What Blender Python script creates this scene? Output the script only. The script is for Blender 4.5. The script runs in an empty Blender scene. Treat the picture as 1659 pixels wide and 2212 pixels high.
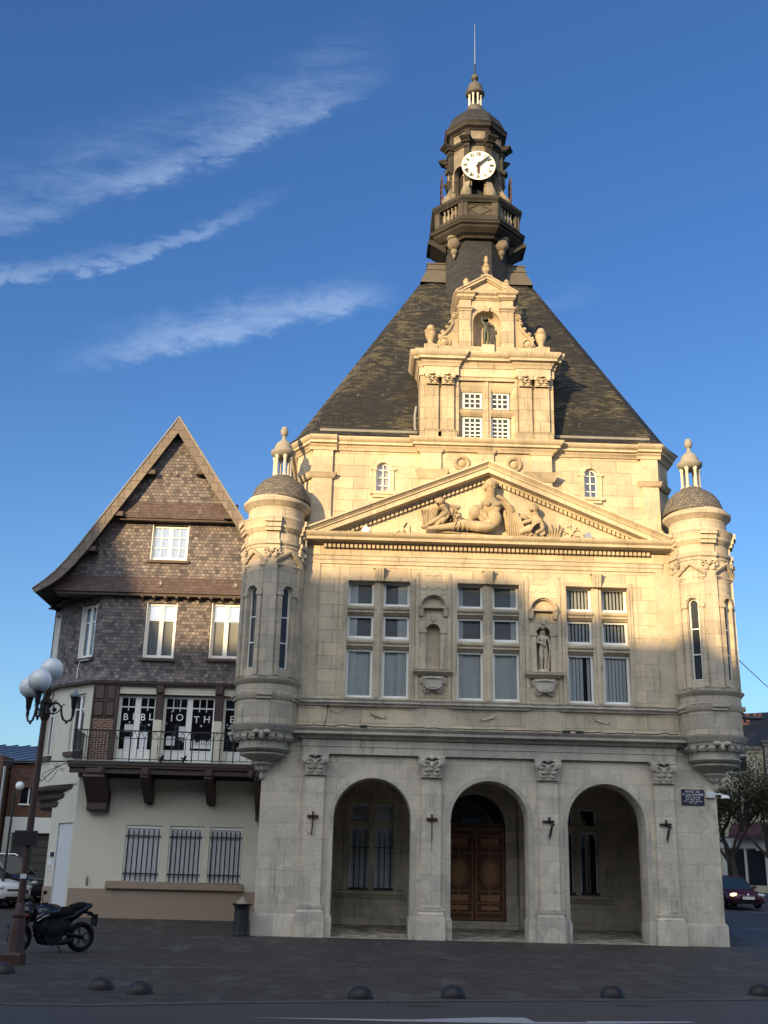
import bpy, bmesh, math, random
import numpy as np
from mathutils import Vector, Matrix, noise
R = math.radians
sin, cos, pi = math.sin, math.cos, math.pi
random.seed(7)
sc = bpy.context.scene
COL = sc.collection

# ------------------------------------------------------------------ camera
cam_d = bpy.data.cameras.new('camera')
cam = bpy.data.objects.new('camera', cam_d); COL.objects.link(cam)
cam_d.sensor_fit = 'AUTO'; cam_d.sensor_width = 36.0
cam_d.lens = 2377.47 / 2212 * 36.0
cam_d.clip_start = 0.1; cam_d.clip_end = 2000
_t, _y, _r = .3229, .0142, .0244
_f = Vector((sin(_y)*cos(_t), cos(_y)*cos(_t), sin(_t)))
_rt = Vector((cos(_y), -sin(_y), 0)); _u = _rt.cross(_f)
_r2 = cos(_r)*_rt + sin(_r)*_u; _u2 = -sin(_r)*_rt + cos(_r)*_u
cam.matrix_world = Matrix(((_r2.x, _u2.x, -_f.x, -3.856), (_r2.y, _u2.y, -_f.y, -33.987),
                           (_r2.z, _u2.z, -_f.z, 1.6), (0, 0, 0, 1)))
sc.camera = cam

# ------------------------------------------------------------------ sun, sky, exposure
SUN_AZ, SUN_EL = R(35), R(13)          # the sun stands behind the camera, to the left
sun_dir = Vector((sin(SUN_AZ)*cos(SUN_EL), cos(SUN_AZ)*cos(SUN_EL), -sin(SUN_EL)))
sd = bpy.data.lights.new('sun', 'SUN'); sd.energy = 3.5; sd.angle = R(.55); sd.color = (1, .70, .34)
sun = bpy.data.objects.new('sun', sd); COL.objects.link(sun)
sun.rotation_euler = sun_dir.to_track_quat('-Z', 'Y').to_euler(); sun.location = (-40, -60, 60)
sc.view_settings.view_transform = 'Standard'; sc.view_settings.look = 'None'
sc.view_settings.exposure = 1.3; sc.view_settings.gamma = 1.0
sc.render.film_transparent = False
sc.cycles.max_bounces = 6

world = bpy.data.worlds.new('World'); sc.world = world; world.use_nodes = True
wn = world.node_tree; wn.nodes.clear()
def N(nt, typ, **kw):
    n = nt.nodes.new(typ)
    for k, v in kw.items():
        if k.startswith('i_'):
            key = k[2:]
            key = int(key) if key.isdigit() else key
            n.inputs[key].default_value = v
        else: setattr(n, k, v)
    return n
def wire(nt, a, b): nt.links.new(a, b)
def math_(nt, op, a, b=None, c=None, clamp=False):
    n = nt.nodes.new('ShaderNodeMath'); n.operation = op; n.use_clamp = clamp
    for i, x in enumerate((a, b, c)):
        if x is None: continue
        if isinstance(x, (int, float)): n.inputs[i].default_value = x
        else: nt.links.new(x, n.inputs[i])
    return n.outputs[0]
def smooth_(nt, x, a, b):
    n = nt.nodes.new('ShaderNodeMapRange'); n.interpolation_type = 'SMOOTHSTEP'
    nt.links.new(x, n.inputs[0]); n.inputs[1].default_value = a; n.inputs[2].default_value = b
    return n.outputs[0]
def mixc(nt, fac, a, b, typ='MIX'):
    n = nt.nodes.new('ShaderNodeMix'); n.data_type = 'RGBA'; n.blend_type = typ
    for key, x in ((0, fac), (6, a), (7, b)):
        if isinstance(x, (int, float)): n.inputs[key].default_value = x
        elif isinstance(x, tuple): n.inputs[key].default_value = (*x, 1) if len(x) == 3 else x
        else: nt.links.new(x, n.inputs[key])
    return n.outputs[2]
sky = N(wn, 'ShaderNodeTexSky', sky_type='NISHITA', sun_disc=False, sun_elevation=SUN_EL,
        sun_rotation=pi + SUN_AZ, altitude=60, air_density=1.25, dust_density=.6, ozone_density=3.2)
tc = N(wn, 'ShaderNodeTexCoord'); sp = N(wn, 'ShaderNodeSeparateXYZ'); wire(wn, tc.outputs['Generated'], sp.inputs[0])
yy = math_(wn, 'MAXIMUM', sp.outputs[1], .02)
px = math_(wn, 'DIVIDE', sp.outputs[0], yy); pz = math_(wn, 'DIVIDE', sp.outputs[2], yy)
cv = N(wn, 'ShaderNodeCombineXYZ'); wire(wn, px, cv.inputs[0]); wire(wn, pz, cv.inputs[1])
def cnoise(scale, rot, sx, sy, det=8, dist=.6, rough=.6):
    m = N(wn, 'ShaderNodeMapping'); m.inputs[2].default_value = (0, 0, rot); m.inputs[3].default_value = (sx, sy, 1)
    wire(wn, cv.outputs[0], m.inputs[0])
    n = N(wn, 'ShaderNodeTexNoise', i_Scale=scale, i_Detail=det, i_Roughness=rough, i_Distortion=dist)
    wire(wn, m.outputs[0], n.inputs['Vector']); return n.outputs[0]
n1 = cnoise(11, .42, .8, 2.6, 10, .35, .72); n2 = cnoise(26, .5, .9, 1.5, 9, .3, .68); n3 = cnoise(5, .3, 1, 1)
wob = math_(wn, 'MULTIPLY', math_(wn, 'SUBTRACT', n2, .5), .065)
def curve(c2, c1, c0):
    return math_(wn, 'ADD', math_(wn, 'MULTIPLY', math_(wn, 'ADD', math_(wn, 'MULTIPLY', px, c2), c1), px), c0)
def streak(co, half, xa, xb, xc, xd, below, fine=n1, lo=.40, hi=.75):
    v = math_(wn, 'ADD', math_(wn, 'SUBTRACT', pz, curve(*co)), wob)
    up = math_(wn, 'SUBTRACT', 1.0, smooth_(wn, v, half*.1, half)); dn = smooth_(wn, v, -below, 0)
    a = smooth_(wn, px, xa, xb); b = math_(wn, 'SUBTRACT', 1.0, smooth_(wn, px, xc, xd))
    m = math_(wn, 'MULTIPLY', math_(wn, 'MULTIPLY', up, dn), math_(wn, 'MULTIPLY', a, b))
    return math_(wn, 'MULTIPLY', m, smooth_(wn, fine, lo, hi))
A = streak((.411, .66, .834), .125, -.60, -.42, -.06, .03, .022, n1, .3, .8)
A2 = streak((.411, .66, .836), .034, -.42, -.2, -.09, .02, .014, n2, .3, .6)
B = streak((1.095, .912, .765), .022, -.55, -.42, -.2, -.08, .012, n2, .25, .6)
C_ = streak((.09, .301, .562), .05, -.34, -.2, -.06, .03, .016, n1, .25, .65)
C2 = streak((.09, .301, .566), .024, -.32, -.15, -.04, .04, .012, n2, .25, .6)
D_ = streak((0, .35, .50), .03, .12, .16, .2, .26, .02, n1, .4, .8)
den = math_(wn, 'MULTIPLY', A, .27)
for s, k in ((A2, .17), (B, .28), (C_, .28), (C2, .16), (D_, .12)): den = math_(wn, 'ADD', den, math_(wn, 'MULTIPLY', s, k))
den = math_(wn, 'MULTIPLY', den, 1.0, clamp=True)
low = math_(wn, 'SUBTRACT', 1.0, smooth_(wn, sp.outputs[2], .05, .55))
skt = mixc(wn, low, mixc(wn, 1.0, sky.outputs[0], (.66, 1.0, 1.50), 'MULTIPLY'), mixc(wn, 1.0, sky.outputs[0], (1.05, 1.32, 1.72), 'MULTIPLY'))
skt = mixc(wn, den, skt, (5.0, 6.3, 8.4))
# added fill glow, behind the camera round the sun, to light the shaded facade
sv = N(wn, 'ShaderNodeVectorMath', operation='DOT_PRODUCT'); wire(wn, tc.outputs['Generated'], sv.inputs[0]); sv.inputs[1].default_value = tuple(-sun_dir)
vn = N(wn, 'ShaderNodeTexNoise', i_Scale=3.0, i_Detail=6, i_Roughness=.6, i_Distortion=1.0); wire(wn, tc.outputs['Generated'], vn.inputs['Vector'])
fill_glow = math_(wn, 'MULTIPLY', math_(wn, 'MULTIPLY', smooth_(wn, sv.outputs['Value'], .0, .75), smooth_(wn, sp.outputs[1], .05, -.3)), math_(wn, 'ADD', .7, math_(wn, 'MULTIPLY', vn.outputs[0], .6)))
skc = mixc(wn, fill_glow, skt, (14.2, 15.4, 16.8))
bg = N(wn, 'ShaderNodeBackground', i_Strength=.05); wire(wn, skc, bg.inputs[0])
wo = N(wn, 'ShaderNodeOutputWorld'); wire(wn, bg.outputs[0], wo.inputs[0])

# ------------------------------------------------------------------ materials
def new_mat(name):
    m = bpy.data.materials.new(name); m.use_nodes = True
    nt = m.node_tree; nt.nodes.clear()
    bs = N(nt, 'ShaderNodeBsdfPrincipled'); out = N(nt, 'ShaderNodeOutputMaterial'); wire(nt, bs.outputs[0], out.inputs[0])
    return m, nt, bs
def pos_uv(nt, center=None):
    """(u, v, pos, normal): u runs along a wall, v is the height"""
    g = N(nt, 'ShaderNodeNewGeometry')
    p = N(nt, 'ShaderNodeSeparateXYZ'); wire(nt, g.outputs['Position'], p.inputs[0])
    n = N(nt, 'ShaderNodeSeparateXYZ'); wire(nt, g.outputs['True Normal'], n.inputs[0])
    if center:
        dx = math_(nt, 'SUBTRACT', p.outputs[0], center[0]); dy = math_(nt, 'SUBTRACT', p.outputs[1], center[1])
        u = math_(nt, 'MULTIPLY', math_(nt, 'ARCTAN2', dx, math_(nt, 'MULTIPLY', dy, -1)), center[2])
    else:
        k = math_(nt, 'GREATER_THAN', math_(nt, 'ABSOLUTE', n.outputs[0]), .75)
        u = math_(nt, 'ADD', p.outputs[0], math_(nt, 'MULTIPLY', k, math_(nt, 'SUBTRACT', p.outputs[1], p.outputs[0])))
    c = N(nt, 'ShaderNodeCombineXYZ'); wire(nt, u, c.inputs[0]); wire(nt, p.outputs[2], c.inputs[1])
    return c.outputs[0], g.outputs['Position'], n.outputs[2], p.outputs[2]
def tex_noise(nt, vec, scale, det=5, rough=.55, stretch=None):
    if stretch:
        m = N(nt, 'ShaderNodeMapping'); m.inputs[3].default_value = stretch; wire(nt, vec, m.inputs[0]); vec = m.outputs[0]
    n = N(nt, 'ShaderNodeTexNoise', i_Scale=scale, i_Detail=det, i_Roughness=rough); wire(nt, vec, n.inputs['Vector']); return n.outputs[0]
def bump(nt, bs, h, strength=.3, dist=.02):
    b = N(nt, 'ShaderNodeBump', i_Strength=strength, i_Distance=dist); wire(nt, h, b.inputs['Height']); wire(nt, b.outputs[0], bs.inputs['Normal'])
def plain(name, col, rough=.7, metal=0, var=.12, scale=6, spec=None, bmp=.08):
    m, nt, bs = new_mat(name)
    g = N(nt, 'ShaderNodeNewGeometry'); n = tex_noise(nt, g.outputs['Position'], scale)
    lo = tuple(c*(1-var) for c in col); hi = tuple(min(1, c*(1+var)) for c in col)
    wire(nt, mixc(nt, n, lo, hi), bs.inputs['Base Color'])
    bs.inputs['Roughness'].default_value = rough; bs.inputs['Metallic'].default_value = metal
    if spec is not None: bs.inputs['Specular IOR Level'].default_value = spec
    if bmp: bump(nt, bs, tex_noise(nt, g.outputs['Position'], scale*6), bmp, .01)
    return m
def stone(name, c1=(.50, .42, .29), c2=(.40, .34, .25), grime=.35, gcol=(.16, .15, .13), joints=.55, bw=.98, rh=.41, center=None, top=.8, patch=None, tlo=.80):
    m, nt, bs = new_mat(name)
    uv, pos, nz, z = pos_uv(nt, center)
    big = tex_noise(nt, pos, .9, 6, .6); small = tex_noise(nt, pos, 14, 6, .65)
    base = mixc(nt, smooth_(nt, big, .35, .65), c1, c2)
    br = N(nt, 'ShaderNodeTexBrick', offset=.5, i_Scale=1.0); br.inputs['Mortar Size'].default_value = .013
    br.inputs['Brick Width'].default_value = bw; br.inputs['Row Height'].default_value = rh
    br.inputs['Mortar Smooth'].default_value = .5; br.inputs['Bias'].default_value = 0
    br.inputs['Color1'].default_value = (.0, .0, .0, 1); br.inputs['Color2'].default_value = (1, 1, 1, 1); br.inputs['Mortar'].default_value = (.5, .5, .5, 1)
    wire(nt, uv, br.inputs['Vector'])
    tone = mixc(nt, br.outputs[0], (tlo, tlo+.01, tlo+.03), (1.08, 1.06, 1.03))
    base = mixc(nt, 1.0, base, tone, 'MULTIPLY')
    base = mixc(nt, smooth_(nt, small, .3, .75), base, mixc(nt, 1.0, base, (.84, .83, .82), 'MULTIPLY'))
    if patch:      # newer repair blocks
        pn = tex_noise(nt, pos, 1.7, 2); base = mixc(nt, math_(nt, 'MULTIPLY', smooth_(nt, pn, .56, .6), .6), base, patch)
    streaks = tex_noise(nt, pos, 1.0, 6, .65, (2.2, 2.2, .55)); blot = tex_noise(nt, pos, 2.3, 7, .7)
    gr = math_(nt, 'MULTIPLY', math_(nt, 'ADD', smooth_(nt, streaks, .52, .75), smooth_(nt, blot, .55, .75)), grime, clamp=True)
    base = mixc(nt, gr, base, gcol)
    rs = tex_noise(nt, pos, 1.0, 5, .6, (9, 9, .45))
    base = mixc(nt, math_(nt, 'MULTIPLY', math_(nt, 'MULTIPLY', smooth_(nt, rs, .56, .68), smooth_(nt, big, .38, .6)), min(.8, grime*1.3)), base, tuple(.8*x for x in gcol))
    soot = math_(nt, 'MULTIPLY', smooth_(nt, tex_noise(nt, pos, 4.2, 8, .72), .60, .70), min(1, grime*1.1))
    base = mixc(nt, soot, base, tuple(.62*x for x in gcol))
    pale = math_(nt, 'MULTIPLY', smooth_(nt, tex_noise(nt, pos, 1.3, 5, .6), .58, .68), .35)
    base = mixc(nt, pale, base, tuple(min(.8, x*1.14) for x in c1))
    ledge = math_(nt, 'MULTIPLY', smooth_(nt, nz, .5, .8), math_(nt, 'MULTIPLY', smooth_(nt, blot, .35, .6), top))
    base = mixc(nt, ledge, base, (.09, .085, .07))
    if joints:
        jn = math_(nt, 'MULTIPLY', br.outputs['Fac'], math_(nt, 'MULTIPLY', smooth_(nt, big, .25, .6), joints))
        base = mixc(nt, jn, base, (.15, .13, .10))
    wire(nt, base, bs.inputs['Base Color']); bs.inputs['Roughness'].default_value = .9; bs.inputs['Specular IOR Level'].default_value = .2
    h = math_(nt, 'SUBTRACT', math_(nt, 'ADD', math_(nt, 'MULTIPLY', small, .5), tex_noise(nt, pos, 45, 3)), math_(nt, 'MULTIPLY', br.outputs['Fac'], .8 if joints else 0))
    bump(nt, bs, h, .35, .012)
    return m
def tiles(name, cols, bw, rh, mortar=(.02, .02, .02), msize=.008, patch=None, plo=.45, phi=.6, rough=.75, mscale=.9, bmp=.5, useX=False, offset=.5, msq=False, speck=None):
    """small slates or bricks: every piece its own tone"""
    m, nt, bs = new_mat(name)
    uv, pos, nz, z = pos_uv(nt)
    warp = N(nt, 'ShaderNodeTexNoise', i_Scale=2.5, i_Detail=2); wire(nt, pos, warp.inputs['Vector'])
    vm = N(nt, 'ShaderNodeVectorMath', operation='SCALE'); wire(nt, warp.outputs['Color'], vm.inputs[0]); vm.inputs['Scale'].default_value = .02
    va = N(nt, 'ShaderNodeVectorMath', operation='ADD'); wire(nt, uv, va.inputs[0]); wire(nt, vm.outputs[0], va.inputs[1])
    br = N(nt, 'ShaderNodeTexBrick', offset=offset, i_Scale=1.0); br.inputs['Mortar Size'].default_value = msize
    br.inputs['Brick Width'].default_value = bw; br.inputs['Row Height'].default_value = rh; br.inputs['Mortar Smooth'].default_value = .2
    br.inputs['Color1'].default_value = (0, 0, 0, 1); br.inputs['Color2'].default_value = (1, 1, 1, 1); br.inputs['Mortar'].default_value = (.5, .5, .5, 1)
    wire(nt, va.outputs[0], br.inputs['Vector'])
    cr = N(nt, 'ShaderNodeValToRGB'); wire(nt, br.outputs[0], cr.inputs[0])
    els = cr.color_ramp.elements
    while len(els) < len(cols): els.new(.5)
    for i, c in enumerate(cols): els[i].position = i/(len(cols)-1); els[i].color = (*c, 1)
    base = cr.outputs[0]
    fine = tex_noise(nt, pos, 18, 5, .65)
    base = mixc(nt, fine, mixc(nt, 1.0, base, (.78, .78, .78), 'MULTIPLY'), mixc(nt, 1.0, base, (1.18, 1.18, 1.18), 'MULTIPLY'))
    if patch:
        a = tex_noise(nt, pos, mscale, 8, .68); b = tex_noise(nt, pos, 3.2, 6, .7, (1, 1, 3.2)) if not msq else tex_noise(nt, pos, 2.2, 7, .72, (1, 1, 7))
        f = smooth_(nt, math_(nt, 'ADD', math_(nt, 'MULTIPLY', a, .5 if msq else .62), math_(nt, 'ADD', math_(nt, 'MULTIPLY', b, .5 if msq else .38), math_(nt, 'MULTIPLY', math_(nt, 'SUBTRACT', br.outputs[0], .5), .07))), plo, phi)
        base = mixc(nt, f, base, mixc(nt, fine, tuple(.72*c for c in patch), tuple(1.25*c for c in patch)))
    if speck:
        base = mixc(nt, smooth_(nt, tex_noise(nt, pos, 7, 3, .5), .67, .72), base, speck)
    base = mixc(nt, br.outputs['Fac'], base, mortar)
    wire(nt, base, bs.inputs['Base Color']); bs.inputs['Roughness'].default_value = rough; bs.inputs['Specular IOR Level'].default_value = .3
    h = math_(nt, 'ADD', math_(nt, 'MULTIPLY', br.outputs[0], .6), math_(nt, 'SUBTRACT', math_(nt, 'MULTIPLY', fine, .5), br.outputs['Fac']))
    bump(nt, bs, h, bmp, .015)
    return m
def glass(name, tint=(.95, .965, .97), fac=.04, rough=.02):
    m, nt, bs = new_mat(name)
    nt.nodes.remove(bs); out = [n for n in nt.nodes if n.type == 'OUTPUT_MATERIAL'][0]
    tr = N(nt, 'ShaderNodeBsdfTransparent', i_Color=(*tint, 1)); gl = N(nt, 'ShaderNodeBsdfGlossy', i_Roughness=rough)
    fr = N(nt, 'ShaderNodeFresnel', i_IOR=1.5)
    f = math_(nt, 'ADD', fr.outputs[0], fac, clamp=True)
    mx = N(nt, 'ShaderNodeMixShader'); wire(nt, f, mx.inputs[0]); wire(nt, tr.outputs[0], mx.inputs[1]); wire(nt, gl.outputs[0], mx.inputs[2]); wire(nt, mx.outputs[0], out.inputs[0])
    return m
def render_mat():
    m, nt, bs = new_mat('cream_render'); g = N(nt, 'ShaderNodeNewGeometry'); pos = g.outputs['Position']
    base = mixc(nt, tex_noise(nt, pos, 1.2, 5, .6), (.50, .475, .395), (.60, .57, .475))
    st = tex_noise(nt, pos, 1.0, 6, .65, (5, 5, .5)); bl = tex_noise(nt, pos, 2.0, 7, .7)
    base = mixc(nt, math_(nt, 'MULTIPLY', smooth_(nt, st, .55, .75), .35), base, (.30, .28, .23)); base = mixc(nt, math_(nt, 'MULTIPLY', smooth_(nt, bl, .58, .72), .3), base, (.33, .31, .26))
    wire(nt, base, bs.inputs['Base Color']); bs.inputs['Roughness'].default_value = .92; bump(nt, bs, tex_noise(nt, pos, 30, 5, .6), .3, .01); return m
M = {}
M['stone'] = stone('limestone_wall', (.63, .53, .39), (.51, .425, .31), .42, (.24, .215, .17), joints=.75)
M['stone_low'] = stone('limestone_wall_low', (.60, .525, .43), (.51, .455, .38), .40, (.15, .15, .145), .32, bw=1.15, rh=.45, patch=(.62, .55, .43), tlo=.88)
M['dormer'] = stone('dormer_stone', (.54, .45, .32), (.43, .36, .26), .5, (.2, .175, .135), .8, .52, .42, top=.9)
M['porch'] = stone('porch_stone', (.60, .53, .42), (.48, .425, .34), .45, (.14, .13, .115), .5)
M['trim'] = stone('limestone_trim', (.62, .53, .395), (.50, .425, .315), .38, joints=.25, bw=1.5, rh=3)
M['trim_low'] = stone('limestone_trim_low', (.58, .52, .43), (.48, .435, .37), .42, (.13, .13, .125), joints=.25, bw=1.4, rh=3)
M['turret'] = {}
for s in (-1, 1):
    M['turret'][s] = stone('turret_stone', (.58, .50, .385), (.48, .42, .335), .42, (.15, .145, .13), .5, .7, .41, center=(6.85*s, 0, .92))
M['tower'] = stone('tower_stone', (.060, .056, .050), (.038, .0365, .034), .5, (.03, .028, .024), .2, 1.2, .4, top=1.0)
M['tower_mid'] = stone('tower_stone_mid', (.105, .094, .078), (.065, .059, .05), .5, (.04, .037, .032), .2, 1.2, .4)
M['tower_light'] = stone('tower_stone_pale', (.30, .26, .20), (.17, .15, .12), .6, (.05, .046, .04), .1, 1.2, .4)
M['carved'] = stone('carved_stone', (.47, .385, .26), (.34, .275, .185), .6, (.17, .14, .095), 0)
M['roof'] = tiles('lichen_slate', [(.012, .0125, .014), (.016, .0163, .017), (.021, .0209, .0205)], .26, .085, (.012, .012, .012), .007, (.090, .080, .050), .478, .615, mscale=.45, msq=True, speck=(.13, .127, .115))
M['slate'] = tiles('dark_slate', [(.020, .022, .026), (.026, .028, .032), (.033, .035, .04)], .2, .11, (.02, .02, .022), .006, (.1, .1, .1), .62, .75)
M['scale'] = tiles('fish_scale_slate', [(.10, .093, .084), (.14, .128, .113), (.185, .168, .145)], .12, .085, (.055, .05, .044), .010)
M['hung'] = tiles('hung_slate', [(.066, .060, .066), (.115, .100, .104), (.165, .142, .14), (.21, .18, .172), (.095, .086, .094), (.25, .217, .20)], .145, .125, (.04, .034, .034), .007, (.045, .04, .042), .60, .70, bmp=.8)
M['hung_low'] = tiles('hung_slate_kick', [(.07, .05, .05), (.09, .064, .062), (.11, .08, .076)], .15, .12, (.04, .03, .03), .006, bmp=.5)
M['barge'] = tiles('barge_slate', [(.13, .108, .092), (.17, .14, .118), (.20, .165, .14)], .4, .34, (.07, .055, .045), .01)
M['brick'] = tiles('red_brick', [(.09, .035, .025), (.14, .055, .038), (.18, .075, .05)], .23, .075, (.32, .28, .24), .010)
M['brick2'] = tiles('brown_brick', [(.10, .05, .038), (.13, .065, .048), (.16, .08, .06)], .23, .075, (.14, .09, .07), .008)
M['render'] = render_mat()
M['plinth'] = plain('brown_render', (.275, .205, .155), .9, var=.14, scale=2.5)
M['aged_white'] = plain('aged_stone_column', (.56, .52, .43), .8, var=.2, scale=8)
M['finial'] = plain('grey_finial_stone', (.26, .245, .21), .9, var=.3, scale=7)
M['timber'] = plain('dark_brown_timber', (.045, .028, .022), .6, var=.25)
M['timber_panel'] = plain('brown_panel', (.075, .05, .042), .7, var=.2)
M['white'] = plain('white_paint', (.78, .78, .74), .45, var=.04)
M['shutter'] = plain('white_shutter', (.60, .62, .64), .5, var=.05)
M['cream'] = plain('cream_paint', (.62, .58, .47), .6, var=.05)
M['iron'] = plain('black_iron', (.012, .012, .014), .45, var=.2)
M['rust'] = plain('rusty_iron', (.06, .026, .015), .8, var=.35, scale=20)
M['lead'] = plain('lead_sheet', (.24, .235, .22), .55, var=.25, scale=5)
M['leaddark'] = plain('weathered_lead', (.085, .075, .06), .7, var=.3, scale=4)
M['zinc'] = plain('grey_zinc', (.32, .34, .36), .4, var=.12, metal=.5)
M['bronze'] = plain('green_bronze', (.055, .062, .042), .5, var=.4, scale=9, metal=.3)
M['glass'] = glass('window_glass')
M['glass_lib'] = glass('library_glass', (.96, .97, .975), .30)
M['dark'] = plain('dark_interior', (.012, .012, .014), .9, var=.1, bmp=0)
M['dglass'] = plain('dark_glass', (.012, .014, .018), .04, var=.05, bmp=0, spec=.8)
M['tglass'] = plain('turret_glass', (.035, .04, .048), .12, var=.3, bmp=0, spec=.25)
M['blind_pale'] = plain('pale_blind', (.80, .81, .80), .8, var=.12, scale=1.5, bmp=0)
M['blind'] = plain('grey_blind', (.30, .31, .32), .8, var=.06, bmp=0)
M['curtain'] = plain('white_curtain', (.86, .88, .88), .9, var=.05, bmp=0)
M['ochre'] = plain('pale_curtain', (.55, .42, .30), .9, var=.1, bmp=0)
M['oak'] = plain('oak_door', (.12, .050, .022), .55, var=.3, scale=5)
M['oak_frame'] = plain('oak_frame', (.22, .098, .042), .5, var=.25, scale=5)
M['oak_pale'] = plain('oak_panel', (.33, .165, .07), .55, var=.25, scale=5)
M['dial'] = plain('white_dial', (.80, .77, .62), .5, var=.02, bmp=0)
M['black'] = plain('black_paint', (.012, .011, .012), .5, var=.1, bmp=0)
M['lamp_brown'] = plain('brown_cast_iron', (.050, .022, .018), .5, var=.25, scale=12)
M['rubber'] = plain('tyre_rubber', (.007, .007, .007), .85, var=.2, spec=.2)
M['far_white'] = plain('far_window_paint', (.30, .30, .28), .7, bmp=0)
M['matt'] = plain('matt_black_metal', (.006, .006, .007), .6, var=.2, spec=.25, bmp=0)
M['chrome'] = plain('polished_metal', (.55, .55, .55), .25, metal=1, var=.05, bmp=0)
M['bark'] = plain('brown_bark', (.038, .030, .022), .95, var=.4, scale=14, bmp=.6)
M['orange'] = tiles('orange_brick', [(.30, .10, .05), (.36, .13, .065), (.40, .16, .08)], .23, .075, (.3, .2, .14), .008)
M['pot'] = plain('terracotta', (.42, .17, .10), .8)
# ------------------------------------------------------------------ mesh helpers
ORG = {}
def tag(o, label=None, cat=None, group=None, kind=None):
    if label: o['label'] = label
    if cat: o['category'] = cat
    if group: o['group'] = group
    if kind: o['kind'] = kind
    return o
def thing(name, loc, label, cat, group=None, rotz=0):
    o = bpy.data.objects.new(name, None); COL.objects.link(o); o.empty_display_size = .3
    o.location = loc; o.rotation_euler = (0, 0, rotz); ORG[o] = Vector(loc) if not rotz else Vector((0, 0, 0))
    return tag(o, label, cat, group)
def rect(x0, x1, z0, z1): return [(x0, z0), (x1, z0), (x1, z1), (x0, z1)]
class MB:
    def __init__(s): s.v = []; s.f = []; s.mi = []; s.m = 0
    def add(s, vs, fs):
        o = len(s.v); s.v += [tuple(v) for v in vs]; s.f += [[i+o for i in f] for f in fs]; s.mi += [s.m]*len(fs); return s
    def box(s, x0, x1, y0, y1, z0, z1):
        return s.add([(x0,y0,z0),(x1,y0,z0),(x1,y1,z0),(x0,y1,z0),(x0,y0,z1),(x1,y0,z1),(x1,y1,z1),(x0,y1,z1)],
                     [(0,1,5,4),(1,2,6,5),(2,3,7,6),(3,0,4,7),(4,5,6,7),(3,2,1,0)])
    def tbox(s, cx, cy, z0, z1, a, b, c=None, d=None):   # tapered: half sizes a,b below, c,d above
        c = a if c is None else c; d = b if d is None else d
        return s.add([(cx-a,cy-b,z0),(cx+a,cy-b,z0),(cx+a,cy+b,z0),(cx-a,cy+b,z0),(cx-c,cy-d,z1),(cx+c,cy-d,z1),(cx+c,cy+d,z1),(cx-c,cy+d,z1)],
                     [(0,1,5,4),(1,2,6,5),(2,3,7,6),(3,0,4,7),(4,5,6,7),(3,2,1,0)])
    def prism(s, poly, axis, a, b):
        n = len(poly)
        def P(p, t): return {'y': (p[0], t, p[1]), 'x': (t, p[0], p[1]), 'z': (p[0], p[1], t)}[axis]
        vs = [P(p, a) for p in poly]+[P(p, b) for p in poly]
        fs = [(i, (i+1) % n, n+(i+1) % n, n+i) for i in range(n)]+[tuple(range(n))[::-1], tuple(range(n, 2*n))]
        return s.add(vs, fs)
    def lathe(s, cx, cy, prof, seg=24, a0=0, a1=2*pi, phase=0, sx=1, sy=1):
        full = abs(a1-a0) > 6.28; cols = seg if full else seg+1; n = len(prof)
        vs = []
        for i in range(cols):
            a = a0+(a1-a0)*i/seg+phase
            for r, z in prof: vs.append((cx+r*sin(a)*sx, cy-r*cos(a)*sy, z))
        fs = []
        for i in range(seg):
            j = (i+1) % cols
            for k in range(n-1): fs.append((i*n+k, j*n+k, j*n+k+1, i*n+k+1))
        if full:
            if prof[0][0] > 1e-4: fs.append([i*n for i in range(cols)][::-1])
            if prof[-1][0] > 1e-4: fs.append([i*n+n-1 for i in range(cols)])
        return s.add(vs, fs)
    def sphere(s, c, r, seg=16, rings=10, sc=(1, 1, 1), rot=None):
        vs = []; fs = []
        for j in range(rings+1):
            t = pi*j/rings
            for i in range(seg):
                a = 2*pi*i/seg; v = Vector((r*sin(t)*cos(a)*sc[0], r*sin(t)*sin(a)*sc[1], r*cos(t)*sc[2]))
                if rot: v = rot @ v
                vs.append(v+Vector(c))
        for j in range(rings):
            for i in range(seg):
                k = (i+1) % seg; fs.append((j*seg+i, (j+1)*seg+i, (j+1)*seg+k, j*seg+k))
        return s.add(vs, fs)
    def tube(s, pts, r, seg=8, closed=False, caps=True):
        pts = [Vector(p) for p in pts]; n = len(pts); rr = r if isinstance(r, (list, tuple)) else [r]*n
        vs = []; up = None
        for i, p in enumerate(pts):
            if closed: d = pts[(i+1) % n]-pts[i-1]
            else: d = pts[min(i+1, n-1)]-pts[max(i-1, 0)]
            d = d.normalized() if d.length > 1e-9 else Vector((0, 0, 1))
            if up is None:
                up = d.cross(Vector((0, 0, 1)))
                if up.length < .05: up = d.cross(Vector((0, 1, 0)))
            up = (up-d*up.dot(d)).normalized(); w = d.cross(up)
            for k in range(seg):
                a = 2*pi*k/seg; vs.append(p+(up*cos(a)+w*sin(a))*rr[i])
        fs = []
        for i in range(n if closed else n-1):
            j = (i+1) % n
            for k in range(seg): q = (k+1) % seg; fs.append((i*seg+k, i*seg+q, j*seg+q, j*seg+k))
        if caps and not closed: fs += [tuple(range(seg))[::-1], tuple(range((n-1)*seg, n*seg))]
        return s.add(vs, fs)
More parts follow.
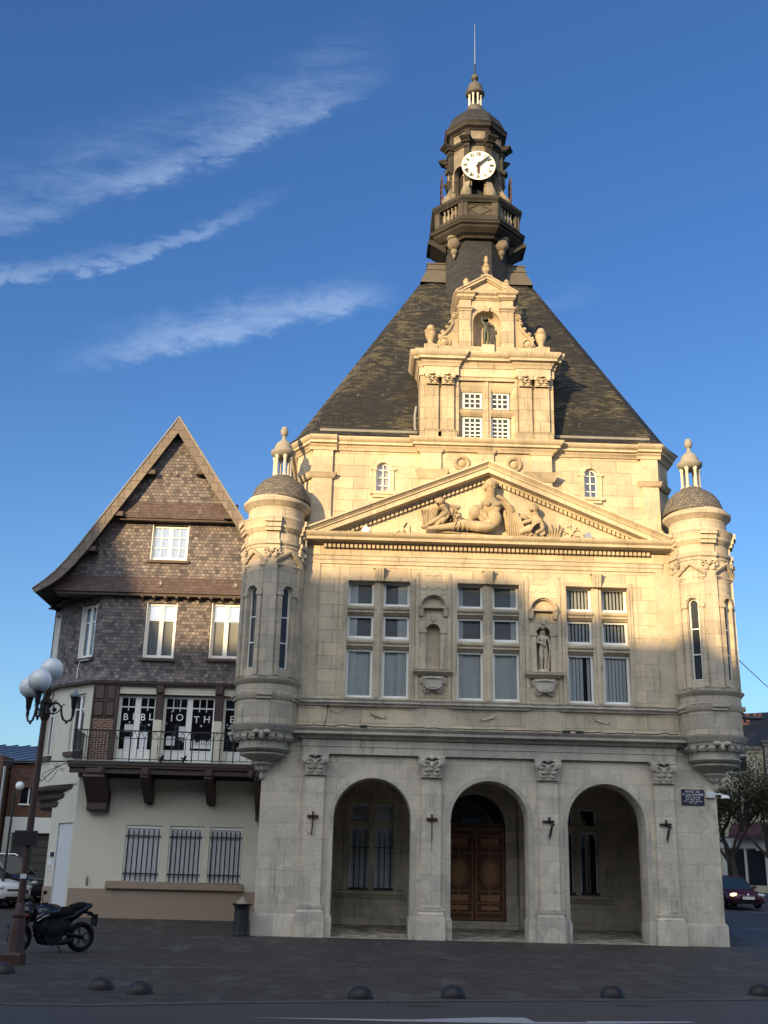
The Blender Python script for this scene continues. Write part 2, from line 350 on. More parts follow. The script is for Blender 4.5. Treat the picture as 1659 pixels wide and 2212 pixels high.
    def mold(s, prof, path, closed=False, side=1):
        """sweep profile (out, z) along a plan path with mitred corners; out points to the right of the path * side"""
        n = len(path); k = len(prof); P = [Vector((p[0], p[1])) for p in path]; vs = []
        for i in range(n):
            if closed: a = P[i]-P[i-1]; b = P[(i+1) % n]-P[i]
            else: a = P[i]-P[max(i-1, 0)] if i else P[1]-P[0]; b = P[min(i+1, n-1)]-P[i] if i < n-1 else a
            a.normalize(); b.normalize()
            na = Vector((a.y, -a.x))*side; nb = Vector((b.y, -b.x))*side
            m = na+nb; m = m/max(m.dot(na), .2) if m.length > 1e-6 else na
            for o, z in prof: vs.append((P[i].x+m.x*o, P[i].y+m.y*o, z))
        fs = []
        for i in range(n if closed else n-1):
            j = (i+1) % n
            for q in range(k-1): fs.append((i*k+q, j*k+q, j*k+q+1, i*k+q+1))
            fs.append((i*k+k-1, j*k+k-1, j*k, i*k))
        if not closed: fs += [tuple(range(k)), tuple(range((n-1)*k, n*k))[::-1]]
        return s.add(vs, fs)
    def wall(s, mp, u0, u1, z0, z1, ops=(), depth=.3, step=None, back=False):
        """wall with openings (ua, ub, za, zb, arched[, depth]); mp(u, d, z) -> xyz, d is depth into the wall. arched: zb is the spring"""
        us = {u0, u1}
        if step:
            n = max(1, int((u1-u0)/step)); us |= {u0+(u1-u0)*i/n for i in range(n+1)}
        for o in ops:
            us |= {o[0], o[1]}
            if o[4]:
                c = (o[0]+o[1])/2; r = (o[1]-o[0])/2; us |= {c-r*cos(pi*i/14) for i in range(15)}
        us = sorted(u for u in us if u0-1e-6 <= u <= u1+1e-6)
        uu = [us[0]]
        for u in us[1:]:
            if u-uu[-1] > 1e-4: uu.append(u)
        def top(o, u):
            if not o[4]: return o[3]
            c = (o[0]+o[1])/2; r = (o[1]-o[0])/2; h = o[4] if o[4] != 1 else 1
            return o[3]+math.sqrt(max(0, r*r-(u-c)**2))*h
        for ua, ub in zip(uu, uu[1:]):
            mid = (ua+ub)/2; cov = sorted([o for o in ops if o[0]-1e-6 < mid < o[1]+1e-6], key=lambda o: o[2])
            la = lb = z0
            for o in cov+[None]:
                ha, hb = (o[2], o[2]) if o else (z1, z1)
                if ha > la+1e-5 or hb > lb+1e-5:
                    s.add([mp(ua, 0, la), mp(ub, 0, lb), mp(ub, 0, hb), mp(ua, 0, ha)], [(0, 1, 2, 3)])
                if o:
                    d = o[5] if len(o) > 5 else depth
                    s.add([mp(ua, 0, o[2]), mp(ub, 0, o[2]), mp(ub, d, o[2]), mp(ua, d, o[2])], [(3, 2, 1, 0)])
                    ta, tb = top(o, ua), top(o, ub)
                    s.add([mp(ua, 0, ta), mp(ub, 0, tb), mp(ub, d, tb), mp(ua, d, ta)], [(0, 1, 2, 3)])
                    la, lb = ta, tb
        for o in ops:
            d = o[5] if len(o) > 5 else depth
            for u, fl in ((o[0], 0), (o[1], 1)):
                if o[3] > o[2]: s.add([mp(u, 0, o[2]), mp(u, d, o[2]), mp(u, d, o[3]), mp(u, 0, o[3])], [(0, 1, 2, 3) if not fl else (3, 2, 1, 0)])
        return s
    def arch_ring(s, mp, c, zs, r0, r1, d0, d1, n=20, a0=0, a1=pi):
        """half ring in a wall plane from radius r0 to r1, depth d0 (front) to d1"""
        vs = []; fs = []
        for i in range(n+1):
            a = a0+(a1-a0)*i/n
            for r, d in ((r0, d0), (r1, d0), (r1, d1), (r0, d1)): vs.append(mp(c-r*cos(a), d, zs+r*sin(a)))
        for i in range(n):
            for k in range(4): q = (k+1) % 4; fs.append((i*4+k, i*4+q, i*4+4+q, i*4+4+k))
        fs += [(0, 1, 2, 3), tuple(n*4+k for k in (3, 2, 1, 0))]
        return s.add(vs, fs)
    def mbox(s, mp, u0, u1, d0, d1, z0, z1):
        return s.add([mp(u0,d0,z0),mp(u1,d0,z0),mp(u1,d1,z0),mp(u0,d1,z0),mp(u0,d0,z1),mp(u1,d0,z1),mp(u1,d1,z1),mp(u0,d1,z1)],
                     [(0,1,5,4),(1,2,6,5),(2,3,7,6),(3,0,4,7),(4,5,6,7),(3,2,1,0)])
    def text(s, txt, cx, z, size, mp, d=0, th=.006, sx=1.0, center=True, bold=0.0):
        cu = bpy.data.curves.new('t', 'FONT'); cu.body = txt; cu.size = size; cu.align_x = 'CENTER' if center else 'LEFT'; cu.align_y = 'CENTER'; cu.resolution_u = 3; cu.offset = bold
        ob = bpy.data.objects.new('t', cu); COL.objects.link(ob)
        dg = bpy.context.evaluated_depsgraph_get(); me = bpy.data.meshes.new_from_object(ob.evaluated_get(dg))
        s.add([mp(cx+v.co.x*sx, d, z+v.co.y) for v in me.vertices], [tuple(p.vertices) for p in me.polygons])
        bpy.data.objects.remove(ob); bpy.data.curves.remove(cu); bpy.data.meshes.remove(me); return s
    def xf(s, M4, start=0):
        s.v = s.v[:start]+[tuple(M4 @ Vector(v)) for v in s.v[start:]]; return s
    def pieces(s):
        n = len(s.v)
        if n > 30000 or not n: return None
        par = list(range(n))
        def find(i):
            while par[i] != i: par[i] = par[par[i]]; i = par[i]
            return i
        for f in s.f:
            a = find(f[0])
            for j in f[1:]:
                q = find(j)
                if q != a: par[q] = a
        root = np.array([find(i) for i in range(n)]); _, isl = np.unique(root, return_inverse=True); k = int(isl.max())+1
        if k > 700: return None
        pts = np.array(s.v); lo = np.full((k, 3), np.inf); hi = -lo
        np.minimum.at(lo, isl, pts); np.maximum.at(hi, isl, pts); size = (hi-lo).max(1)
        gap = np.maximum(0, np.maximum(lo[:, None]-hi[None], lo[None]-hi[:, None]))
        near = np.sqrt((gap**2).sum(2)) <= np.maximum(.02, .5*np.maximum(size[:, None], size[None]))
        cp = list(range(k))
        def fc(i):
            while cp[i] != i: cp[i] = cp[cp[i]]; i = cp[i]
            return i
        for a, q in zip(*np.nonzero(np.triu(near, 1))): cp[fc(int(q))] = fc(int(a))
        cl = np.array([fc(i) for i in range(k)]); return cl[isl]
    def build(s, name, mats, parent=None, smooth=35, bevel=0, label=None, recalc=True):
        pc = s.pieces() if parent is not None else None
        if pc is not None and len(set(pc.tolist())) > 1:      # every piece that stands apart is a part of its own
            subs = {}; mp = {}
            for i, c in enumerate(pc.tolist()):
                t = subs.setdefault(c, MB()); mp[i] = len(t.v); t.v.append(s.v[i])
            for f, m in zip(s.f, s.mi): t = subs[int(pc[f[0]])]; t.f.append([mp[j] for j in f]); t.mi.append(m)
            obs = [t._build(name, mats, parent, smooth, bevel, label, recalc) for t in sorted(subs.values(), key=lambda t: -len(t.v))]
            return obs[0]
        return s._build(name, mats, parent, smooth, bevel, label, recalc)
    def _build(s, name, mats, parent=None, smooth=35, bevel=0, label=None, recalc=True):
        o3 = ORG.get(parent, Vector((0, 0, 0)))
        me = bpy.data.meshes.new(name)
        me.from_pydata([(v[0]-o3.x, v[1]-o3.y, v[2]-o3.z) for v in s.v], [], s.f)
        mats = mats if isinstance(mats, (list, tuple)) else [mats]
        for m in mats: me.materials.append(m)
        me.polygons.foreach_set('material_index', s.mi)
        if recalc:
            bm = bmesh.new(); bm.from_mesh(me); bmesh.ops.recalc_face_normals(bm, faces=bm.faces); bm.to_mesh(me); bm.free()
        if smooth:
            me.polygons.foreach_set('use_smooth', [True]*len(me.polygons)); me.set_sharp_from_angle(angle=R(smooth))
        me.update()
        ob = bpy.data.objects.new(name, me); COL.objects.link(ob)
        if parent: ob.parent = parent
        ORG[ob] = o3
        if bevel:
            b = ob.modifiers.new('bevel', 'BEVEL'); b.width = bevel; b.segments = 1; b.limit_method = 'ANGLE'; b.angle_limit = R(40)
        if label: ob['label'] = label
        return ob
def FY(y):                      # wall facing the camera at plane y
    return lambda u, d, z: (u, y+d, z)
def CYL(cx, cy, r):             # u is the angle * r, 0 faces the camera
    return lambda u, d, z: (cx+(r-d)*sin(u/r), cy-(r-d)*cos(u/r), z)
def SEG(p, q):                  # wall from p to q (plan), outside on the right hand of p->q
    p = Vector(p); q = Vector(q); t = (q-p).normalized(); nn = Vector((-t.y, t.x))
    return lambda u, d, z: (p.x+t.x*u+nn.x*d, p.y+t.y*u+nn.y*d, z)
def OCT(cx, cy, ap, phase=0):
    Rr = ap/cos(pi/8); return [(cx+Rr*sin(pi/8+i*pi/4+phase), cy-Rr*cos(pi/8+i*pi/4+phase)) for i in range(8)]
def spiral(cx, cz, y, r0, r1, turns, a0, n=28, flip=1):
    return [(cx+flip*(r0+(r1-r0)*i/n)*cos(a0+turns*2*pi*i/n), y, cz+(r0+(r1-r0)*i/n)*sin(a0+turns*2*pi*i/n)) for i in range(n+1)]
def figure(name, pts, edges, mat, parent=None, root='pelvis', sub=2, extra=None, rs=1.0):
    """one continuous body: joints with radii, skinned and subdivided, baked to a mesh"""
    names = list(pts); o3 = ORG.get(parent, Vector((0, 0, 0)))
    me = bpy.data.meshes.new(name+'_skel')
    me.from_pydata([(pts[k][0], pts[k][1], pts[k][2]) for k in names], [(names.index(a), names.index(b)) for a, b in edges], [])
    ob = bpy.data.objects.new('skel', me); COL.objects.link(ob)
    md = ob.modifiers.new('skin', 'SKIN'); md.use_smooth_shade = True; md.branch_smoothing = .6
    sv = me.skin_vertices[0].data
    for i, k in enumerate(names):
        r = pts[k][3]*rs; sv[i].radius = (r, pts[k][4]*rs if len(pts[k]) > 4 else r); sv[i].use_root = (k == root)
    sm = ob.modifiers.new('sub', 'SUBSURF'); sm.levels = sub; sm.render_levels = sub
    dg = bpy.context.evaluated_depsgraph_get(); m2 = bpy.data.meshes.new_from_object(ob.evaluated_get(dg))
    b = MB(); b.add([v.co for v in m2.vertices], [tuple(p.vertices) for p in m2.polygons])
    bpy.data.objects.remove(ob); bpy.data.meshes.remove(me); bpy.data.meshes.remove(m2)
    if extra: extra(b)
    return b.build(name, mat, parent, smooth=60)
def ring_path(cx, cy, r, n=40): return [(cx+r*sin(2*pi*i/n), cy-r*cos(2*pi*i/n)) for i in range(n)]
def capital(b, cx, y, z0, z1, hw, pr=.0):
    """composite pilaster capital: bell, two rows of leaves, volutes, abacus"""
    h = z1-z0
    b.tbox(cx, y+.04, z0, z0+h*.78, hw*.96, .10, hw*1.02, .15)
    b.box(cx-hw*1.06, cx+hw*1.06, y-.09, y+.1, z0, z0+h*.06)
    for row, (zz, k, hh) in enumerate(((z0+h*.2, 2, .32), (z0+h*.42, 3, .3))):
        for i in range(k):
            x = cx+hw*2*((i+.5)/k-.5)
            b.sphere((x, y-.08, zz), 1, 8, 6, (hw*.8/k, .06, h*hh*.52)); b.sphere((x, y-.15, zz+h*hh*.40), 1, 8, 5, (hw*.62/k, .05, h*.07))
    for s in (-1, 1):
        b.tube(spiral(cx+s*hw*.92, z0+h*.72, y-.15, .03*h/.65, .135*h/.65, 1.5, -pi*.2, 20, s), .03*h/.65, 6)
        b.sphere((cx+s*hw*.92, y-.14, z0+h*.72), 1, 10, 6, (.12*h/.65, .05, .12*h/.65))
    b.tube([(cx-hw*.7, y-.13, z0+h*.84), (cx-hw*.3, y-.13, z0+h*.70), (cx, y-.13, z0+h*.66), (cx+hw*.3, y-.13, z0+h*.70), (cx+hw*.7, y-.13, z0+h*.84)], .025, 6)
    b.sphere((cx, y-.17, z0+h*.92), 1, 10, 6, (hw*.3, .06, h*.12)); b.sphere((cx, y-.15, z0+h*.6), 1, 8, 6, (hw*.22, .05, h*.1))
    b.box(cx-hw*1.3, cx+hw*1.3, y-.16, y+.1, z0+h*.9, z1)
def urn(b, cx, cy, z0, z1, r):
    h = z1-z0
    b.lathe(cx, cy, [(r*.95, z0), (r*.95, z0+h*.06), (r*.55, z0+h*.1), (r*.42, z0+h*.2), (r*.75, z0+h*.34), (r*.98, z0+h*.52), (r*.92, z0+h*.62), (r*1.1, z0+h*.66), (r*1.1, z0+h*.7), (r*.62, z0+h*.74), (r*.7, z0+h*.86), (r*.5, z0+h*.93), (.001, z1)], 16)
# ------------------------------------------------------------------ the town hall
HALL = thing('town_hall', (0, 0, 0), 'pale limestone town hall with carved pediment, steep slate roof and clock tower', 'town hall')
S, SL, T, TL = M['stone'], M['stone_low'], M['trim'], M['trim_low']
BX = (-5.25, -1.75, 1.75, 5.25); AX = (-3.5, 0, 3.5); WX = (-3.465, 0, 3.465)

# ---- arcade
b = MB(); f0 = FY(0)
b.wall(f0, -6.86, 6.86, -.3, 5.96, [(c-1.16, c+1.16, -.3, 3.35, 1) for c in AX], depth=.9)
for sx in (-1, 1): b.wall(SEG((6.86, 0), (6.86, 7.0)) if sx > 0 else SEG((-6.86, 7.0), (-6.86, 0)), 0, 7, -.3, 12.4)
b.wall(SEG((6.86, 7), (-6.86, 7)), 0, 13.72, -.3, 12.4)
b.wall(SEG((6.86, .9), (-6.86, .9)), 0, 13.72, -.3, 4.9, [(6.86-c-1.16, 6.86-c+1.16, -.3, 3.35, 1, .001) for c in AX])
b.build('arcade_wall', SL, HALL, smooth=0)
b = MB()      # plinth blocks
for x0, x1 in ((-6.93, -4.62), (-2.38, -1.12), (1.12, 2.38), (4.62, 6.93)):
    b.mold([(0, -.3), (.07, -.3), (.07, .55), (.03, .62), (0, .62)], [(x0+.07, .9), (x0+.07, 0), (x1-.07, 0), (x1-.07, .9)] if abs(x0) < 4.62 and abs(x1) < 4.63 else
           ([(x0+.07, 3), (x0+.07, 0), (x1-.07, 0), (x1-.07, .9)] if x0 < 0 else [(x0+.07, .9), (x0+.07, 0), (x1-.07, 0), (x1-.07, 3)]))
b.build('plinth', TL, HALL)
b = MB()
for c in AX:
    b.arch_ring(f0, c, 3.35, 1.163, 1.30, -.03, .05); b.arch_ring(f0, c, 3.35, 1.163, 1.20, -.055, .05)
    for s in (-1, 1): b.box(c+s*1.232-.068, c+s*1.232+.068, -.028, .05, .62, 3.35)
b.build('archivolt', TL, HALL)
for x in BX:
    b = MB()
    b.box(x-.29, x+.29, -.12, .05, .9, 4.56); b.box(x-.43, x+.43, -.24, .05, -.3, .60)
    b.mold([(0, .6), (.115, .6), (.115, .68), (.085, .70), (.06, .76), (.08, .80), (.08, .85), (.02, .88), (0, .95)], [(x-.29, .05), (x-.29, -.12), (x+.29, -.12), (x+.29, .05)])
    p = b.build('pilaster', SL, HALL)
    b = MB(); capital(b, x, -.12, 4.56, 5.19, .31); b.build('capital', TL, p, smooth=50)
b = MB()      # entablature of the arcade
path = [(-5.62, .05), (-5.62, -.10), (5.62, -.10), (5.62, .05)]
b.mold([(-.05, 5.19), (.03, 5.19), (.03, 5.40), (.055, 5.41), (.055, 5.60), (.02, 5.63), (-.05, 5.63)], path)
b.mold([(-.05, 5.632), (.10, 5.632), (.14, 5.68), (.16, 5.73), (.33, 5.76), (.33, 5.84), (.40, 5.90), (.42, 5.93), (-.05, 5.97)], path)
b.build('entablature', TL, HALL)

b = MB(); rnd = random.Random(4)
b.tube([(-5.9+i*.2, -.40-.03*rnd.random(), 5.975+.03*rnd.random()*(1 if i % 7 else 2)) for i in range(59)], .016, 5)
for x in (-3.95, 2.2, 2.6): b.box(x, x+.22, -.44, -.30, 5.95, 6.03)
b.tube([(-4.95, -.10, 6.70), (-4.85, -.06, 6.48), (-4.65, -.06, 6.42), (-4.45, -.06, 6.52), (-4.35, -.10, 6.70)], .008, 4); b.tube([(-4.95, -.10, 6.70), (-4.97, -.06, 6.3), (-5.05, -.06, 6.0)], .012, 5)
b.build('cornice_cable', M['iron'], HALL)

# ---- porch
b = MB(); f45 = FY(4.5)
ops = [(-4.18, -2.71, 1.27, 4.06, 0), (-1.04, 1.04, .41, 3.42, 1), (2.75, 4.15, 1.27, 4.06, 0)]
b.wall(f45, -6.5, 6.5, -.1, 4.9, ops, depth=.3)
b.wall(SEG((-6.3, 4.5), (-6.3, .9)), 0, 3.6, -.1, 4.9); b.wall(SEG((6.3, .9), (6.3, 4.5)), 0, 3.6, -.1, 4.9)
b.box(-6.8, 6.8, .88, 4.9, 4.9, 5.1)
for x in BX[1:3]+(-5.6, 5.6): b.box(x-.28, x+.28, 4.38, 4.52, -.1, 4.9)      # wall piers
b.mold([(0, -.1), (.05, -.1), (.05, .86), (.02, .9), (0, .9)], [(-6.5, 4.5), (-1.05, 4.5)]); b.mold([(0, -.1), (.05, -.1), (.05, .86), (.02, .9), (0, .9)], [(1.05, 4.5), (6.5, 4.5)])
b.build('porch_wall', M['porch'], HALL, smooth=0)
b = MB(); b.add([(-6.4, -.06, .02), (6.4, -.06, .02), (6.4, 4.6, .215), (-6.4, 4.6, .215), (-6.4, -.06, -.3), (6.4, -.06, -.3)], [(0, 1, 2, 3), (4, 5, 1, 0)])
b.box(-1.3, 1.35, 3.95, 4.5, 0, .30); b.box(-1.2, 1.2, 4.2, 4.6, .1, .41); b.build('porch_floor', M['porch'], HALL, smooth=0)
for wi, (c, hw) in enumerate(((-3.445, .735), (3.45, .70))):
    b = MB(); mp = f45
    b.mbox(mp, c-.1, c+.1, .06, .28, 1.27, 4.06); b.mbox(mp, c-hw, c+hw, .05, .27, 3.30, 3.44)
    for z in (3.44, ): b.mbox(mp, c-hw, c+hw, .02, .06, z-.03, z+.03)
    b.mold([(0, 1.02), (.05, 1.03), (.08, 1.10), (.17, 1.17), (.17, 1.26), (0, 1.29)], [(c-hw-.42, 4.5), (c+hw+.42, 4.5)])
    for s in (-1, 1): b.mbox(mp, c+s*(hw+.1)-.09, c+s*(hw+.1)+.09, -.05, .02, 1.29, 4.2)
    b.mbox(mp, c-hw-.19, c+hw+.19, -.055, .02, 4.06, 4.25)
    w = b.build('porch_window', M['porch'], HALL)
    for s in (-1, 1):
        b = MB(); x0, x1 = (c-hw, c-.1) if s < 0 else (c+.1, c+hw)
        for z0, z1 in ((1.27, 3.30), (3.44, 4.06)):
            b.m = 0
            for u0, u1, q0, q1 in ((x0, x0+.07, z0, z1), (x1-.07, x1, z0, z1), (x0+.07, x1-.07, z0, z0+.08), (x0+.07, x1-.07, z1-.07, z1)): b.mbox(mp, u0, u1, .16, .22, q0, q1)
            b.m = 1; b.mbox(mp, x0+.05, x1-.05, .185, .195, z0+.05, z1-.05)
        b.build('sash', [M['shutter'], M['glass']], w)
        b = MB()
        for k in range(3):
            x = x0+(x1-x0)*(k+.75)/3.5+.02
            b.tube([(x, 4.47, 1.25), (x, 4.47, 2.95)], .017, 6); b.lathe(x, 4.47, [(.001, 2.95), (.022, 3.0), (.001, 3.13)], 6)
        b.box(x0-.02, x1+.02, 4.462, 4.478, 2.62, 2.645); b.box(x0, x1, 4.45, 4.49, 1.27, 1.36)
        b.build('window_bars', M['iron'], w)
    b = MB(); b.mbox(mp, c-hw, c+hw, .27, .285, 1.27, 4.06); b.build('curtain', M['blind_pale'] if wi == 0 else M['dark'], w)
b = MB()
b.mbox(f45, -1.04, 1.04, .16, .24, .41, 3.42); dr = b.build('door', M['oak'], HALL)
for s in (-1, 1):
    b = MB(); cx = s*.52
    def pan(u0, u1, z0, z1, d=.10, m=0): b.m = m; b.mbox(f45, cx+u0, cx+u1, d, .17, z0, z1)
    for u in (-.50, .42): pan(u, u+.08, .43, 3.4, .09)
    for z in (.43, .62, .92, 1.30, 2.52, 2.70, 3.05, 3.28): pan(-.42, .42, z, z+.07, .095)
    pan(-.06, .06, .69, 1.3); pan(-.06, .06, 2.6, 3.1); pan(-.30, .30, .74, .88, .07, 1); pan(-.30, .30, 2.80, 3.0, .07, 1); pan(-.32, .32, 1.02, 1.22, .08, 1)
    pan(-.42, -.28, 1.87, 1.95); pan(.28, .42, 1.87, 1.95); pan(-.05, .05, 1.37, 1.5); pan(-.05, .05, 2.36, 2.52)
    oc = lambda a, h: [(cx+a*x, 1.92+h*z) for x, z in ((-1, -.5), (-.5, -1), (.5, -1), (1, -.5), (1, .5), (.5, 1), (-.5, 1), (-1, .5))]
    b.m = 0; b.prism(oc(.31, .46), 'y', 4.57, 4.66); b.m = 1; b.prism(oc(.2, .34), 'y', 4.54, 4.66)
    b.build('door_leaf', [M['oak_frame'], M['oak_pale']], dr)
b = MB(); b.mbox(f45, -1.04, 1.04, .10, .24, 3.42, 3.5); b.build('door_transom', M['oak'], dr)
b = MB(); b.prism([(1.03*cos(pi*i/16), 3.5+1.03*sin(pi*i/16)) for i in range(17)], 'y', 4.68, 4.7); b.build('fanlight', M['dglass'], dr)

# ---- first floor
b = MB()
b.wall(f0, -6.7, 6.7, 5.96, 12.3, [(c-.99, c+.99, 6.93, 10.65, 0, .36) for c in WX]+[(x-.225, x+.225, 7.88, 9.07, 1, .22) for x in (-1.735, 1.735)])
b.build('upper_wall', S, HALL, smooth=0)
b = MB()
for x in (-1.735, 1.735):
    for s in (-1, 1):
        e = x+s*.51; b.box(e-.05, e+.05, -.035, .02, 6.86, 10.95)
    b.box(x-.6, x+.6, -.02, .02, 5.97, 6.66)
for x in (-5.36, 5.36, -4.75, 4.75): b.box(x-.012, x+.012, -.02, .02, 6.86, 11.15)
for s in (-1, 1): b.box(s*5.75-.38, s*5.75+.38, -.035, .02, 6.86, 11.18)
for z in (6.05, ): b.box(-5.7, 5.7, -.03, .02, z-.08, z)
b.build('wall_strips', T, HALL)
b = MB()      # string course under the windows with small breaks
pth = [(-6.0, 0), (-5.1, 0), (-5.1, -.05), (-2.25, -.05), (-2.25, 0), (-1.22, 0), (-1.22, -.05), (1.22, -.05), (1.22, 0), (2.25, 0), (2.25, -.05), (5.1, -.05), (5.1, 0), (6.0, 0)]
b.mold([(-.02, 6.64), (.04, 6.65), (.06, 6.70), (.13, 6.74), (.13, 6.80), (.16, 6.84), (-.02, 6.88)], pth); b.build('string_course', TL, HALL)
for x, fl in ((WX[0], -1), (0.02, 1), (3.42, -1)):
    b = MB(); q = lambda u, z: (x+fl*u, -.01, 6.42+z)
    b.tube([q(-.28, -.02), q(-.24, -.1), q(-.14, -.08), q(-.04, -.05), (x+fl*.08, -.02, 6.40), q(.16, .04), q(.2, .12), q(.13, .17), q(.03, .18)], [.012, .02, .028, .034, .036, .03, .02, .014, .008], 6)
    for u in (-.12, .02): b.tube([q(u, -.06), q(u-.03, -.12), q(u+.05, -.13)], .014, 5)
    b.tube([q(.1, -.01), q(.2, -.05), q(.28, -.03)], .013, 5); b.tube([q(-.26, -.05), q(-.33, -.10), q(-.28, -.13), q(-.2, -.12)], .012, 5)
    b.build('salamander_relief', T, HALL, smooth=60)
for wi, c in enumerate(WX):
    b = MB(); ZR = ((6.93, 8.48), (8.80, 9.56), (9.85, 10.65))
    b.box(c-.15, c+.15, .05, .35, 6.9, 10.66); b.box(c-.05, c+.05, .0, .06, 6.9, 10.66)
    for z0, z1 in ((8.48, 8.80), (9.56, 9.85)):
        for s in (-1, 1):
            xa, xb = (c-1.0, c-.15) if s < 0 else (c+.15, c+1.0)
            b.prism([(.34, z0), (.12, z0), (.08, z0+.05), (.03, z0+.07), (.03, z0+.13), (-.02, z0+.17), (-.035, z0+.23), (.0, z0+.28), (.15, z1), (.34, z1)], 'x', xa, xb)
    for (u0, u1, z0, z1) in ((c-1.13, c-1.0, 6.88, 10.78), (c+1.0, c+1.13, 6.88, 10.78), (c-1.0, c+1.0, 10.66, 10.78)):
        b.box(u0, u1, -.045, .03, z0, z1)
    for (u0, u1, z0, z1) in ((c-1.04, c-.985, 6.88, 10.69), (c+.985, c+1.04, 6.88, 10.69), (c-.985, c+.985, 10.635, 10.69)):
        b.box(u0, u1, -.075, .05, z0, z1)
    w = b.build('cross_window', T, HALL)
    b = MB()
    for k in (-1, 0, 1): b.tbox(c+k*.095, -.02, 10.62, 11.02, .036, .11, .046, .20)
    b.tbox(c, -.01, 10.64, 11.0, .13, .09, .16, .16); b.box(c-.19, c+.19, -.22, .02, 11.02, 11.06); b.build('keystone', T, w)
    for z0, z1 in ZR:
        for s in (-1, 1):
            xa, xb = (c-.985, c-.15) if s < 0 else (c+.15, c+.985)
            b = MB(); fw = .075
            for u0, u1, q0, q1 in ((xa, xa+fw, z0, z1), (xb-fw, xb, z0, z1), (xa+fw, xb-fw, z0, z0+fw+.02), (xa+fw, xb-fw, z1-fw, z1)): b.box(u0, u1, .20, .27, q0, q1)
            b.box(xa-.0, xb+.0, .15, .20, z0, z0+.035)
            b.m = 1; b.box(xa+fw-.01, xb-fw+.01, .235, .243, z0+fw, z1-fw+.01)
            b.build('sash', [M['white'], M['glass']], w)
    b = MB()
    for z0, z1 in ZR:
        for s in (-1, 1):
            xa, xb = (c-.97, c-.16) if s < 0 else (c+.16, c+.97)
            if wi < 2:
                cw = (.27 if wi == 0 else .15)*(1.1 if s > 0 else .9); e0, e1 = (xa+.06, xa+.06+cw) if s < 0 else (xb-.06-cw, xb-.06)
                n = 7; pl = [(e0+(e1-e0)*i/(2*n), .285+.012*(i % 2)) for i in range(2*n+1)]
                b.add([(x, y, z) for z in (z0+.05, z1-.03) for x, y in pl], [(i, i+1, 2*n+2+i, 2*n+1+i) for i in range(2*n)])
            else:
                n = 6
                for i in range(n):
                    x = xa+.07+(xb-xa-.14)*(i+.5)/n; a = R(38 if z0 > 8.6 else random.uniform(12, 30)); d = .052
                    if z0 < 8.6 and i in (4, ) and s < 0: continue
                    b.add([(x-d*cos(a), .30-d*sin(a), z0+.05), (x+d*cos(a), .30+d*sin(a), z0+.05), (x+d*cos(a), .30+d*sin(a), z1-.05), (x-d*cos(a), .30-d*sin(a), z1-.05)], [(0, 1, 2, 3)])
    b.build('curtain', M['curtain'], w, smooth=0)
    b = MB(); b.m = 0; b.box(c-.98, c+.98, .345, .355, 8.6, 10.65); b.m = 1; b.box(c-.98, c+.98, .345, .355, 6.93, 8.6)
    b.build('blind', [M['blind'], M['blind_pale']] if wi < 2 else [M['dark'], M['dark']], w)
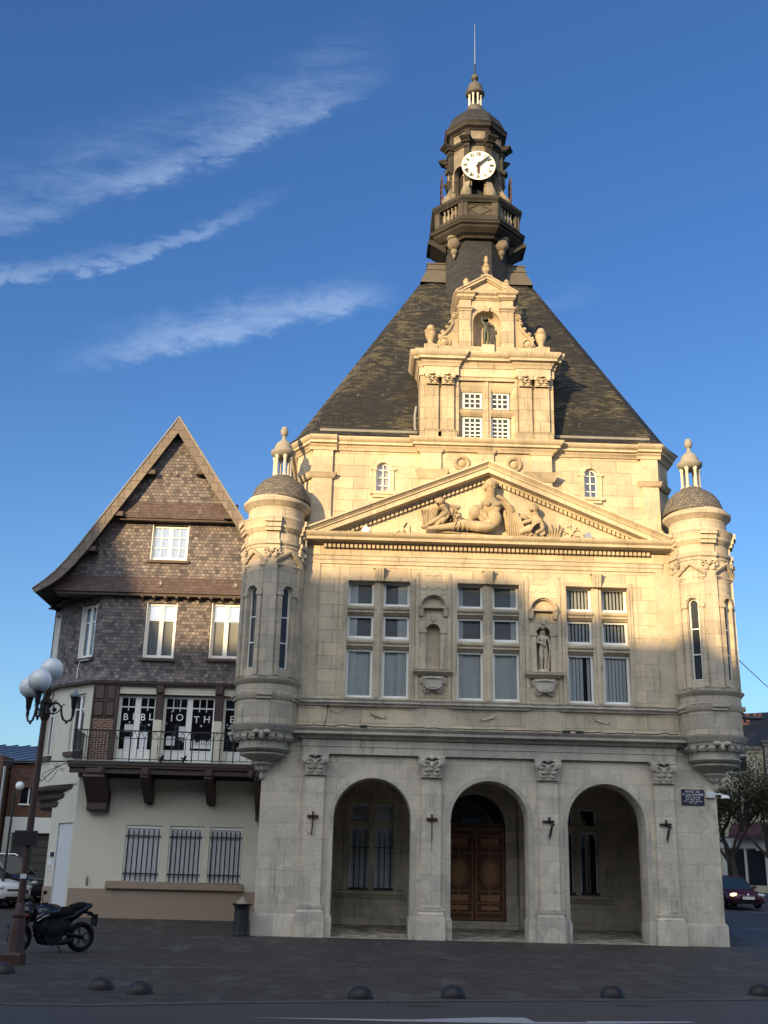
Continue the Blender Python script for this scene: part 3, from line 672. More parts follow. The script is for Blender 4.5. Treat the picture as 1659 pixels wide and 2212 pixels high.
for i, x in enumerate((-1.735, 1.765)):
    b = MB(); nx = -1.735 if i == 0 else 1.735; x = nx
    b.box(x-.23, x+.23, .215, .23, 7.86, 9.33)
    for s in (-1, 1):
        e = x+s*.30; b.box(e-.07, e+.07, -.05, .02, 7.84, 9.05); b.box(e-.10, e+.10, -.075, .02, 9.0, 9.09); b.box(e-.09, e+.09, -.07, .02, 7.84, 7.94)
        b.tbox(x+s*.38, -.02, 9.54, 9.78, .06, .07, .075, .13); b.box(x+s*.38-.09, x+s*.38+.09, -.12, .02, 9.76, 9.79)
    b.arch_ring(f0, x, 9.07, .23, .36, -.05, .02); b.tbox(x, 0, 9.38, 9.56, .06, .09, .08, .10)
    b.prism([(-.02, 9.79), (-.16, 9.79), (-.18, 9.84), (-.02, 9.84)], 'x', x-.46, x+.46) if 0 else b.box(x-.47, x+.47, -.17, .02, 9.78, 9.83)
    a0 = math.asin(.0)
    for r0, r1, d in ((.36, .40, -.10), (.40, .46, -.17)): b.arch_ring(f0, x, 9.80, r0, r1, d, .02)
    b.mold([(0, 7.64), (.05, 7.66), (.09, 7.72), (.15, 7.76), (.15, 7.80), (.17, 7.83), (0, 7.85)], [(x-.45, .02), (x-.45, -.06), (x+.45, -.06), (x+.45, .02)])
    w = b.build('wall_niche', T, HALL)
    b = MB()
    b.tbox(x, -.02, 7.20, 7.62, .22, .10, .33, .16); b.box(x-.24, x+.24, -.16, .02, 7.28, 7.5)
    for s in (-1, 1):
        b.tube(spiral(x+s*.33, 7.52, -.12, .01, .085, 1.3, pi, 16, s), .028, 6); b.tube(spiral(x+s*.27, 7.24, -.08, .01, .06, 1.3, 0, 16, s), .022, 6)
        b.tube([(x+s*.33, -.1, 7.44), (x+s*.26, -.12, 7.36), (x+s*.3, -.1, 7.28)], .03, 6); b.tube([(x+s*.1, -.1, 7.2), (x+s*.18, -.1, 7.14), (x+s*.26, -.08, 7.15)], .03, 6)
    b.tube([(x-.22, -.17, 7.27), (x-.08, -.18, 7.23), (x+.08, -.18, 7.23), (x+.22, -.17, 7.27)], .025, 6); b.tube([(x-.25, -.17, 7.55), (x, -.19, 7.58), (x+.25, -.17, 7.55)], .03, 6)
    b.build('carved_console', TL, w, smooth=50)
    b = MB()
    for s in (-1, 1): b.tube([(x+s*.40, -.0, 10.80), (x+s*.40, 0, 10.58), (x+s*.44, 0, 10.56), (x+s*.44, 0, 10.44), (x+s*.36, 0, 10.44), (x+s*.26, 0, 10.40), (x+s*.2, 0, 10.50), (x+s*.12, 0, 10.5), (x+s*.1, 0, 10.42), (x, 0, 10.42)], .014, 5)
    b.tube([(x-.24, 0, 10.86), (x-.2, 0, 10.9), (x-.1, 0, 10.88), (x, 0, 10.86), (x+.1, 0, 10.88), (x+.2, 0, 10.9), (x+.24, 0, 10.86)], .014, 5)
    b.build('strapwork_panel', T, w)

# ---- main entablature and pediment
b = MB(); pth = [(-5.62, 0), (5.62, 0)]
b.mold([(-.02, 11.18), (.04, 11.18), (.04, 11.30), (.065, 11.31), (.065, 11.43), (.09, 11.45), (.09, 11.48), (-.02, 11.5)], pth)
b.mold([(-.02, 11.83), (.12, 11.83), (.14, 11.86), (.40, 11.885), (.40, 11.97), (.45, 12.0), (.52, 12.07), (.53, 12.12), (-.02, 12.16)], [(-5.72, .3), (-5.72, 0), (5.72, 0), (5.72, .3)])
b.build('cornice', T, HALL)
b = MB()
for i in range(75): b.box(-5.23+i*.1405-.045, -5.23+i*.1405+.045, -.13, .0, 11.70, 11.83)
b.build('dentils', T, HALL, smooth=0)
PED = MB(); SLP = .418
def rake(bm, prof, x0, x1, za):
    vs = []; n = len(prof)
    for x in (x0, x1):
        for o, h in prof: vs.append((x, -o, za-SLP*abs(x)+h))
    bm.add(vs, [(i, (i+1) % n, n+(i+1) % n, n+i) for i in range(n)]+[tuple(range(n)), tuple(range(n, 2*n))[::-1]])
for s in (-1, 1):
    rake(PED, [(-.5, .02), (.0, .02), (.10, .03), (.13, .09), (.38, .12), (.38, .27), (.43, .30), (.43, .33), (.50, .42), (.54, .44), (.54, .50), (-.5, .52)], s*5.95, 0, 14.20)
    for i in range(1, 38):
        x = s*i*.141
        if 14.2-SLP*abs(x) > 12.3: rake(PED, [(.0, -.10), (.10, -.10), (.10, .022), (.0, .022)], x-s*.045, x+s*.045, 14.2)
PED.prism([(-5.2, 12.1), (5.2, 12.1), (0, 14.3)], 'y', .012, .5)
ped = PED.build('pediment', T, HALL)
def rel(zx, zy, y): return (-3.463+.004217*zx, y, 14.50-.004653*zy)
P = lambda zx, zy, y, r, r2=None: rel(zx, zy, y)+((r, r2) if r2 else (r,))
def womanx(b):
    hc = Vector(rel(842, 140, -.30))
    b.sphere(hc+Vector((.0, .02, .05)), 1, 12, 8, (.215, .22, .2)); b.sphere(hc+Vector((.10, -.13, -.07)), 1, 8, 6, (.035, .05, .05)); b.sphere(hc+Vector((-.14, .04, .0)), 1, 8, 6, (.12, .16, .16))
    for s in (-1, 1): b.sphere(rel(855+s*38, 275, -.40), 1, 10, 7, (.11, .08, .095))
    b.sphere(rel(868, 375, -.30), 1, 12, 8, (.24, .17, .30)); b.sphere(rel(725, 325, -.20), 1, 12, 8, (.22, .17, .26)); b.sphere(rel(640, 415, -.32), 1, 10, 7, (.22, .15, .13))
    b.sphere(rel(780, 440, -.30), 1, 12, 8, (.42, .20, .17)); b.sphere(rel(850, 300, -.22), 1, 12, 8, (.30, .2, .24)); b.sphere(rel(330, 447, -.28), 1, 8, 6, (.14, .08, .06))
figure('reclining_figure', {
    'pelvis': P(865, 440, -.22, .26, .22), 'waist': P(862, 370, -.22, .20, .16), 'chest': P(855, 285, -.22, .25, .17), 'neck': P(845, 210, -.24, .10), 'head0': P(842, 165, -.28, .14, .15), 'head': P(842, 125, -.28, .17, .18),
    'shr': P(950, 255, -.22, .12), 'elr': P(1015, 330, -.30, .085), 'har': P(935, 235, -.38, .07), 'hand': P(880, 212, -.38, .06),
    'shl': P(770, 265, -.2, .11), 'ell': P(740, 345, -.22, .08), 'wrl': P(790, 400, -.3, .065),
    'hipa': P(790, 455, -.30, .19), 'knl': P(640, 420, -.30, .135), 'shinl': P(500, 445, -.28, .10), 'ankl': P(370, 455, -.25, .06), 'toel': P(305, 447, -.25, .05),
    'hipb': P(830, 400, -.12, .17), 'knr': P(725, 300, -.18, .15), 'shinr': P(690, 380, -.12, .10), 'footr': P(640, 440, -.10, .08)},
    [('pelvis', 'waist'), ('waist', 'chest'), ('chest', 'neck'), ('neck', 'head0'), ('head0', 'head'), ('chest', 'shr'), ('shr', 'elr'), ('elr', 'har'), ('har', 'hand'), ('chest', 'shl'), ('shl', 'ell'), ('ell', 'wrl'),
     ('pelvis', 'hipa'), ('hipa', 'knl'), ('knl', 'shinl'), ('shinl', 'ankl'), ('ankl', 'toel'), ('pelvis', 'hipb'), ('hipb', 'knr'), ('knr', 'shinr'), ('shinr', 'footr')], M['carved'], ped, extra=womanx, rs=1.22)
def putto(name, H, T_, joints, edges, hx):
    def ex(b): b.sphere(Vector(rel(*H))+Vector((0, .02, .04)), 1, 10, 7, (.17, .17, .15)); b.sphere(Vector(rel(*H))+Vector((hx*.12, -.12, -.04)), .035, 8, 5)
    figure(name, joints, edges, M['carved'], ped, extra=ex, rs=1.25)
putto('child_figure', (452, 268, -.28), 0, {
    'pelvis': P(520, 400, -.16, .16), 'chest': P(515, 335, -.18, .16), 'neck': P(480, 300, -.22, .08), 'head': P(455, 270, -.26, .13, .14), 'sh': P(500, 340, -.28, .085), 'el': P(430, 390, -.32, .065), 'ha': P(370, 425, -.3, .055), 'fi': P(340, 440, -.3, .04),
    'kn': P(450, 395, -.26, .10), 'ft': P(420, 440, -.26, .07)}, [('pelvis', 'chest'), ('chest', 'neck'), ('neck', 'head'), ('chest', 'sh'), ('sh', 'el'), ('el', 'ha'), ('ha', 'fi'), ('pelvis', 'kn'), ('kn', 'ft')], -1)
putto('child_figure', (1175, 300, -.28), 0, {
    'pelvis': P(1190, 440, -.16, .16), 'chest': P(1190, 370, -.18, .15), 'neck': P(1185, 330, -.22, .08), 'head': P(1172, 300, -.26, .13, .14), 'sh': P(1225, 375, -.26, .075), 'el': P(1240, 440, -.30, .06), 'ha': P(1180, 475, -.3, .055),
    'kn': P(1120, 440, -.26, .11), 'ft': P(1060, 470, -.26, .07), 'sl': P(1150, 380, -.28, .07), 'hl': P(1080, 400, -.3, .05)}, [('pelvis', 'chest'), ('chest', 'neck'), ('neck', 'head'), ('chest', 'sh'), ('sh', 'el'), ('el', 'ha'), ('pelvis', 'kn'), ('kn', 'ft'), ('chest', 'sl'), ('sl', 'hl')], -1)
b = MB()      # drapery, wheat and leaves carved behind the figures
def blob(zx, zy, y, a, d, h, rot=0): b.sphere(rel(zx, zy, y), 1, 10, 7, (a, d, h), Matrix.Rotation(rot, 3, 'Y'))
for zx, zy, a, h, ro in ((985, 400, .10, .45, -.25), (1015, 430, .10, .38, -.3), (960, 370, .08, .5, -.15), (1040, 460, .13, .25, -.5), (1070, 480, .2, .14, .2), (790, 330, .06, .32, .25), (770, 300, .06, .25, .35), (1110, 470, .18, .12, 0), (1160, 480, .25, .10, .1), (700, 485, .9, .06, .05), (560, 478, .6, .05, .08)):
    blob(zx, zy, -.10, a, .14, h, ro)
for zx, zy, a, h, ro in ((560, 350, .16, .30, -.4), (590, 360, .12, .28, -.5), (1060, 370, .28, .14, .2), (1100, 350, .2, .12, .3), (1130, 400, .22, .10, .2), (1210, 490, .3, .08, 0), (1050, 420, .1, .2, -.3)): blob(zx, zy, -.06, a, .13, h, ro)
for i in range(9):
    x0, z0 = 330+i*9, 440-i*6; b.tube([rel(x0, z0, -.06), rel(300+i*14+20, 370-i*8, -.10), rel(300+i*24, 300-i*3, -.08)], [.05, .04, .015], 6)
for i in range(6):
    x0 = 1290+i*14; b.tube([rel(x0, 495, -.06), rel(x0+(i-2)*10, 440-i*4, -.08), rel(x0+(i-2)*18-10, 380+(i % 2)*25, -.06)], [.045, .035, .012], 6)
for i in range(4): b.tube([rel(500+i*18, 300, -.05), rel(530+i*20, 280, -.07), rel(540+i*22, 255+4*i, -.05)], [.03, .03, .01], 5)
rnd = random.Random(3)
for i in range(9):      # folds of the cloth on the right and over the lap
    x0 = 955+i*10; b.tube([rel(x0-6, 262+i*4, -.26), rel(x0+18+i*2, 340+i*6, -.32), rel(x0+24+i*5, 420+i*3, -.28), rel(x0+22+i*7, 490, -.22)], [.018, .032, .035, .03], 6)
for i in range(8):
    u = 560+i*36; b.tube([rel(u+20, 392+(i % 3)*4, -.36), rel(u+6, 425, -.46), rel(u-14, 468+(i % 2)*6, -.36)], [.014, .024, .016], 5)
for i in range(7): b.tube([rel(775+i*7, 255+i*3, -.22), rel(768+i*8, 320, -.26), rel(782+i*7, 385+i*2, -.26)], [.014, .022, .014], 5)
for i in range(10):
    a = -.2+i*.35; b.sphere(rel(842+34*cos(a), 118-26*sin(a)*.9, -.36+.03*(i % 2)), 1, 7, 5, (.06, .05, .055))
for i in range(14): b.sphere(rel(560+rnd.uniform(-30, 40), 350+rnd.uniform(-40, 50), -.20), 1, 6, 4, (.045, .05, .06))
for i in range(10): b.sphere(rel(1100+rnd.uniform(-60, 70), 380+rnd.uniform(-30, 100), -.18-.06*rnd.random()), 1, 6, 4, (.08, .07, .045), Matrix.Rotation(rnd.uniform(-1, 1), 3, 'Y'))
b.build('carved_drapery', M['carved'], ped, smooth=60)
b = MB(); cx, cz = -2.79, 12.38
for k in range(4):
    a = k*pi/2+.0; t = lambda r, w: (cx+r*cos(a)-w*sin(a), cz+r*sin(a)+w*cos(a))
    b.prism([t(.05, -.03), t(.26, -.15), t(.26, .15), t(.05, .03)], 'y', -.05, .02)
for k in range(2):
    a = R(62+k*60); b.tube([(cx-.3*cos(a), -.05, cz-.3*sin(a)), (cx+.3*cos(a), -.05, cz+.3*sin(a))], .018, 5)
b.lathe(0, 0, [(.08, 0), (.08, .05)], 12); b.v = b.v[:-24]+[(cx+v[0], -.03-v[2], cz+v[1]) for v in b.v[-24:]]
b.build('military_cross', T, ped)
b = MB(); cx, cz = 2.72, 12.44
for k in range(5):
    a = R(18+k*72+18); b.tube([(cx, -.02, cz), (cx+.19*cos(a), -.03, cz+.19*sin(a))], [.035, .025], 6)
    for s in (-1, 1): b.sphere((cx+.24*cos(a+s*.2), -.02, cz+.24*sin(a+s*.2)), .035, 8, 5)
b.sphere((cx, -.02, cz), 1, 10, 6, (.09, .05, .09)); b.build('honour_star', T, ped)
for x in (-3.95, 3.2):
    b = MB(); b.tbox(x, -.28, 12.15, 12.36, .11, .06, .11, .06); b.xf(Matrix.Translation((x, 0, 12.25)) @ Matrix.Rotation(R(25 if x < 0 else -20), 4, 'Y') @ Matrix.Translation((-x, 0, -12.25)))
    b.tube([(x, -.25, 12.1), (x, -.25, 12.2)], .03, 6); b.build('floodlight', M['white'] if x < 0 else M['zinc'], HALL)

# ---- attic storey
def attic(o): return [(-6.35-o, 6.6+o), (-6.35-o, 1.3-o*.41), (-5.8-o*.41, .5-o), (5.8+o*.41, .5-o), (6.35+o, 1.3-o*.41), (6.35+o, 6.6+o)]
b = MB(); f5 = FY(.5); ops = [(c-.22, c+.22, 13.84, 14.66, 1, .2) for c in (-3.43, 3.53)]
b.wall(f5, -5.8, 5.8, 12.3, 15.5, ops)
b.wall(SEG((-6.35, 1.3), (-5.8, .5)), 0, .97, 12, 15.5); b.wall(SEG((5.8, .5), (6.35, 1.3)), 0, .97, 12, 15.5)
b.wall(SEG((-6.35, 6.6), (-6.35, 1.3)), 0, 5.3, 12, 15.5); b.wall(SEG((6.35, 1.3), (6.35, 6.6)), 0, 5.3, 12, 15.5); b.wall(SEG((6.35, 6.6), (-6.35, 6.6)), 0, 12.7, 12, 15.5)
b.box(-6.6, 6.6, .48, 6.9, 12.28, 12.42)
b.build('attic_wall', S, HALL, smooth=0)
b = MB()
b.box(-5.79, -5.12, .40, .5, 12.42, 15.3); b.box(5.22, 5.79, .40, .5, 12.42, 15.3)
for s in (-1, 1):
    pth = [(-6.3, 1.15), (-5.82, .40), (-5.10, .40), (-5.10, .52)] if s < 0 else [(5.2, .52), (5.2, .40), (5.82, .40), (6.3, 1.15)]
    b.mold([(0, 14.24), (.03, 14.26), (.08, 14.32), (.10, 14.38), (.13, 14.42), (0, 14.46)], pth)
    b.mold([(0, 12.42), (.03, 12.42), (.03, 12.72), (0, 12.75)], pth)
b.box(-2.2, 2.2, .34, .5, 12.42, 15.28)
for x0, x1 in ((-2.2, -1.50), (-.24, .26), (1.5, 2.2)):
    b.box(x0, x1, .26, .36, 12.42, 15.22); b.mold([(0, 15.20), (.03, 15.22), (.05, 15.28), (.09, 15.33), (0, 15.34)], [(x0, .36), (x0, .26), (x1, .26), (x1, .36)])
for x0, x1 in ((-2.3, -1.3), (1.3, 2.35)): b.mold([(0, 14.26), (.03, 14.30), (.09, 14.42), (.12, 14.5), (.16, 14.56), (0, 14.6)], [(x0+.1, .4), (x0+.1, .24), (x1-.1, .24), (x1-.1, .4)])
b.build('attic_pier', T, HALL)
for x in (-.80, .95):
    b = MB()
    for i in range(16): a = 2*pi*i/16; b.sphere((x+.22*cos(a), .31, 14.88+.22*sin(a)), 1, 8, 6, (.065, .05, .065))
    b.sphere((x, .33, 14.88), 1, 10, 6, (.14, .05, .14)); b.build('laurel_wreath', M['carved'], HALL, smooth=60)
for c, inner in ((-3.43, 'ochre'), (3.53, 'dark')):
    b = MB()
    b.arch_ring(f5, c, 14.66, .225, .33, -.035, .03, 14)
    for s in (-1, 1): b.box(c+s*.30-.07, c+s*.30+.07, .455, .52, 13.84, 14.62); b.box(c+s*.31-.11, c+s*.31+.11, .43, .52, 14.60, 14.67)
    b.box(c-.42, c+.42, .38, .52, 13.74, 13.84); b.box(c-.34, c+.34, .42, .52, 13.64, 13.74)
    w = b.build('attic_window', T, HALL)
    b = MB()
    for u in (-.22, .18): b.box(c+u, c+u+.04, .58, .63, 13.84, 14.66)
    b.arch_ring(f5, c, 14.66, .17, .22, .08, .13, 12); b.box(c-.015, c+.015, .59, .62, 13.84, 14.85)
    for z in (13.84, 14.08, 14.36, 14.63): b.box(c-.19, c+.19, .592, .618, z, z+.03)
    b.m = 1; b.prism([(c-.2, 13.85)]+[(c+.2, 13.85)]+[(c+.2*cos(pi*i/10), 14.66+.2*sin(pi*i/10)) for i in range(11)], 'y', .625, .632)
    b.m = 2; b.box(c-.22, c+.22, .69, .70, 13.84, 14.88)
    b.build('sash', [M['white'], M['glass'], M[inner]], w)
b = MB()      # eaves cornice, breaking forward under the dormer
front = [(-6.35, 6.6), (-6.35, 1.3), (-5.80, .5), (-5.05, .40), (-4.9, .5), (-2.25, .5), (-2.25, .30), (2.25, .30), (2.25, .5), (5.15, .5), (5.3, .40), (5.80, .5), (6.35, 1.3), (6.35, 6.6), (-6.35, 6.6)]
front = [(-6.35, 6.6), (-6.35, 1.3), (-5.80, .5), (-2.25, .5), (-2.25, .30), (2.25, .30), (2.25, .5), (5.80, .5), (6.35, 1.3), (6.35, 6.6)]
b.mold([(-.05, 15.26), (.05, 15.27), (.07, 15.33), (.13, 15.38), (.13, 15.41), (.22, 15.44), (.22, 15.52), (.27, 15.55), (.33, 15.62), (.34, 15.68), (-.05, 15.70)], front)
for s in (-1, 1):
    xs = (-5.9, -5.0) if s < 0 else (5.1, 5.9)
    b.mold([(-.02, 15.24), (.05, 15.245), (.07, 15.34), (.13, 15.39), (.13, 15.42), (.23, 15.45), (.23, 15.53), (.28, 15.56), (.34, 15.63), (.35, 15.685), (-.02, 15.705)], [(xs[0], .42), (xs[1], .42)])
b.build('eaves_cornice', T, HALL)
# ---- roof
def ringpts(xf, yf, xc, yc, z, yb=6.6):
    return [(-xf, yf, z), (xf, yf, z), (xc, yc, z), (xc, yb-(yc-yf), z), (xf, yb, z), (-xf, yb, z), (-xc, yb-(yc-yf), z), (-xc, yc, z)]
def rings(b, A, B_):
    n = len(A); b.add(A+B_, [(i, (i+1) % n, n+(i+1) % n, n+i) for i in range(n)])
b = MB()
r0 = ringpts(5.95, .19, 6.74, 1.19, 15.70, 6.9); r1 = ringpts(5.76, .60, 6.42, 1.38, 16.05); r2 = ringpts(1.62, 3.30, 1.86, 3.40, 23.85, 3.55)
rings(b, r0, r1); rings(b, r1, r2); b.f.append([8+8+i for i in range(8)]) if 0 else b.add(r2, [tuple(range(8))])
roof = b.build('roof', M['roof'], HALL, smooth=0)
b = MB()      # pale flashing where the slope changes
for x0, x1 in ((-5.6, -2.3), (2.35, 5.6)): b.prism([(.52, 15.99), (.50, 16.06), (.62, 16.12), (.66, 16.07)], 'x', x0, x1)
b.build('flashing', M['lead'], roof, smooth=0)
b = MB()      # dark valley sheets beside the dormer, hip strips
for s in (-1, 1):
    def onroof(x, z, o=.012): return (x, .62+(z-16.02)*(3.30-.62)/(23.85-16.02)-o, z)
    b.add([onroof(s*2.3, 16.05), onroof(s*2.72, 16.05), onroof(s*2.72, 18.2), onroof(s*2.3, 18.75)], [(0, 1, 2, 3)])
b.build('valley_sheet', M['slate'], roof, smooth=0)
b = MB(); b.m = 0
for s in (-1, 1):
    b.add([(s*.6, 3.05, 23.3), (s*2.16, 3.02, 23.3), (s*1.90, 3.22, 23.95), (s*.6, 3.22, 23.95), (s*.6, 3.85, 23.3), (s*2.16, 3.85, 23.3), (s*1.90, 3.65, 23.95), (s*.6, 3.65, 23.95)],
          [(0, 1, 2, 3), (4, 5, 6, 7), (1, 5, 6, 2), (3, 2, 6, 7)])
    b.box(min(s*.6, s*1.93), max(s*.6, s*1.93), 3.19, 3.68, 23.95, 24.0); b.tbox(s*1.27, 3.435, 24.0, 24.22, .62, .2, .60, .16); b.box(min(s*.6, s*1.9), max(s*.6, s*1.9), 3.24, 3.63, 24.22, 24.27)
b.build('ridge_cap', M['leaddark'], roof, smooth=0)
b = MB(); b.tube([(-2.36, .34, 16.9), (-2.40, .32, 16.6), (-2.40, .30, 16.1), (-2.36, .28, 16.0)], .04, 6); b.build('drain_pipe', M['lead'], roof)

# ---- dormer
E0 = .03
b = MB(); yd = .18; fd = FY(yd)
b.wall(fd, E0-2.28, E0+2.28, 15.68, 18.35, [(E0-.96, E0+.96, 15.72, 17.84, 0, .3)])
b.box(E0-2.28, E0-2.27, yd, 2.2, 15.7, 18.8); b.box(E0+2.27, E0+2.28, yd, 2.2, 15.7, 18.8); b.box(E0-2.279, E0+2.279, yd+.01, 1.9, 18.34, 18.79); b.box(E0-2.27, E0+2.27, yd+.31, yd+.33, 15.7, 18.35)
dor = b.build('dormer', M['dormer'], HALL, smooth=0)
b = MB()
for x0, x1 in ((-2.06, -1.60), (-1.545, -1.075), (1.10, 1.57), (1.625, 2.16)):
    cx, hw = (x0+x1)/2, (x1-x0)/2-.02
    b.box(x0+.02, x1-.02, yd-.10, yd+.01, 15.98, 17.62)
    b.mold([(0, 15.68), (.10, 15.68), (.10, 15.86), (.05, 15.90), (.07, 15.94), (.02, 15.99), (0, 16.0)], [(x0+.02, yd), (x0+.02, yd-.10), (x1-.02, yd-.10), (x1-.02, yd)])
b.build('dormer_pilaster', M['dormer'], dor)
b = MB()
for x0, x1 in ((-2.06, -1.60), (-1.545, -1.075), (1.10, 1.57), (1.625, 2.16)): capital(b, (x0+x1)/2, yd-.10, 17.62, 17.99, (x1-x0)/2-.03)
b.build('dormer_capital', T, dor, smooth=50)
b = MB()
pth = [(E0-2.28, 1.6), (E0-2.28, yd), (E0-2.12, yd), (E0-2.12, yd-.11), (E0-1.0, yd-.11), (E0-1.0, yd), (E0+1.0, yd), (E0+1.0, yd-.11), (E0+2.14, yd-.11), (E0+2.14, yd), (E0+2.28, yd), (E0+2.28, 1.6)]
b.mold([(-.1, 17.99), (.03, 17.99), (.03, 18.30), (-.1, 18.30)], pth)
b.mold([(-.1, 18.302), (.06, 18.302), (.09, 18.40), (.13, 18.44), (.13, 18.48), (.24, 18.52), (.24, 18.61), (.29, 18.64), (.35, 18.74), (.36, 18.80), (-.1, 18.82)], pth)
b.build('dormer_cornice', T, dor)
b = MB()
b.box(E0-.14, E0+.14, yd+.03, yd+.26, 15.70, 17.84); b.box(E0-.05, E0+.05, yd-.01, yd+.04, 15.70, 17.84)
for x0, x1 in ((E0-.96, E0-.14), (E0+.14, E0+.96)):
    b.prism([(yd+.26, 16.57), (yd+.10, 16.57), (yd+.04, 16.64), (yd-.0, 16.70), (yd-.01, 16.76), (yd+.10, 16.86), (yd+.26, 16.86)], 'x', x0, x1)
    b.prism([(yd+.26, 17.48), (yd+.12, 17.48), (yd+.04, 17.60), (yd+.04, 17.84), (yd+.26, 17.84)], 'x', x0, x1)
for s in (-1, 1): b.prism([(E0+s*.96, yd+.02), (E0+s*.86, yd+.1), (E0+s*.80, yd+.25), (E0+s*.96, yd+.25)], 'z', 15.7, 17.83)
for s in (-1, 1): b.box(E0+s*1.0-.04, E0+s*1.0+.04, yd-.05, yd+.02, 15.7, 17.92)
b.box(E0-.96, E0+.96, yd-.05, yd+.02, 17.84, 17.92)
b.build('dormer_mullion', M['dormer'], dor)
for x0, x1 in ((E0-.81, E0-.15), (E0+.14, E0+.78)):
    for z0, z1, nr in ((15.72, 16.57, 5), (16.86, 17.48, 3)):
        b = MB(); y0, y1 = yd+.16, yd+.21
        b.box(x0, x0+.07, y0, y1, z0, z1); b.box(x1-.07, x1, y0, y1, z0, z1); b.box(x0+.07, x1-.07, y0, y1, z0, z0+.06); b.box(x0+.07, x1-.07, y0, y1, z1-.06, z1)
        for i in (1, 2): u = x0+.07+(x1-x0-.14)*i/3; b.box(u-.022, u+.022, y0+.01, y1-.005, z0+.06, z1-.06)
        for i in range(1, nr): q = z0+.06+(z1-z0-.12)*i/nr; b.box(x0+.07, x1-.07, y0+.012, y1-.003, q-.02, q+.02)
        b.m = 1; b.box(x0+.05, x1-.05, y1-.02, y1-.012, z0+.04, z1-.04)
        b.build('dormer_window', [M['white'], M['tglass']], dor)
# aedicule
b = MB(); ya = yd+.05; fa = FY(ya)
b.wall(fa, E0-.97, E0+.97, 18.8, 21.15, [(E0-.46, E0+.50, 19.12, 20.10, 1, .001)])
for s in (-1, 1): b.box(E0+s*.965-.005, E0+s*.965+.005, ya, 1.9, 18.8, 21.15)
b.box(E0-.96, E0+.96, ya+.01, ya+.3, 20.7, 21.14); b.box(E0-.96, E0+.96, ya+.62, ya+.64, 18.8, 21.1)
b.lathe(E0+.02, ya, [(.48, 19.0), (.48, 20.10)]+[(.48*cos(pi/2*i/6), 20.10+.48*sin(pi/2*i/6)) for i in range(1, 7)], 16, pi/2, 3*pi/2)
for s in (-1, 1):
    x0 = E0+s*.74; b.box(x0-.21, x0+.21, ya-.09, ya+.02, 19.14, 20.55)
    b.mold([(0, 18.82), (.07, 18.82), (.07, 19.08), (.02, 19.13), (0, 19.15)], [(x0-.21, ya), (x0-.21, ya-.09), (x0+.21, ya-.09), (x0+.21, ya)])
    b.mold([(0, 20.50), (.03, 20.52), (.03, 20.56), (.08, 20.62), (.08, 20.68), (0, 20.70)], [(x0-.21, ya), (x0-.21, ya-.09), (x0+.21, ya-.09), (x0+.21, ya)])
    b.box(x0-.2, x0+.2, ya-.07, ya+.02, 20.7, 20.98)
b.arch_ring(fa, E0+.02, 20.10, .48, .56, -.03, .02)
for s in (-1, 1): b.box(E0+.02+s*.52-.04, E0+.02+s*.52+.04, ya-.028, ya+.02, 19.1, 20.1)
b.tbox(E0+.02, ya-.02, 20.52, 20.72, .07, .06, .10, .10)
pth = [(E0-.97, 1.6), (E0-.97, ya), (E0-.95, ya-.08), (E0-.52, ya-.08), (E0-.52, ya), (E0+.52, ya), (E0+.52, ya-.08), (E0+.95, ya-.08), (E0+.97, ya), (E0+.97, 1.6)]
b.mold([(-.05, 20.96), (.03, 20.97), (.06, 21.02), (.10, 21.05), (.10, 21.12), (.17, 21.18), (.18, 21.22), (-.05, 21.24)], pth)
def rake2(bm, prof, xh, x0, slope, za):
    for s in (-1, 1):
        vs = []; n = len(prof)
        for dx in (xh, 0):
            for o, h in prof: vs.append((x0+s*dx, ya-o, za-slope*dx+h))
        bm.add(vs, [(i, (i+1) % n, n+(i+1) % n, n+i) for i in range(n)]+[tuple(range(n)), tuple(range(n, 2*n))[::-1]])
rake2(b, [(-.3, 0), (.04, 0), (.08, .05), (.14, .06), (.14, .12), (.19, .17), (.19, .21), (-.3, .22)], 1.10, E0+.02, .60, 21.74)
b.prism([(E0-.95, 21.2), (E0+.98, 21.2), (E0+.02, 21.80)], 'y', ya+.02, ya+.3)
b.box(E0-2.1, E0+2.1, yd-.12, yd+.5, 18.82, 19.10)
for s in (-1, 1): b.box(E0+s*1.92-.24, E0+s*1.92+.24, yd-.16, yd+.35, 18.822, 19.13)
aed = b.build('dormer_gable', M['dormer'], dor)
b = MB()
for s in (-1, 1):
    pl = [(.96, 19.1), (1.62, 19.1), (1.70, 19.3), (1.62, 19.52), (1.42, 19.58), (1.22, 19.80), (1.12, 20.1), (1.16, 20.3), (1.08, 20.46), (.96, 20.46)]
    b.prism([(E0+s*x, z) for x, z in pl], 'y', ya+.02, ya+.30)
    b.tube(spiral(E0+s*1.46, 19.33, ya-.0, .03, .22, 1.6, 0, 26, s), .045, 6); b.sphere((E0+s*1.46, ya, 19.33), 1, 12, 8, (.12, .07, .12))
    b.tube(spiral(E0+s*1.10, 20.34, ya, .02, .12, 1.4, 0, 20, s), .035, 6); b.sphere((E0+s*1.10, ya, 20.34), .07, 8, 6)
    b.tube([(E0+s*x, ya, z) for x, z in ((1.66, 19.45), (1.45, 19.62), (1.27, 19.82), (1.16, 20.05), (1.2, 20.25))], [.05, .06, .06, .05, .04], 6)
    for x, z, r in ((1.50, 19.72, .09), (1.34, 19.92, .08), (1.24, 20.12, .07), (1.62, 19.58, .06)): b.sphere((E0+s*x, ya+.05, z), 1, 8, 6, (r, .09, r))
b.build('dormer_scroll', M['carved'], dor, smooth=50)
b = MB()
for x in (-1.90, 1.93): urn(b, x, yd+.05, 19.13, 19.98, .20)
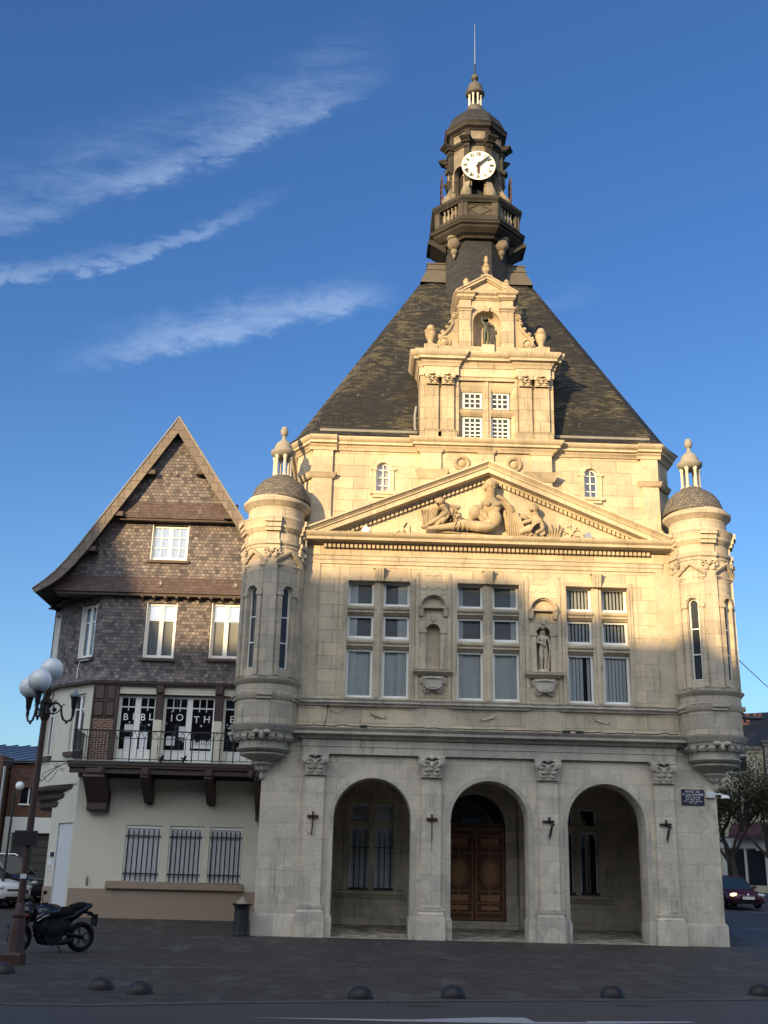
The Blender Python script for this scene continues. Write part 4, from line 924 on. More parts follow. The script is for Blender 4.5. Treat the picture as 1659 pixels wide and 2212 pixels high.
urn(b, E0+.02, ya, 21.93, 22.45, .16); b.lathe(E0+.02, ya, [(.05, 22.38), (.10, 22.45), (.05, 22.5), (.09, 22.6), (.06, 22.68), (.07, 22.72), (.001, 22.8)], 12)
b.box(E0-.18, E0+.22, ya-.12, ya+.25, 21.86, 21.95)
for x in (-.66, .76): b.box(x-.13, x+.13, ya-.1, ya+.2, 21.28, 21.46); urn(b, x, ya+.02, 21.45, 21.86, .11)
b.build('stone_urn', M['carved'], dor, smooth=50)
# ---- clock tower
TX, TY = 0, 3.45
b = MB(); ph = pi/8; k8 = 1/cos(pi/8)
b.lathe(TX, TY, [(1.20*k8, 20.5), (1.17*k8, 24.7), (1.26*k8, 24.72)], 8, phase=ph)
tow = b.build('clock_tower', M['slate'], HALL, smooth=0)
b = MB(); oc = lambda a: OCT(TX, TY, a)
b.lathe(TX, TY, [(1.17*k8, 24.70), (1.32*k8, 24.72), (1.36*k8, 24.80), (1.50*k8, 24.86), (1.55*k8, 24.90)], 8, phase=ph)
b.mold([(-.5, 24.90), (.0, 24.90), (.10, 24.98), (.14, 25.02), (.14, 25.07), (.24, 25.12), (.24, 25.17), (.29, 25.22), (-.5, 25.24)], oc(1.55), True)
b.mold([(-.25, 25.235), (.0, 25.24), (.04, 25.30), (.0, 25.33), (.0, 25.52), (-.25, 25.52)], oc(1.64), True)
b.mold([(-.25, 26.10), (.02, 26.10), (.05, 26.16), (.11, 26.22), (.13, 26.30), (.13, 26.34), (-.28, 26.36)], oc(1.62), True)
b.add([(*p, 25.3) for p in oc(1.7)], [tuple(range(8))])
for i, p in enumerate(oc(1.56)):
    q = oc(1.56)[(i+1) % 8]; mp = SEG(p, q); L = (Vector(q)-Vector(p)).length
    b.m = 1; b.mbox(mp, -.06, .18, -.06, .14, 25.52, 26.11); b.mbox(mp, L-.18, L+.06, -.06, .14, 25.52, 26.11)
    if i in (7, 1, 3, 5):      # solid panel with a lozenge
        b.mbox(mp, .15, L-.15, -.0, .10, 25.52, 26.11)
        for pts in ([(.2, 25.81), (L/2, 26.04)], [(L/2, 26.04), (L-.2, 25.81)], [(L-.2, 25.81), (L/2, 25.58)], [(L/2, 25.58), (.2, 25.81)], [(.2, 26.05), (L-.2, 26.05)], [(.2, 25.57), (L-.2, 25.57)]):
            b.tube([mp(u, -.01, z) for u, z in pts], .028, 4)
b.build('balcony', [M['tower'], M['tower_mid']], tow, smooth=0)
for i, p in enumerate(oc(1.56)):
    if i in (0, 6):
        q = oc(1.56)[(i+1) % 8]; mp = SEG(p, q); L = (Vector(q)-Vector(p)).length
        for k in range(4):
            b = MB(); c = mp(.28+(L-.56)*(k+.5)/4, .05, 0)
            b.lathe(c[0], c[1], [(.065, 25.52), (.065, 25.57), (.035, 25.60), (.07, 25.72), (.06, 25.8), (.03, 25.88), (.035, 25.98), (.055, 26.05), (.055, 26.11)], 10); b.build('baluster', M['tower_light'], tow)
b = MB()
for i in (1, 3, 5, 7):      # pendants under the balcony
    a = i*pi/4; x, y = TX+1.28*sin(a), TY-1.28*cos(a)
    b.lathe(x, y, [(.30, 24.92), (.30, 24.84), (.24, 24.80), (.27, 24.62), (.20, 24.48), (.11, 24.42), (.14, 24.36), (.11, 24.24), (.06, 24.2), (.07, 24.14), (.001, 24.04)], 14)
b.build('pendant', M['tower_light'], tow, smooth=50)
b = MB()
for s in (-1, 1):      # hooded vents at the sides
    for y in (TY-.1,):
        b.add([(s*1.2, y-.5, 24.45), (s*1.75, y-.5, 24.80), (s*1.9, y-.5, 24.86), (s*1.9, y-.5, 24.96), (s*1.62, y-.5, 25.08), (s*1.2, y-.5, 25.1),
               (s*1.2, y+.5, 24.45), (s*1.75, y+.5, 24.80), (s*1.9, y+.5, 24.86), (s*1.9, y+.5, 24.96), (s*1.62, y+.5, 25.08), (s*1.2, y+.5, 25.1)],
              [(0, 1, 2, 3, 4, 5), (6, 7, 8, 9, 10, 11)]+[(i, (i+1) % 6, 6+(i+1) % 6, 6+i) for i in range(6)])
        b.box(min(s*1.2, s*1.62), max(s*1.2, s*1.62), y-.35, y+.35, 25.0, 25.3)
b.build('side_bracket', M['tower'], tow, smooth=0)
# belfry stage
b = MB(); P8 = oc(.98)
for i, p in enumerate(P8):
    q = P8[(i+1) % 8]; mp = SEG(p, q); L = (Vector(q)-Vector(p)).length; c = L/2
    b.wall(mp, 0, L, 25.24, 29.95, [(c-.25, c+.25, 25.5, 28.05, 1, .25)])
    b.arch_ring(mp, c, 28.05, .25, .32, -.04, .03, 12)
    for s in (-1, 1): b.mbox(mp, c+s*.29-.05, c+s*.29+.05, -.05, .02, 27.25, 28.06); b.mbox(mp, c+s*.29-.07, c+s*.29+.07, -.08, .02, 27.72, 27.80)
b.build('belfry_wall', M['tower_light'], tow, smooth=0)
for sg in (-1, 1):
    b = MB(); b.box(sg*1.36-.025, sg*1.36+.025, TY-.42, TY+.12, 26.75, 28.1)
    for k in range(5): b.box(sg*1.36-.045, sg*1.36+.045, TY-.40, TY+.10, 26.85+k*.25, 26.88+k*.25)
    b.build('louvre_shutter', M['rust'], tow, smooth=0)
b = MB(); b.lathe(TX, TY, [(.70, 25.3), (.70, 29.8)], 8, phase=ph); b.build('belfry_interior', M['dark'], tow, smooth=0)
b = MB()
def radial(a, r0, r1, w, z0, z1, r2=None):      # block standing out along a corner
    r2 = r1 if r2 is None else r2; d = Vector((sin(a), -cos(a))); n = Vector((cos(a), sin(a)))
    vs = []
    for z, r in ((z0, r1), (z1, r2)):
        for rr, ww in ((r0, -w), (r, -w), (r, w), (r0, w)): v = Vector((TX, TY))+d*rr+n*ww; vs.append((v.x, v.y, z))
    b.add(vs, [(0, 1, 5, 4), (1, 2, 6, 5), (2, 3, 7, 6), (3, 0, 4, 7), (4, 5, 6, 7), (3, 2, 1, 0)])
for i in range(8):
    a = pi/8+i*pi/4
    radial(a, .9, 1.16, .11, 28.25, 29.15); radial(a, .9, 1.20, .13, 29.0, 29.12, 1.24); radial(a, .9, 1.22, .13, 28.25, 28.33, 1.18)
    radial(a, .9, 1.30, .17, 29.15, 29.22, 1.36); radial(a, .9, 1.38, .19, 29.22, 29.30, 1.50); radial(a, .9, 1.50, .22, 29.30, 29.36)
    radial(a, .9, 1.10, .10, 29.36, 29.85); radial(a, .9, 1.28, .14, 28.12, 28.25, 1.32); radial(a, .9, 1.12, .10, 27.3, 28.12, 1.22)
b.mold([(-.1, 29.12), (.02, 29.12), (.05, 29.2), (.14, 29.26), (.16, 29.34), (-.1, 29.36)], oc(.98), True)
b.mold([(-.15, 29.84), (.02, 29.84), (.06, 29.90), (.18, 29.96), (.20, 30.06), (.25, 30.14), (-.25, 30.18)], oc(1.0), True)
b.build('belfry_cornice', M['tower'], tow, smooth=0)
for i in range(8):      # scrolled buttresses
    a = pi/8+i*pi/4; b = MB(); d = Vector((sin(a), -cos(a))); n = Vector((cos(a), sin(a)))
    pr = [(.92, 26.35), (1.30, 26.35), (1.40, 26.5), (1.42, 26.75), (1.34, 27.0), (1.22, 27.2), (1.10, 27.5), (1.08, 27.9), (.92, 27.95)]
    vs = [(TX+d.x*r+n.x*w, TY+d.y*r+n.y*w, z) for w in (-.12, .12) for r, z in pr]; k = len(pr)
    b.add(vs, [(j, (j+1) % k, k+(j+1) % k, k+j) for j in range(k)]+[tuple(range(k))[::-1], tuple(range(k, 2*k))])
    b.sphere((TX+d.x*1.24, TY+d.y*1.24, 26.72), 1, 12, 8, (.23, .23, .40), None); b.sphere((TX+d.x*1.12, TY+d.y*1.12, 27.95), 1, 8, 6, (.11, .11, .2))
    b.build('scroll_buttress', M['tower_light'], tow, smooth=50)
b = MB(); b.lathe(TX, TY, [(1.16*k8, 30.16), (1.10*k8, 30.40), (1.02*k8, 30.62), (.90*k8, 30.84), (.74*k8, 31.05), (.52*k8, 31.24), (.33*k8, 31.36)], 8, phase=ph); b.build('tower_dome', M['slate'], tow, smooth=0)
b = MB()
b.lathe(TX, TY, [(.42, 31.28), (.42, 31.38), (.34, 31.42), (.36, 31.52), (.30, 31.60), (.30, 31.68)], 20)
b.lathe(TX, TY, [(.26, 32.24), (.34, 32.28), (.40, 32.33), (.40, 32.40), (.34, 32.45), (.31, 32.50), (.31, 32.64), (.26, 32.80), (.12, 32.93), (.05, 32.96), (.06, 33.05)], 20)
b.sphere((TX, TY, 33.19), .155, 14, 10); b.build('lantern_cap', M['leaddark'], tow, smooth=50)
b = MB()
for i in range(8):
    a = i*pi/4+pi/8; x, y = TX+.245*sin(a), TY-.245*cos(a); b.lathe(x, y, [(.05, 31.66), (.05, 31.7), (.036, 31.72), (.036, 32.16), (.05, 32.20), (.05, 32.26)], 8)
b.build('lantern_column', M['aged_white'], tow)
b = MB(); b.tube([(TX, TY, 31.66), (TX, TY, 32.26)], .09, 8); b.tube([(TX, TY, 33.3), (TX, TY, 33.42)], .035, 8); b.tube([(TX, TY, 33.40), (TX, TY, 33.9)], [.04, .025], 8); b.build('spire_foot', M['iron'], tow)
b = MB(); b.tube([(TX, TY, 33.88), (TX, TY, 35.0), (TX, TY, 35.95)], [.022, .016, .008], 6); b.build('lightning_rod', M['zinc'], tow)
# clock
CY_, CZ, CR = 2.20, 28.02, .655
b = MB(); n = 48
b.add([(CR*cos(2*pi*i/n), CY_, CZ+CR*sin(2*pi*i/n)) for i in range(n)]+[(CR*cos(2*pi*i/n), CY_+.03, CZ+CR*sin(2*pi*i/n)) for i in range(n)], [tuple(range(n)), tuple(range(n, 2*n))]+[(i, (i+1) % n, n+(i+1) % n, n+i) for i in range(n)])
b.m = 1
b.add([(.60*cos(2*pi*i/n), CY_+.031, CZ+.60*sin(2*pi*i/n)) for i in range(n)]+[(.60*cos(2*pi*i/n), CY_+.24, CZ+.60*sin(2*pi*i/n)) for i in range(n)], [tuple(range(n)), tuple(range(n, 2*n))]+[(i, (i+1) % n, n+(i+1) % n, n+i) for i in range(n)])
b.m = 2
for h, t in enumerate(('XII', 'I', 'II', 'III', 'IV', 'V', 'VI', 'VII', 'VIII', 'IX', 'X', 'XI')):
    a = -h*pi/6; ca, sa = cos(a), sin(a)
    def mp(u, d, z, ca=ca, sa=sa): z2 = z+.505; return (u*ca-z2*sa, CY_-.008-d, CZ+u*sa+z2*ca)
    b.text(t, 0, 0, .21, mp, 0, sx=.72, bold=.010)
b.build('clock_face', [M['dial'], M['dark'], M['black']], tow, smooth=0, recalc=False)
for nm, ang, ln, w in (('minute_hand', R(47), .62, .05), ('hour_hand', R(183), .42, .055)):
    b = MB(); d = Vector((sin(ang), cos(ang))); q = Vector((d.y, -d.x)); yy_ = CY_-.07 if 'min' in nm else CY_-.05
    pl = [(-.14, .03), (0, w), (ln*.8, w*.8), (ln, .012)]
    b.prism([tuple(d*r+q*ww+Vector((0, CZ))) for r, ww in pl]+[tuple(d*r-q*ww+Vector((0, CZ))) for r, ww in pl[::-1]], 'y', yy_, yy_+.012)
    b.build(nm, M['rust'] if 'min' not in nm else M['black'], tow, smooth=0)

# ---- corner turrets
for s in (-1, 1):
    cx, cy = 6.85*s, .0; TM = M['turret'][s]
    b = MB(); mp = CYL(cx, cy, .92); W = .92*R(36); ops = [(u-.17, u+.17, 7.62, 10.0, 1, .22) for u in (-W, W)]
    b.wall(mp, -.92*pi, .92*pi, 7.3, 11.5, ops, step=.12)
    b.lathe(cx, cy, [(.93, 5.92), (.93, 6.68), (.95, 6.68), (.98, 6.72), (1.01, 6.80), (1.02, 6.85), (.95, 6.90), (.94, 7.14), (.97, 7.16), (1.0, 7.2), (1.05, 7.25), (1.06, 7.28), (.93, 7.36)], 40)
    tur = b.build('corner_turret', TM, HALL, smooth=30)
    b = MB()
    b.lathe(cx, cy, [(.90, 11.40), (.95, 11.42), (.95, 11.50), (.99, 11.54), (1.0, 11.62), (.93, 11.66), (.92, 11.92), (.96, 11.95), (.99, 12.02), (1.03, 12.06), (1.05, 12.2), (1.10, 12.28), (1.12, 12.36), (.95, 12.42), (.90, 12.5), (.90, 12.78), (.95, 12.82), (1.0, 12.88), (1.07, 12.94), (1.08, 13.02), (1.0, 13.06), (.96, 13.16)], 40)
    for a in (0, R(72), R(-72)):      # pilaster ressauts
        d = CYL(cx, cy, .92); u0 = .92*a
        for z0, z1, dd in ((7.36, 11.05, -.07), (5.95, 6.67, -.03), (6.92, 7.14, -.03), (11.05, 11.4, -.05), (11.66, 11.92, -.06)): b.mbox(d, u0-.19, u0+.19, dd, .05, z0, z1)
        for z0, z1, dd in ((11.40, 11.5, -.10), (11.5, 11.63, -.15), (11.93, 12.05, -.15), (12.05, 12.2, -.20), (12.2, 12.37, -.27), (6.68, 6.78, -.10), (6.78, 6.87, -.16)): b.mbox(d, u0-.21, u0+.21, dd, .05, z0, z1)
        for sg in (-1, 1): b.tube([d(u0+sg*.17+.06*cos(t*.6), -.09, 11.27+.06*sin(t*.6)) for t in range(11)], .03, 5)
        c = d(u0, -.10, 11.3); b.sphere(c, 1, 8, 6, (.08, .06, .09)); b.mbox(d, u0-.23, u0+.23, -.12, .05, 11.36, 11.41)
        for q in (-.1, .1): b.sphere(d(u0+q, -.07, 11.14), 1, 8, 6, (.07, .05, .1))
    for u in (-W, W):
        d = mp
        b.arch_ring(d, u, 10.0, .19, .32, -.05, .03, 14)
        for sg in (-1, 1): b.mbox(d, u+sg*.255-.065, u+sg*.255+.065, -.04, .03, 7.4, 9.98); b.mbox(d, u+sg*.26-.095, u+sg*.26+.095, -.07, .03, 9.88, 10.0)
        # little pediment
        b.mbox(d, u-.40, u+.40, -.06, .03, 10.78, 10.83); b.mbox(d, u-.42, u+.42, -.11, .03, 10.83, 10.89)
        for sg in (-1, 1):
            vs = []
            for uu_, zb in ((u+sg*.44, 10.885), (u, 11.24)):
                for dd, zz in ((.03, 0), (-.10, 0), (-.14, .08), (-.14, .11), (.03, .12)): vs.append(d(uu_, dd, zb+zz))
            b.add(vs, [(j, (j+1) % 5, 5+(j+1) % 5, 5+j) for j in range(5)]+[tuple(range(5)), tuple(range(5, 10))[::-1]])
    b.build('turret_mouldings', TM, tur, smooth=30)
    for u in (-W, W):
        b = MB(); d = mp
        for sg in (-1, 1): b.mbox(d, u+sg*.155-.02, u+sg*.155+.02, .10, .16, 7.62, 10.0)
        b.arch_ring(d, u, 10.0, .135, .175, .10, .16, 10)
        for z in (7.62, 8.4, 9.2): b.mbox(d, u-.135, u+.135, .11, .15, z, z+.035)
        b.m = 1; b.add([d(u-.15, .14, 7.63), d(u+.15, .14, 7.63)]+[d(u+.15*cos(pi*i/8), .14, 10+.15*sin(pi*i/8)) for i in range(9)], [tuple(range(11))])
        b.m = 2; b.add([d(u-.2, .21, 7.6), d(u+.2, .21, 7.6), d(u+.2, .21, 10.2), d(u-.2, .21, 10.2)], [(0, 1, 2, 3)])
        b.build('turret_window', [M['white'], M['tglass'], M['dark']], tur)
    b = MB()
    b.lathe(cx, cy, [(.001, 4.36), (.065, 4.40), (.09, 4.48), (.065, 4.55), (.06, 4.58), (.16, 4.66), (.27, 4.80), (.35, 4.83), (.35, 4.88), (.31, 4.90), (.36, 4.94), (.40, 4.97), (.44, 4.98), (.52, 5.02), (.66, 5.06), (.70, 5.10), (.70, 5.13), (.64, 5.15), (.76, 5.20), (.82, 5.25), (.82, 5.28), (.75, 5.30), (.74, 5.48), (.80, 5.51), (.84, 5.53), (.84, 5.62), (.90, 5.66), (.93, 5.74), (.97, 5.76), (1.0, 5.82), (1.05, 5.88), (1.07, 5.94), (.93, 5.98)], 40)
    for i in range(20):
        a = 2*pi*i/20; d = CYL(cx, cy, .84); b.mbox(d, .84*a-.085, .84*a+.085, -.10, .02, 5.56, 5.66); b.mbox(d, .84*a-.07, .84*a+.07, -.05, .02, 5.50, 5.56)
    for a in (R(-90), 0, R(90), pi):
        d = CYL(cx, cy, .84); c = lambda u, z: d(.84*a+u, -.14, z)
        for sg in (-1, 1): b.sphere(c(sg*.13, 5.70), 1, 8, 6, (.13, .06, .07))
        b.sphere(c(0, 5.62), 1, 8, 6, (.07, .07, .13))
    for i in range(8): a = i*pi/4; b.sphere((cx+.17*sin(a), cy-.17*cos(a), 4.73), 1, 8, 6, (.06, .06, .09))
    b.build('turret_corbel', TL, tur, smooth=30)
    dx = cx-s*.10
    b = MB(); b.lathe(dx, cy, [(.97, 13.12), (.96, 13.2), (.93, 13.36), (.86, 13.55), (.75, 13.72), (.60, 13.87), (.42, 13.97), (.34, 14.02), (.34, 14.06)], 36); b.build('turret_dome', M['scale'], tur, smooth=30)
    b = MB()
    for i in range(6):
        a = i*pi/3+R(20); x, y = dx+.27*sin(a), cy-.27*cos(a); b.lathe(x, y, [(.075, 14.04), (.075, 14.1), (.05, 14.13), (.05, 14.66), (.07, 14.70), (.07, 14.78)], 10)
    b.build('turret_column', M['aged_white'], tur)
    b = MB(); b.lathe(dx, cy, [(.30, 14.76), (.34, 14.80), (.40, 14.86), (.41, 14.92), (.41, 14.96), (.33, 14.99), (.29, 15.04), (.29, 15.12), (.24, 15.24), (.13, 15.34), (.085, 15.38), (.06, 15.46), (.06, 15.52), (.10, 15.55), (.125, 15.66), (.125, 15.74), (.08, 15.84), (.001, 15.88)], 20); b.build('turret_finial', M['finial'], tur, smooth=50)
# rain pipe on the left turret
b = MB(); b.tube([(-5.84, -.3, 11.9), (-5.82, -.22, 11.4), (-5.82, -.2, 11.0)], .035, 6); b.build('rain_pipe', M['lead'], HALL)
# ------------------------------------------------------------------ the library
YL = 4.8; GZ = .2
LIB = thing('library', (-10.3, YL, GZ), 'slate hung gabled library with timber balcony beside the stone hall', 'library')
PA, PB, PC = (-13.3, YL), (-14.8, 6.05), (-15.75, 7.5)       # the corner is cut by two faces
fl = FY(YL); ma = SEG(PB, PA); La = (Vector(PA)-Vector(PB)).length; mb = SEG(PC, PB); Lb = (Vector(PB)-Vector(PC)).length
XR = -6.95
GA, GB = (-13.5, YL), (-14.75, 6.5); mga = SEG(GB, GA); Lg = (Vector(GA)-Vector(GB)).length
# ground floor
GW = [(-11.74, -10.53, 1.37, 3.18, 0), (-10.27, -9.15, 1.37, 3.18, 0), (-8.92, -7.80, 1.37, 3.18, 0)]
b = MB()
b.wall(fl, GA[0], XR, 0, 5.2, GW, depth=.14)
b.wall(mga, 0, Lg, 0, 4.6, [(Lg*.36, Lg*.94, .1, 3.22, 0)], depth=.12); b.wall(SEG((-14.75, 16), GB), 0, 9.5, 0, 4.6)
b.add([(*PC, 4.5), (*PB, 4.5), (*PA, 4.5), (*GA, 4.5), (*GB, 4.5), (-14.75, 7.6, 4.5)], [(0, 1, 2, 3, 4, 5)])
b.wall(SEG((-15.75, 16), PC), 0, 8.5, 4.5, 11.5); b.wall(SEG((XR, 16), (-15.75, 16)), 0, 8.8, 0, 11.5)
b.build('ground_floor_wall', M['render'], LIB, smooth=0)
b = MB(); b.mold([(-.05, 0), (.03, 0), (.03, 1.12), (-.05, 1.14)], [(-13.47, YL), (XR, YL)]); b.mold([(-.05, 0), (.03, 0), (.03, 1.14), (-.05, 1.16)], [(-14.75, 9), GB, mga(Lg*.35, 0, 0)[:2]])
b.build('plinth', M['plinth'], LIB)
for x0, x1, z0, z1, _ in GW:
    b = MB()
    b.m = 0; b.box(x0, x1, YL+.115, YL+.13, z0, z1)
    for i in range(26): z = z0+(z1-z0)*(i+.5)/26; b.box(x0+.06, x1-.06, YL+.10, YL+.117, z-.026, z+.026)
    b.m = 1
    for u in (x0, x1-.07): b.box(u, u+.05, YL+.07, YL+.12, z0, z1)
    b.box(x0, x1, YL+.06, YL+.12, z1-.10, z1)
    w = b.build('shuttered_window', [M['shutter'], M['white']], LIB, smooth=0)
    b = MB()
    for i in range(7): x = x0+.10+(x1-x0-.2)*i/6; b.tube([(x, YL+.03, z0+.02), (x, YL+.03, z1-.15)], .021, 6)
    for z in (z0+.24, z1-.36): b.box(x0-.02, x1+.02, YL+.018, YL+.042, z, z+.035)
    b.build('window_bars', M['iron'], w)
b = MB(); b.box(-12.24, -7.70, YL-.16, YL+.05, 1.14, 1.36); b.box(-12.2, -7.74, YL-.12, YL+.05, 1.36, 1.385); b.build('window_sill', M['plinth'], LIB, bevel=.02)
b = MB()
for i in range(44): z = .14+3.04*(i+.5)/44; b.mbox(mga, Lg*.36, Lg*.94, .05, .09, z-.031, z+.031)
b.mbox(mga, Lg*.35, Lg*.36, -.01, .12, .1, 3.24); b.mbox(mga, Lg*.36, Lg*.94, .085, .11, .1, 3.22); b.build('roller_shutter_door', M['shutter'], LIB, smooth=0)
b = MB(); b.mbox(mga, Lg*.10, Lg*.26, -.02, .02, 1.80, 2.05); b.mbox(mga, Lg*.12, Lg*.30, -.015, .02, 1.66, 1.69); b.mbox(mga, Lg*.10, Lg*.18, -.02, .02, 2.12, 2.24); b.build('wall_notice', M['shutter'], LIB)
b = MB(); b.mbox(mga, Lg*.19, Lg*.30, -.05, .02, 2.12, 2.26); b.build('intercom', M['black'], LIB)
b = MB(); b.box(-12.92, -12.84, YL-.05, YL+.01, 1.22, 1.5); b.build('wall_vent', M['plinth'], LIB, bevel=.02)
# oriel corbel under the cut corner
b = MB()
pa2 = (PA[0]+.1, YL); path = [PC, PB, pa2]
pr = [(-.6, 3.70), (-.34, 3.72), (-.26, 3.80), (-.24, 3.92), (-.30, 3.98), (-.27, 4.0), (-.14, 4.06), (-.11, 4.18), (-.17, 4.24), (-.14, 4.26), (.04, 4.34), (.07, 4.44), (.02, 4.50), (-.6, 4.52)]
b.mold(pr, path); b.build('corner_corbel', M['timber'], LIB)
# first floor: timber frame, brick pier, french windows
b = MB()
b.wall(fl, PA[0], XR, 5.2, 8.0, [(-12.42, -11.08, 5.22, 7.58, 0), (-10.86, -9.02, 5.22, 7.58, 0), (-8.78, XR-.01, 5.22, 7.58, 0)], depth=.3)
b.wall(ma, 0, La, 4.5, 8.0, [(La*.40, La*.78, 5.62, 7.62, 0)], depth=.2); b.wall(mb, 0, Lb, 4.5, 8.0, [(Lb*.3, Lb*.8, 5.55, 7.55, 0)], depth=.2)
b.build('first_floor_wall', M['render'], LIB, smooth=0)
b = MB(); b.box(-13.24, -12.44, YL-.10, YL+.02, 5.16, 6.72); b.build('brick_pier', M['brick'], LIB)
b = MB()
b.m = 0
b.box(-13.28, -12.44, YL-.08, YL+.02, 6.72, 7.95)
for x in (-12.86,): b.box(x-.045, x+.045, YL-.12, YL-.07, 6.7, 7.95)
for x0, x1 in ((-13.3, -13.24), (-12.52, -12.40)): b.box(x0, x1, YL-.14, YL-.02, 5.2, 7.95)
b.box(-13.3, -12.4, YL-.13, YL-.07, 7.28, 7.36); b.box(-13.3, XR, YL-.16, YL+.02, 7.86, 8.02)
for x0, x1 in ((-11.10, -10.84), (-9.04, -8.76)): b.box(x0, x1, YL-.15, YL+.05, 6.70, 7.9); b.box(x0, x1, YL-.24, YL, 7.62, 7.9)
b.m = 1
for x0, x1 in ((-13.22, -12.92), (-12.80, -12.54)):
    for z0, z1 in ((6.80, 7.26), (7.38, 7.86)): b.box(x0, x1, YL-.13, YL-.07, z0, z1)
b.m = 2
for x0, x1 in ((-11.10, -10.84), (-9.04, -8.76)): b.box(x0, x1, YL-.15, YL+.05, 5.16, 6.70)
b.build('timber_frame', [M['timber'], M['timber_panel'], M['cream']], LIB, bevel=.012)
for x0, x1 in ((-12.5, -11.10), (-10.84, -9.04), (-8.76, XR)):
    b = MB()
    for i in range(3): b.box(x0, x1, YL-.05-.012*i, YL+.2, 7.86-.094*(i+1)+.012, 7.86-.094*i)
    b.box(x0, x1, YL-.02, YL+.2, 7.58, 7.86); b.build('shutter_box', M['cream'], LIB, smooth=0)
LET = {}
def french(x0, x1, nb, last=False):
    b = MB(); y0, y1 = YL+.14, YL+.20
    leaves = [(x0, (x0+x1)/2), ((x0+x1)/2, x1)]
    for a, c in leaves:
        b.m = 0; fw = .10
        b.box(a, a+fw, y0, y1, 5.22, 7.56); b.box(c-fw, c, y0, y1, 5.22, 7.56); b.box(a+fw, c-fw, y0, y1, 7.48, 7.56)
        b.box(a+fw, c-fw, y0, y1, 5.22, 5.68); b.box(a+fw+.06, c-fw-.06, y0-.012, y0+.01, 5.30, 5.60); b.box(a+fw, c-fw, y0-.02, y0+.01, 5.66, 5.70)
        b.box(a+fw, c-fw, y0+.01, y1-.01, 7.14, 7.18)
        for i in range(1, nb): u = a+fw+(c-a-2*fw)*i/nb; b.box(u-.015, u+.015, y0+.01, y1-.01, 7.04, 7.48)
        b.m = 1; b.box(a+fw-.01, c-fw+.01, y1-.03, y1-.022, 5.66, 7.5)
    b.m = 2; b.box(x0, x1, y1+.35, y1+.36, 5.2, 7.58)
    return b.build('french_window', [M['white'], M['glass_lib'] if 0 else M['glass'], M['dark']], LIB)
wins = [french(-12.42, -11.08, 2), french(-10.86, -9.02, 3), french(-8.78, XR, 2)]
mg = FY(YL+.128)
for wi, items in enumerate(([('B', -12.15), ('I', -11.88), ('B', -11.55), ('L', -11.27)], [('I', -10.55), ('O', -10.27), ('T', -9.68), ('H', -9.32)], [('E', -8.44)])):
    b = MB(); b.m = 0
    for i, (ch, x) in enumerate(items): b.text(ch, x, 6.80+(.02 if i % 2 else 0)-(.04 if ch in 'TH' else 0), .34, FY(YL+.135), 0, .01)
    b.build('window_lettering', M['curtain'], wins[wi], smooth=0, recalc=False)
b = MB()      # paper posters and stars in the windows
def paper(x0, x1, z0, z1, w=0): b.box(x0, x1, YL+.132, YL+.136, z0, z1)
for a in ((-12.16, -11.86, 6.30, 6.55), (-10.26, -10.05, 6.15, 6.52), (-10.25, -10.06, 6.05, 6.10), (-12.12, -11.80, 5.68, 6.12), (-11.60, -11.33, 5.70, 6.30), (-10.68, -10.38, 5.86, 6.18)): paper(*a)
for a in ((-9.80, -9.14, 5.78, 5.90),): paper(*a)
for i in range(9): x = -9.8+i*.075; paper(x, x+.05, 5.90, 5.98+.12*random.random())
for x, z, r in ((-11.74, 6.98, .05), (-12.0, 6.62, .04), (-11.62, 6.62, .04), (-11.32, 6.55, .05), (-10.72, 6.62, .035), (-10.55, 7.03, .035), (-9.5, 6.56, .05), (-9.86, 7.0, .03), (-8.60, 6.62, .04), (-8.52, 6.5, .05), (-10.1, 6.0, .03)):
    b.prism([(x+(r if k % 2 else r*.5)*cos(k*pi/5), z+(r if k % 2 else r*.5)*sin(k*pi/5)) for k in range(10)], 'y', YL+.131, YL+.136)
b.build('window_poster', M['shutter'], LIB, smooth=0)
for mp, L0, L1, z0, z1 in ((ma, La*.40, La*.78, 5.62, 7.62), (mb, Lb*.3, Lb*.8, 5.55, 7.55)):
    b = MB(); b.m = 0
    for u0, u1, q0, q1 in ((L0, L0+.07, z0, z1), (L1-.07, L1, z0, z1), (L0, L1, z0, z0+.08), (L0, L1, z1-.07, z1), ((L0+L1)/2-.05, (L0+L1)/2+.05, z0, z1), (L0, L1, z1-.55, z1-.51)): b.mbox(mp, u0, u1, .10, .16, q0, q1)
    b.mbox(mp, (L0+L1)/2+.15, (L0+L1)/2+.18, .11, .15, z1-.65, z1)
    b.m = 1; b.mbox(mp, L0, L1, .15, .155, z0, z1)
    b.m = 2; b.mbox(mp, L0-.12, L1+.12, -.12, .02, z0-.16, z0-.01)
    b.build('corner_window', [M['white'], M['dglass'], M['timber_panel']], LIB)
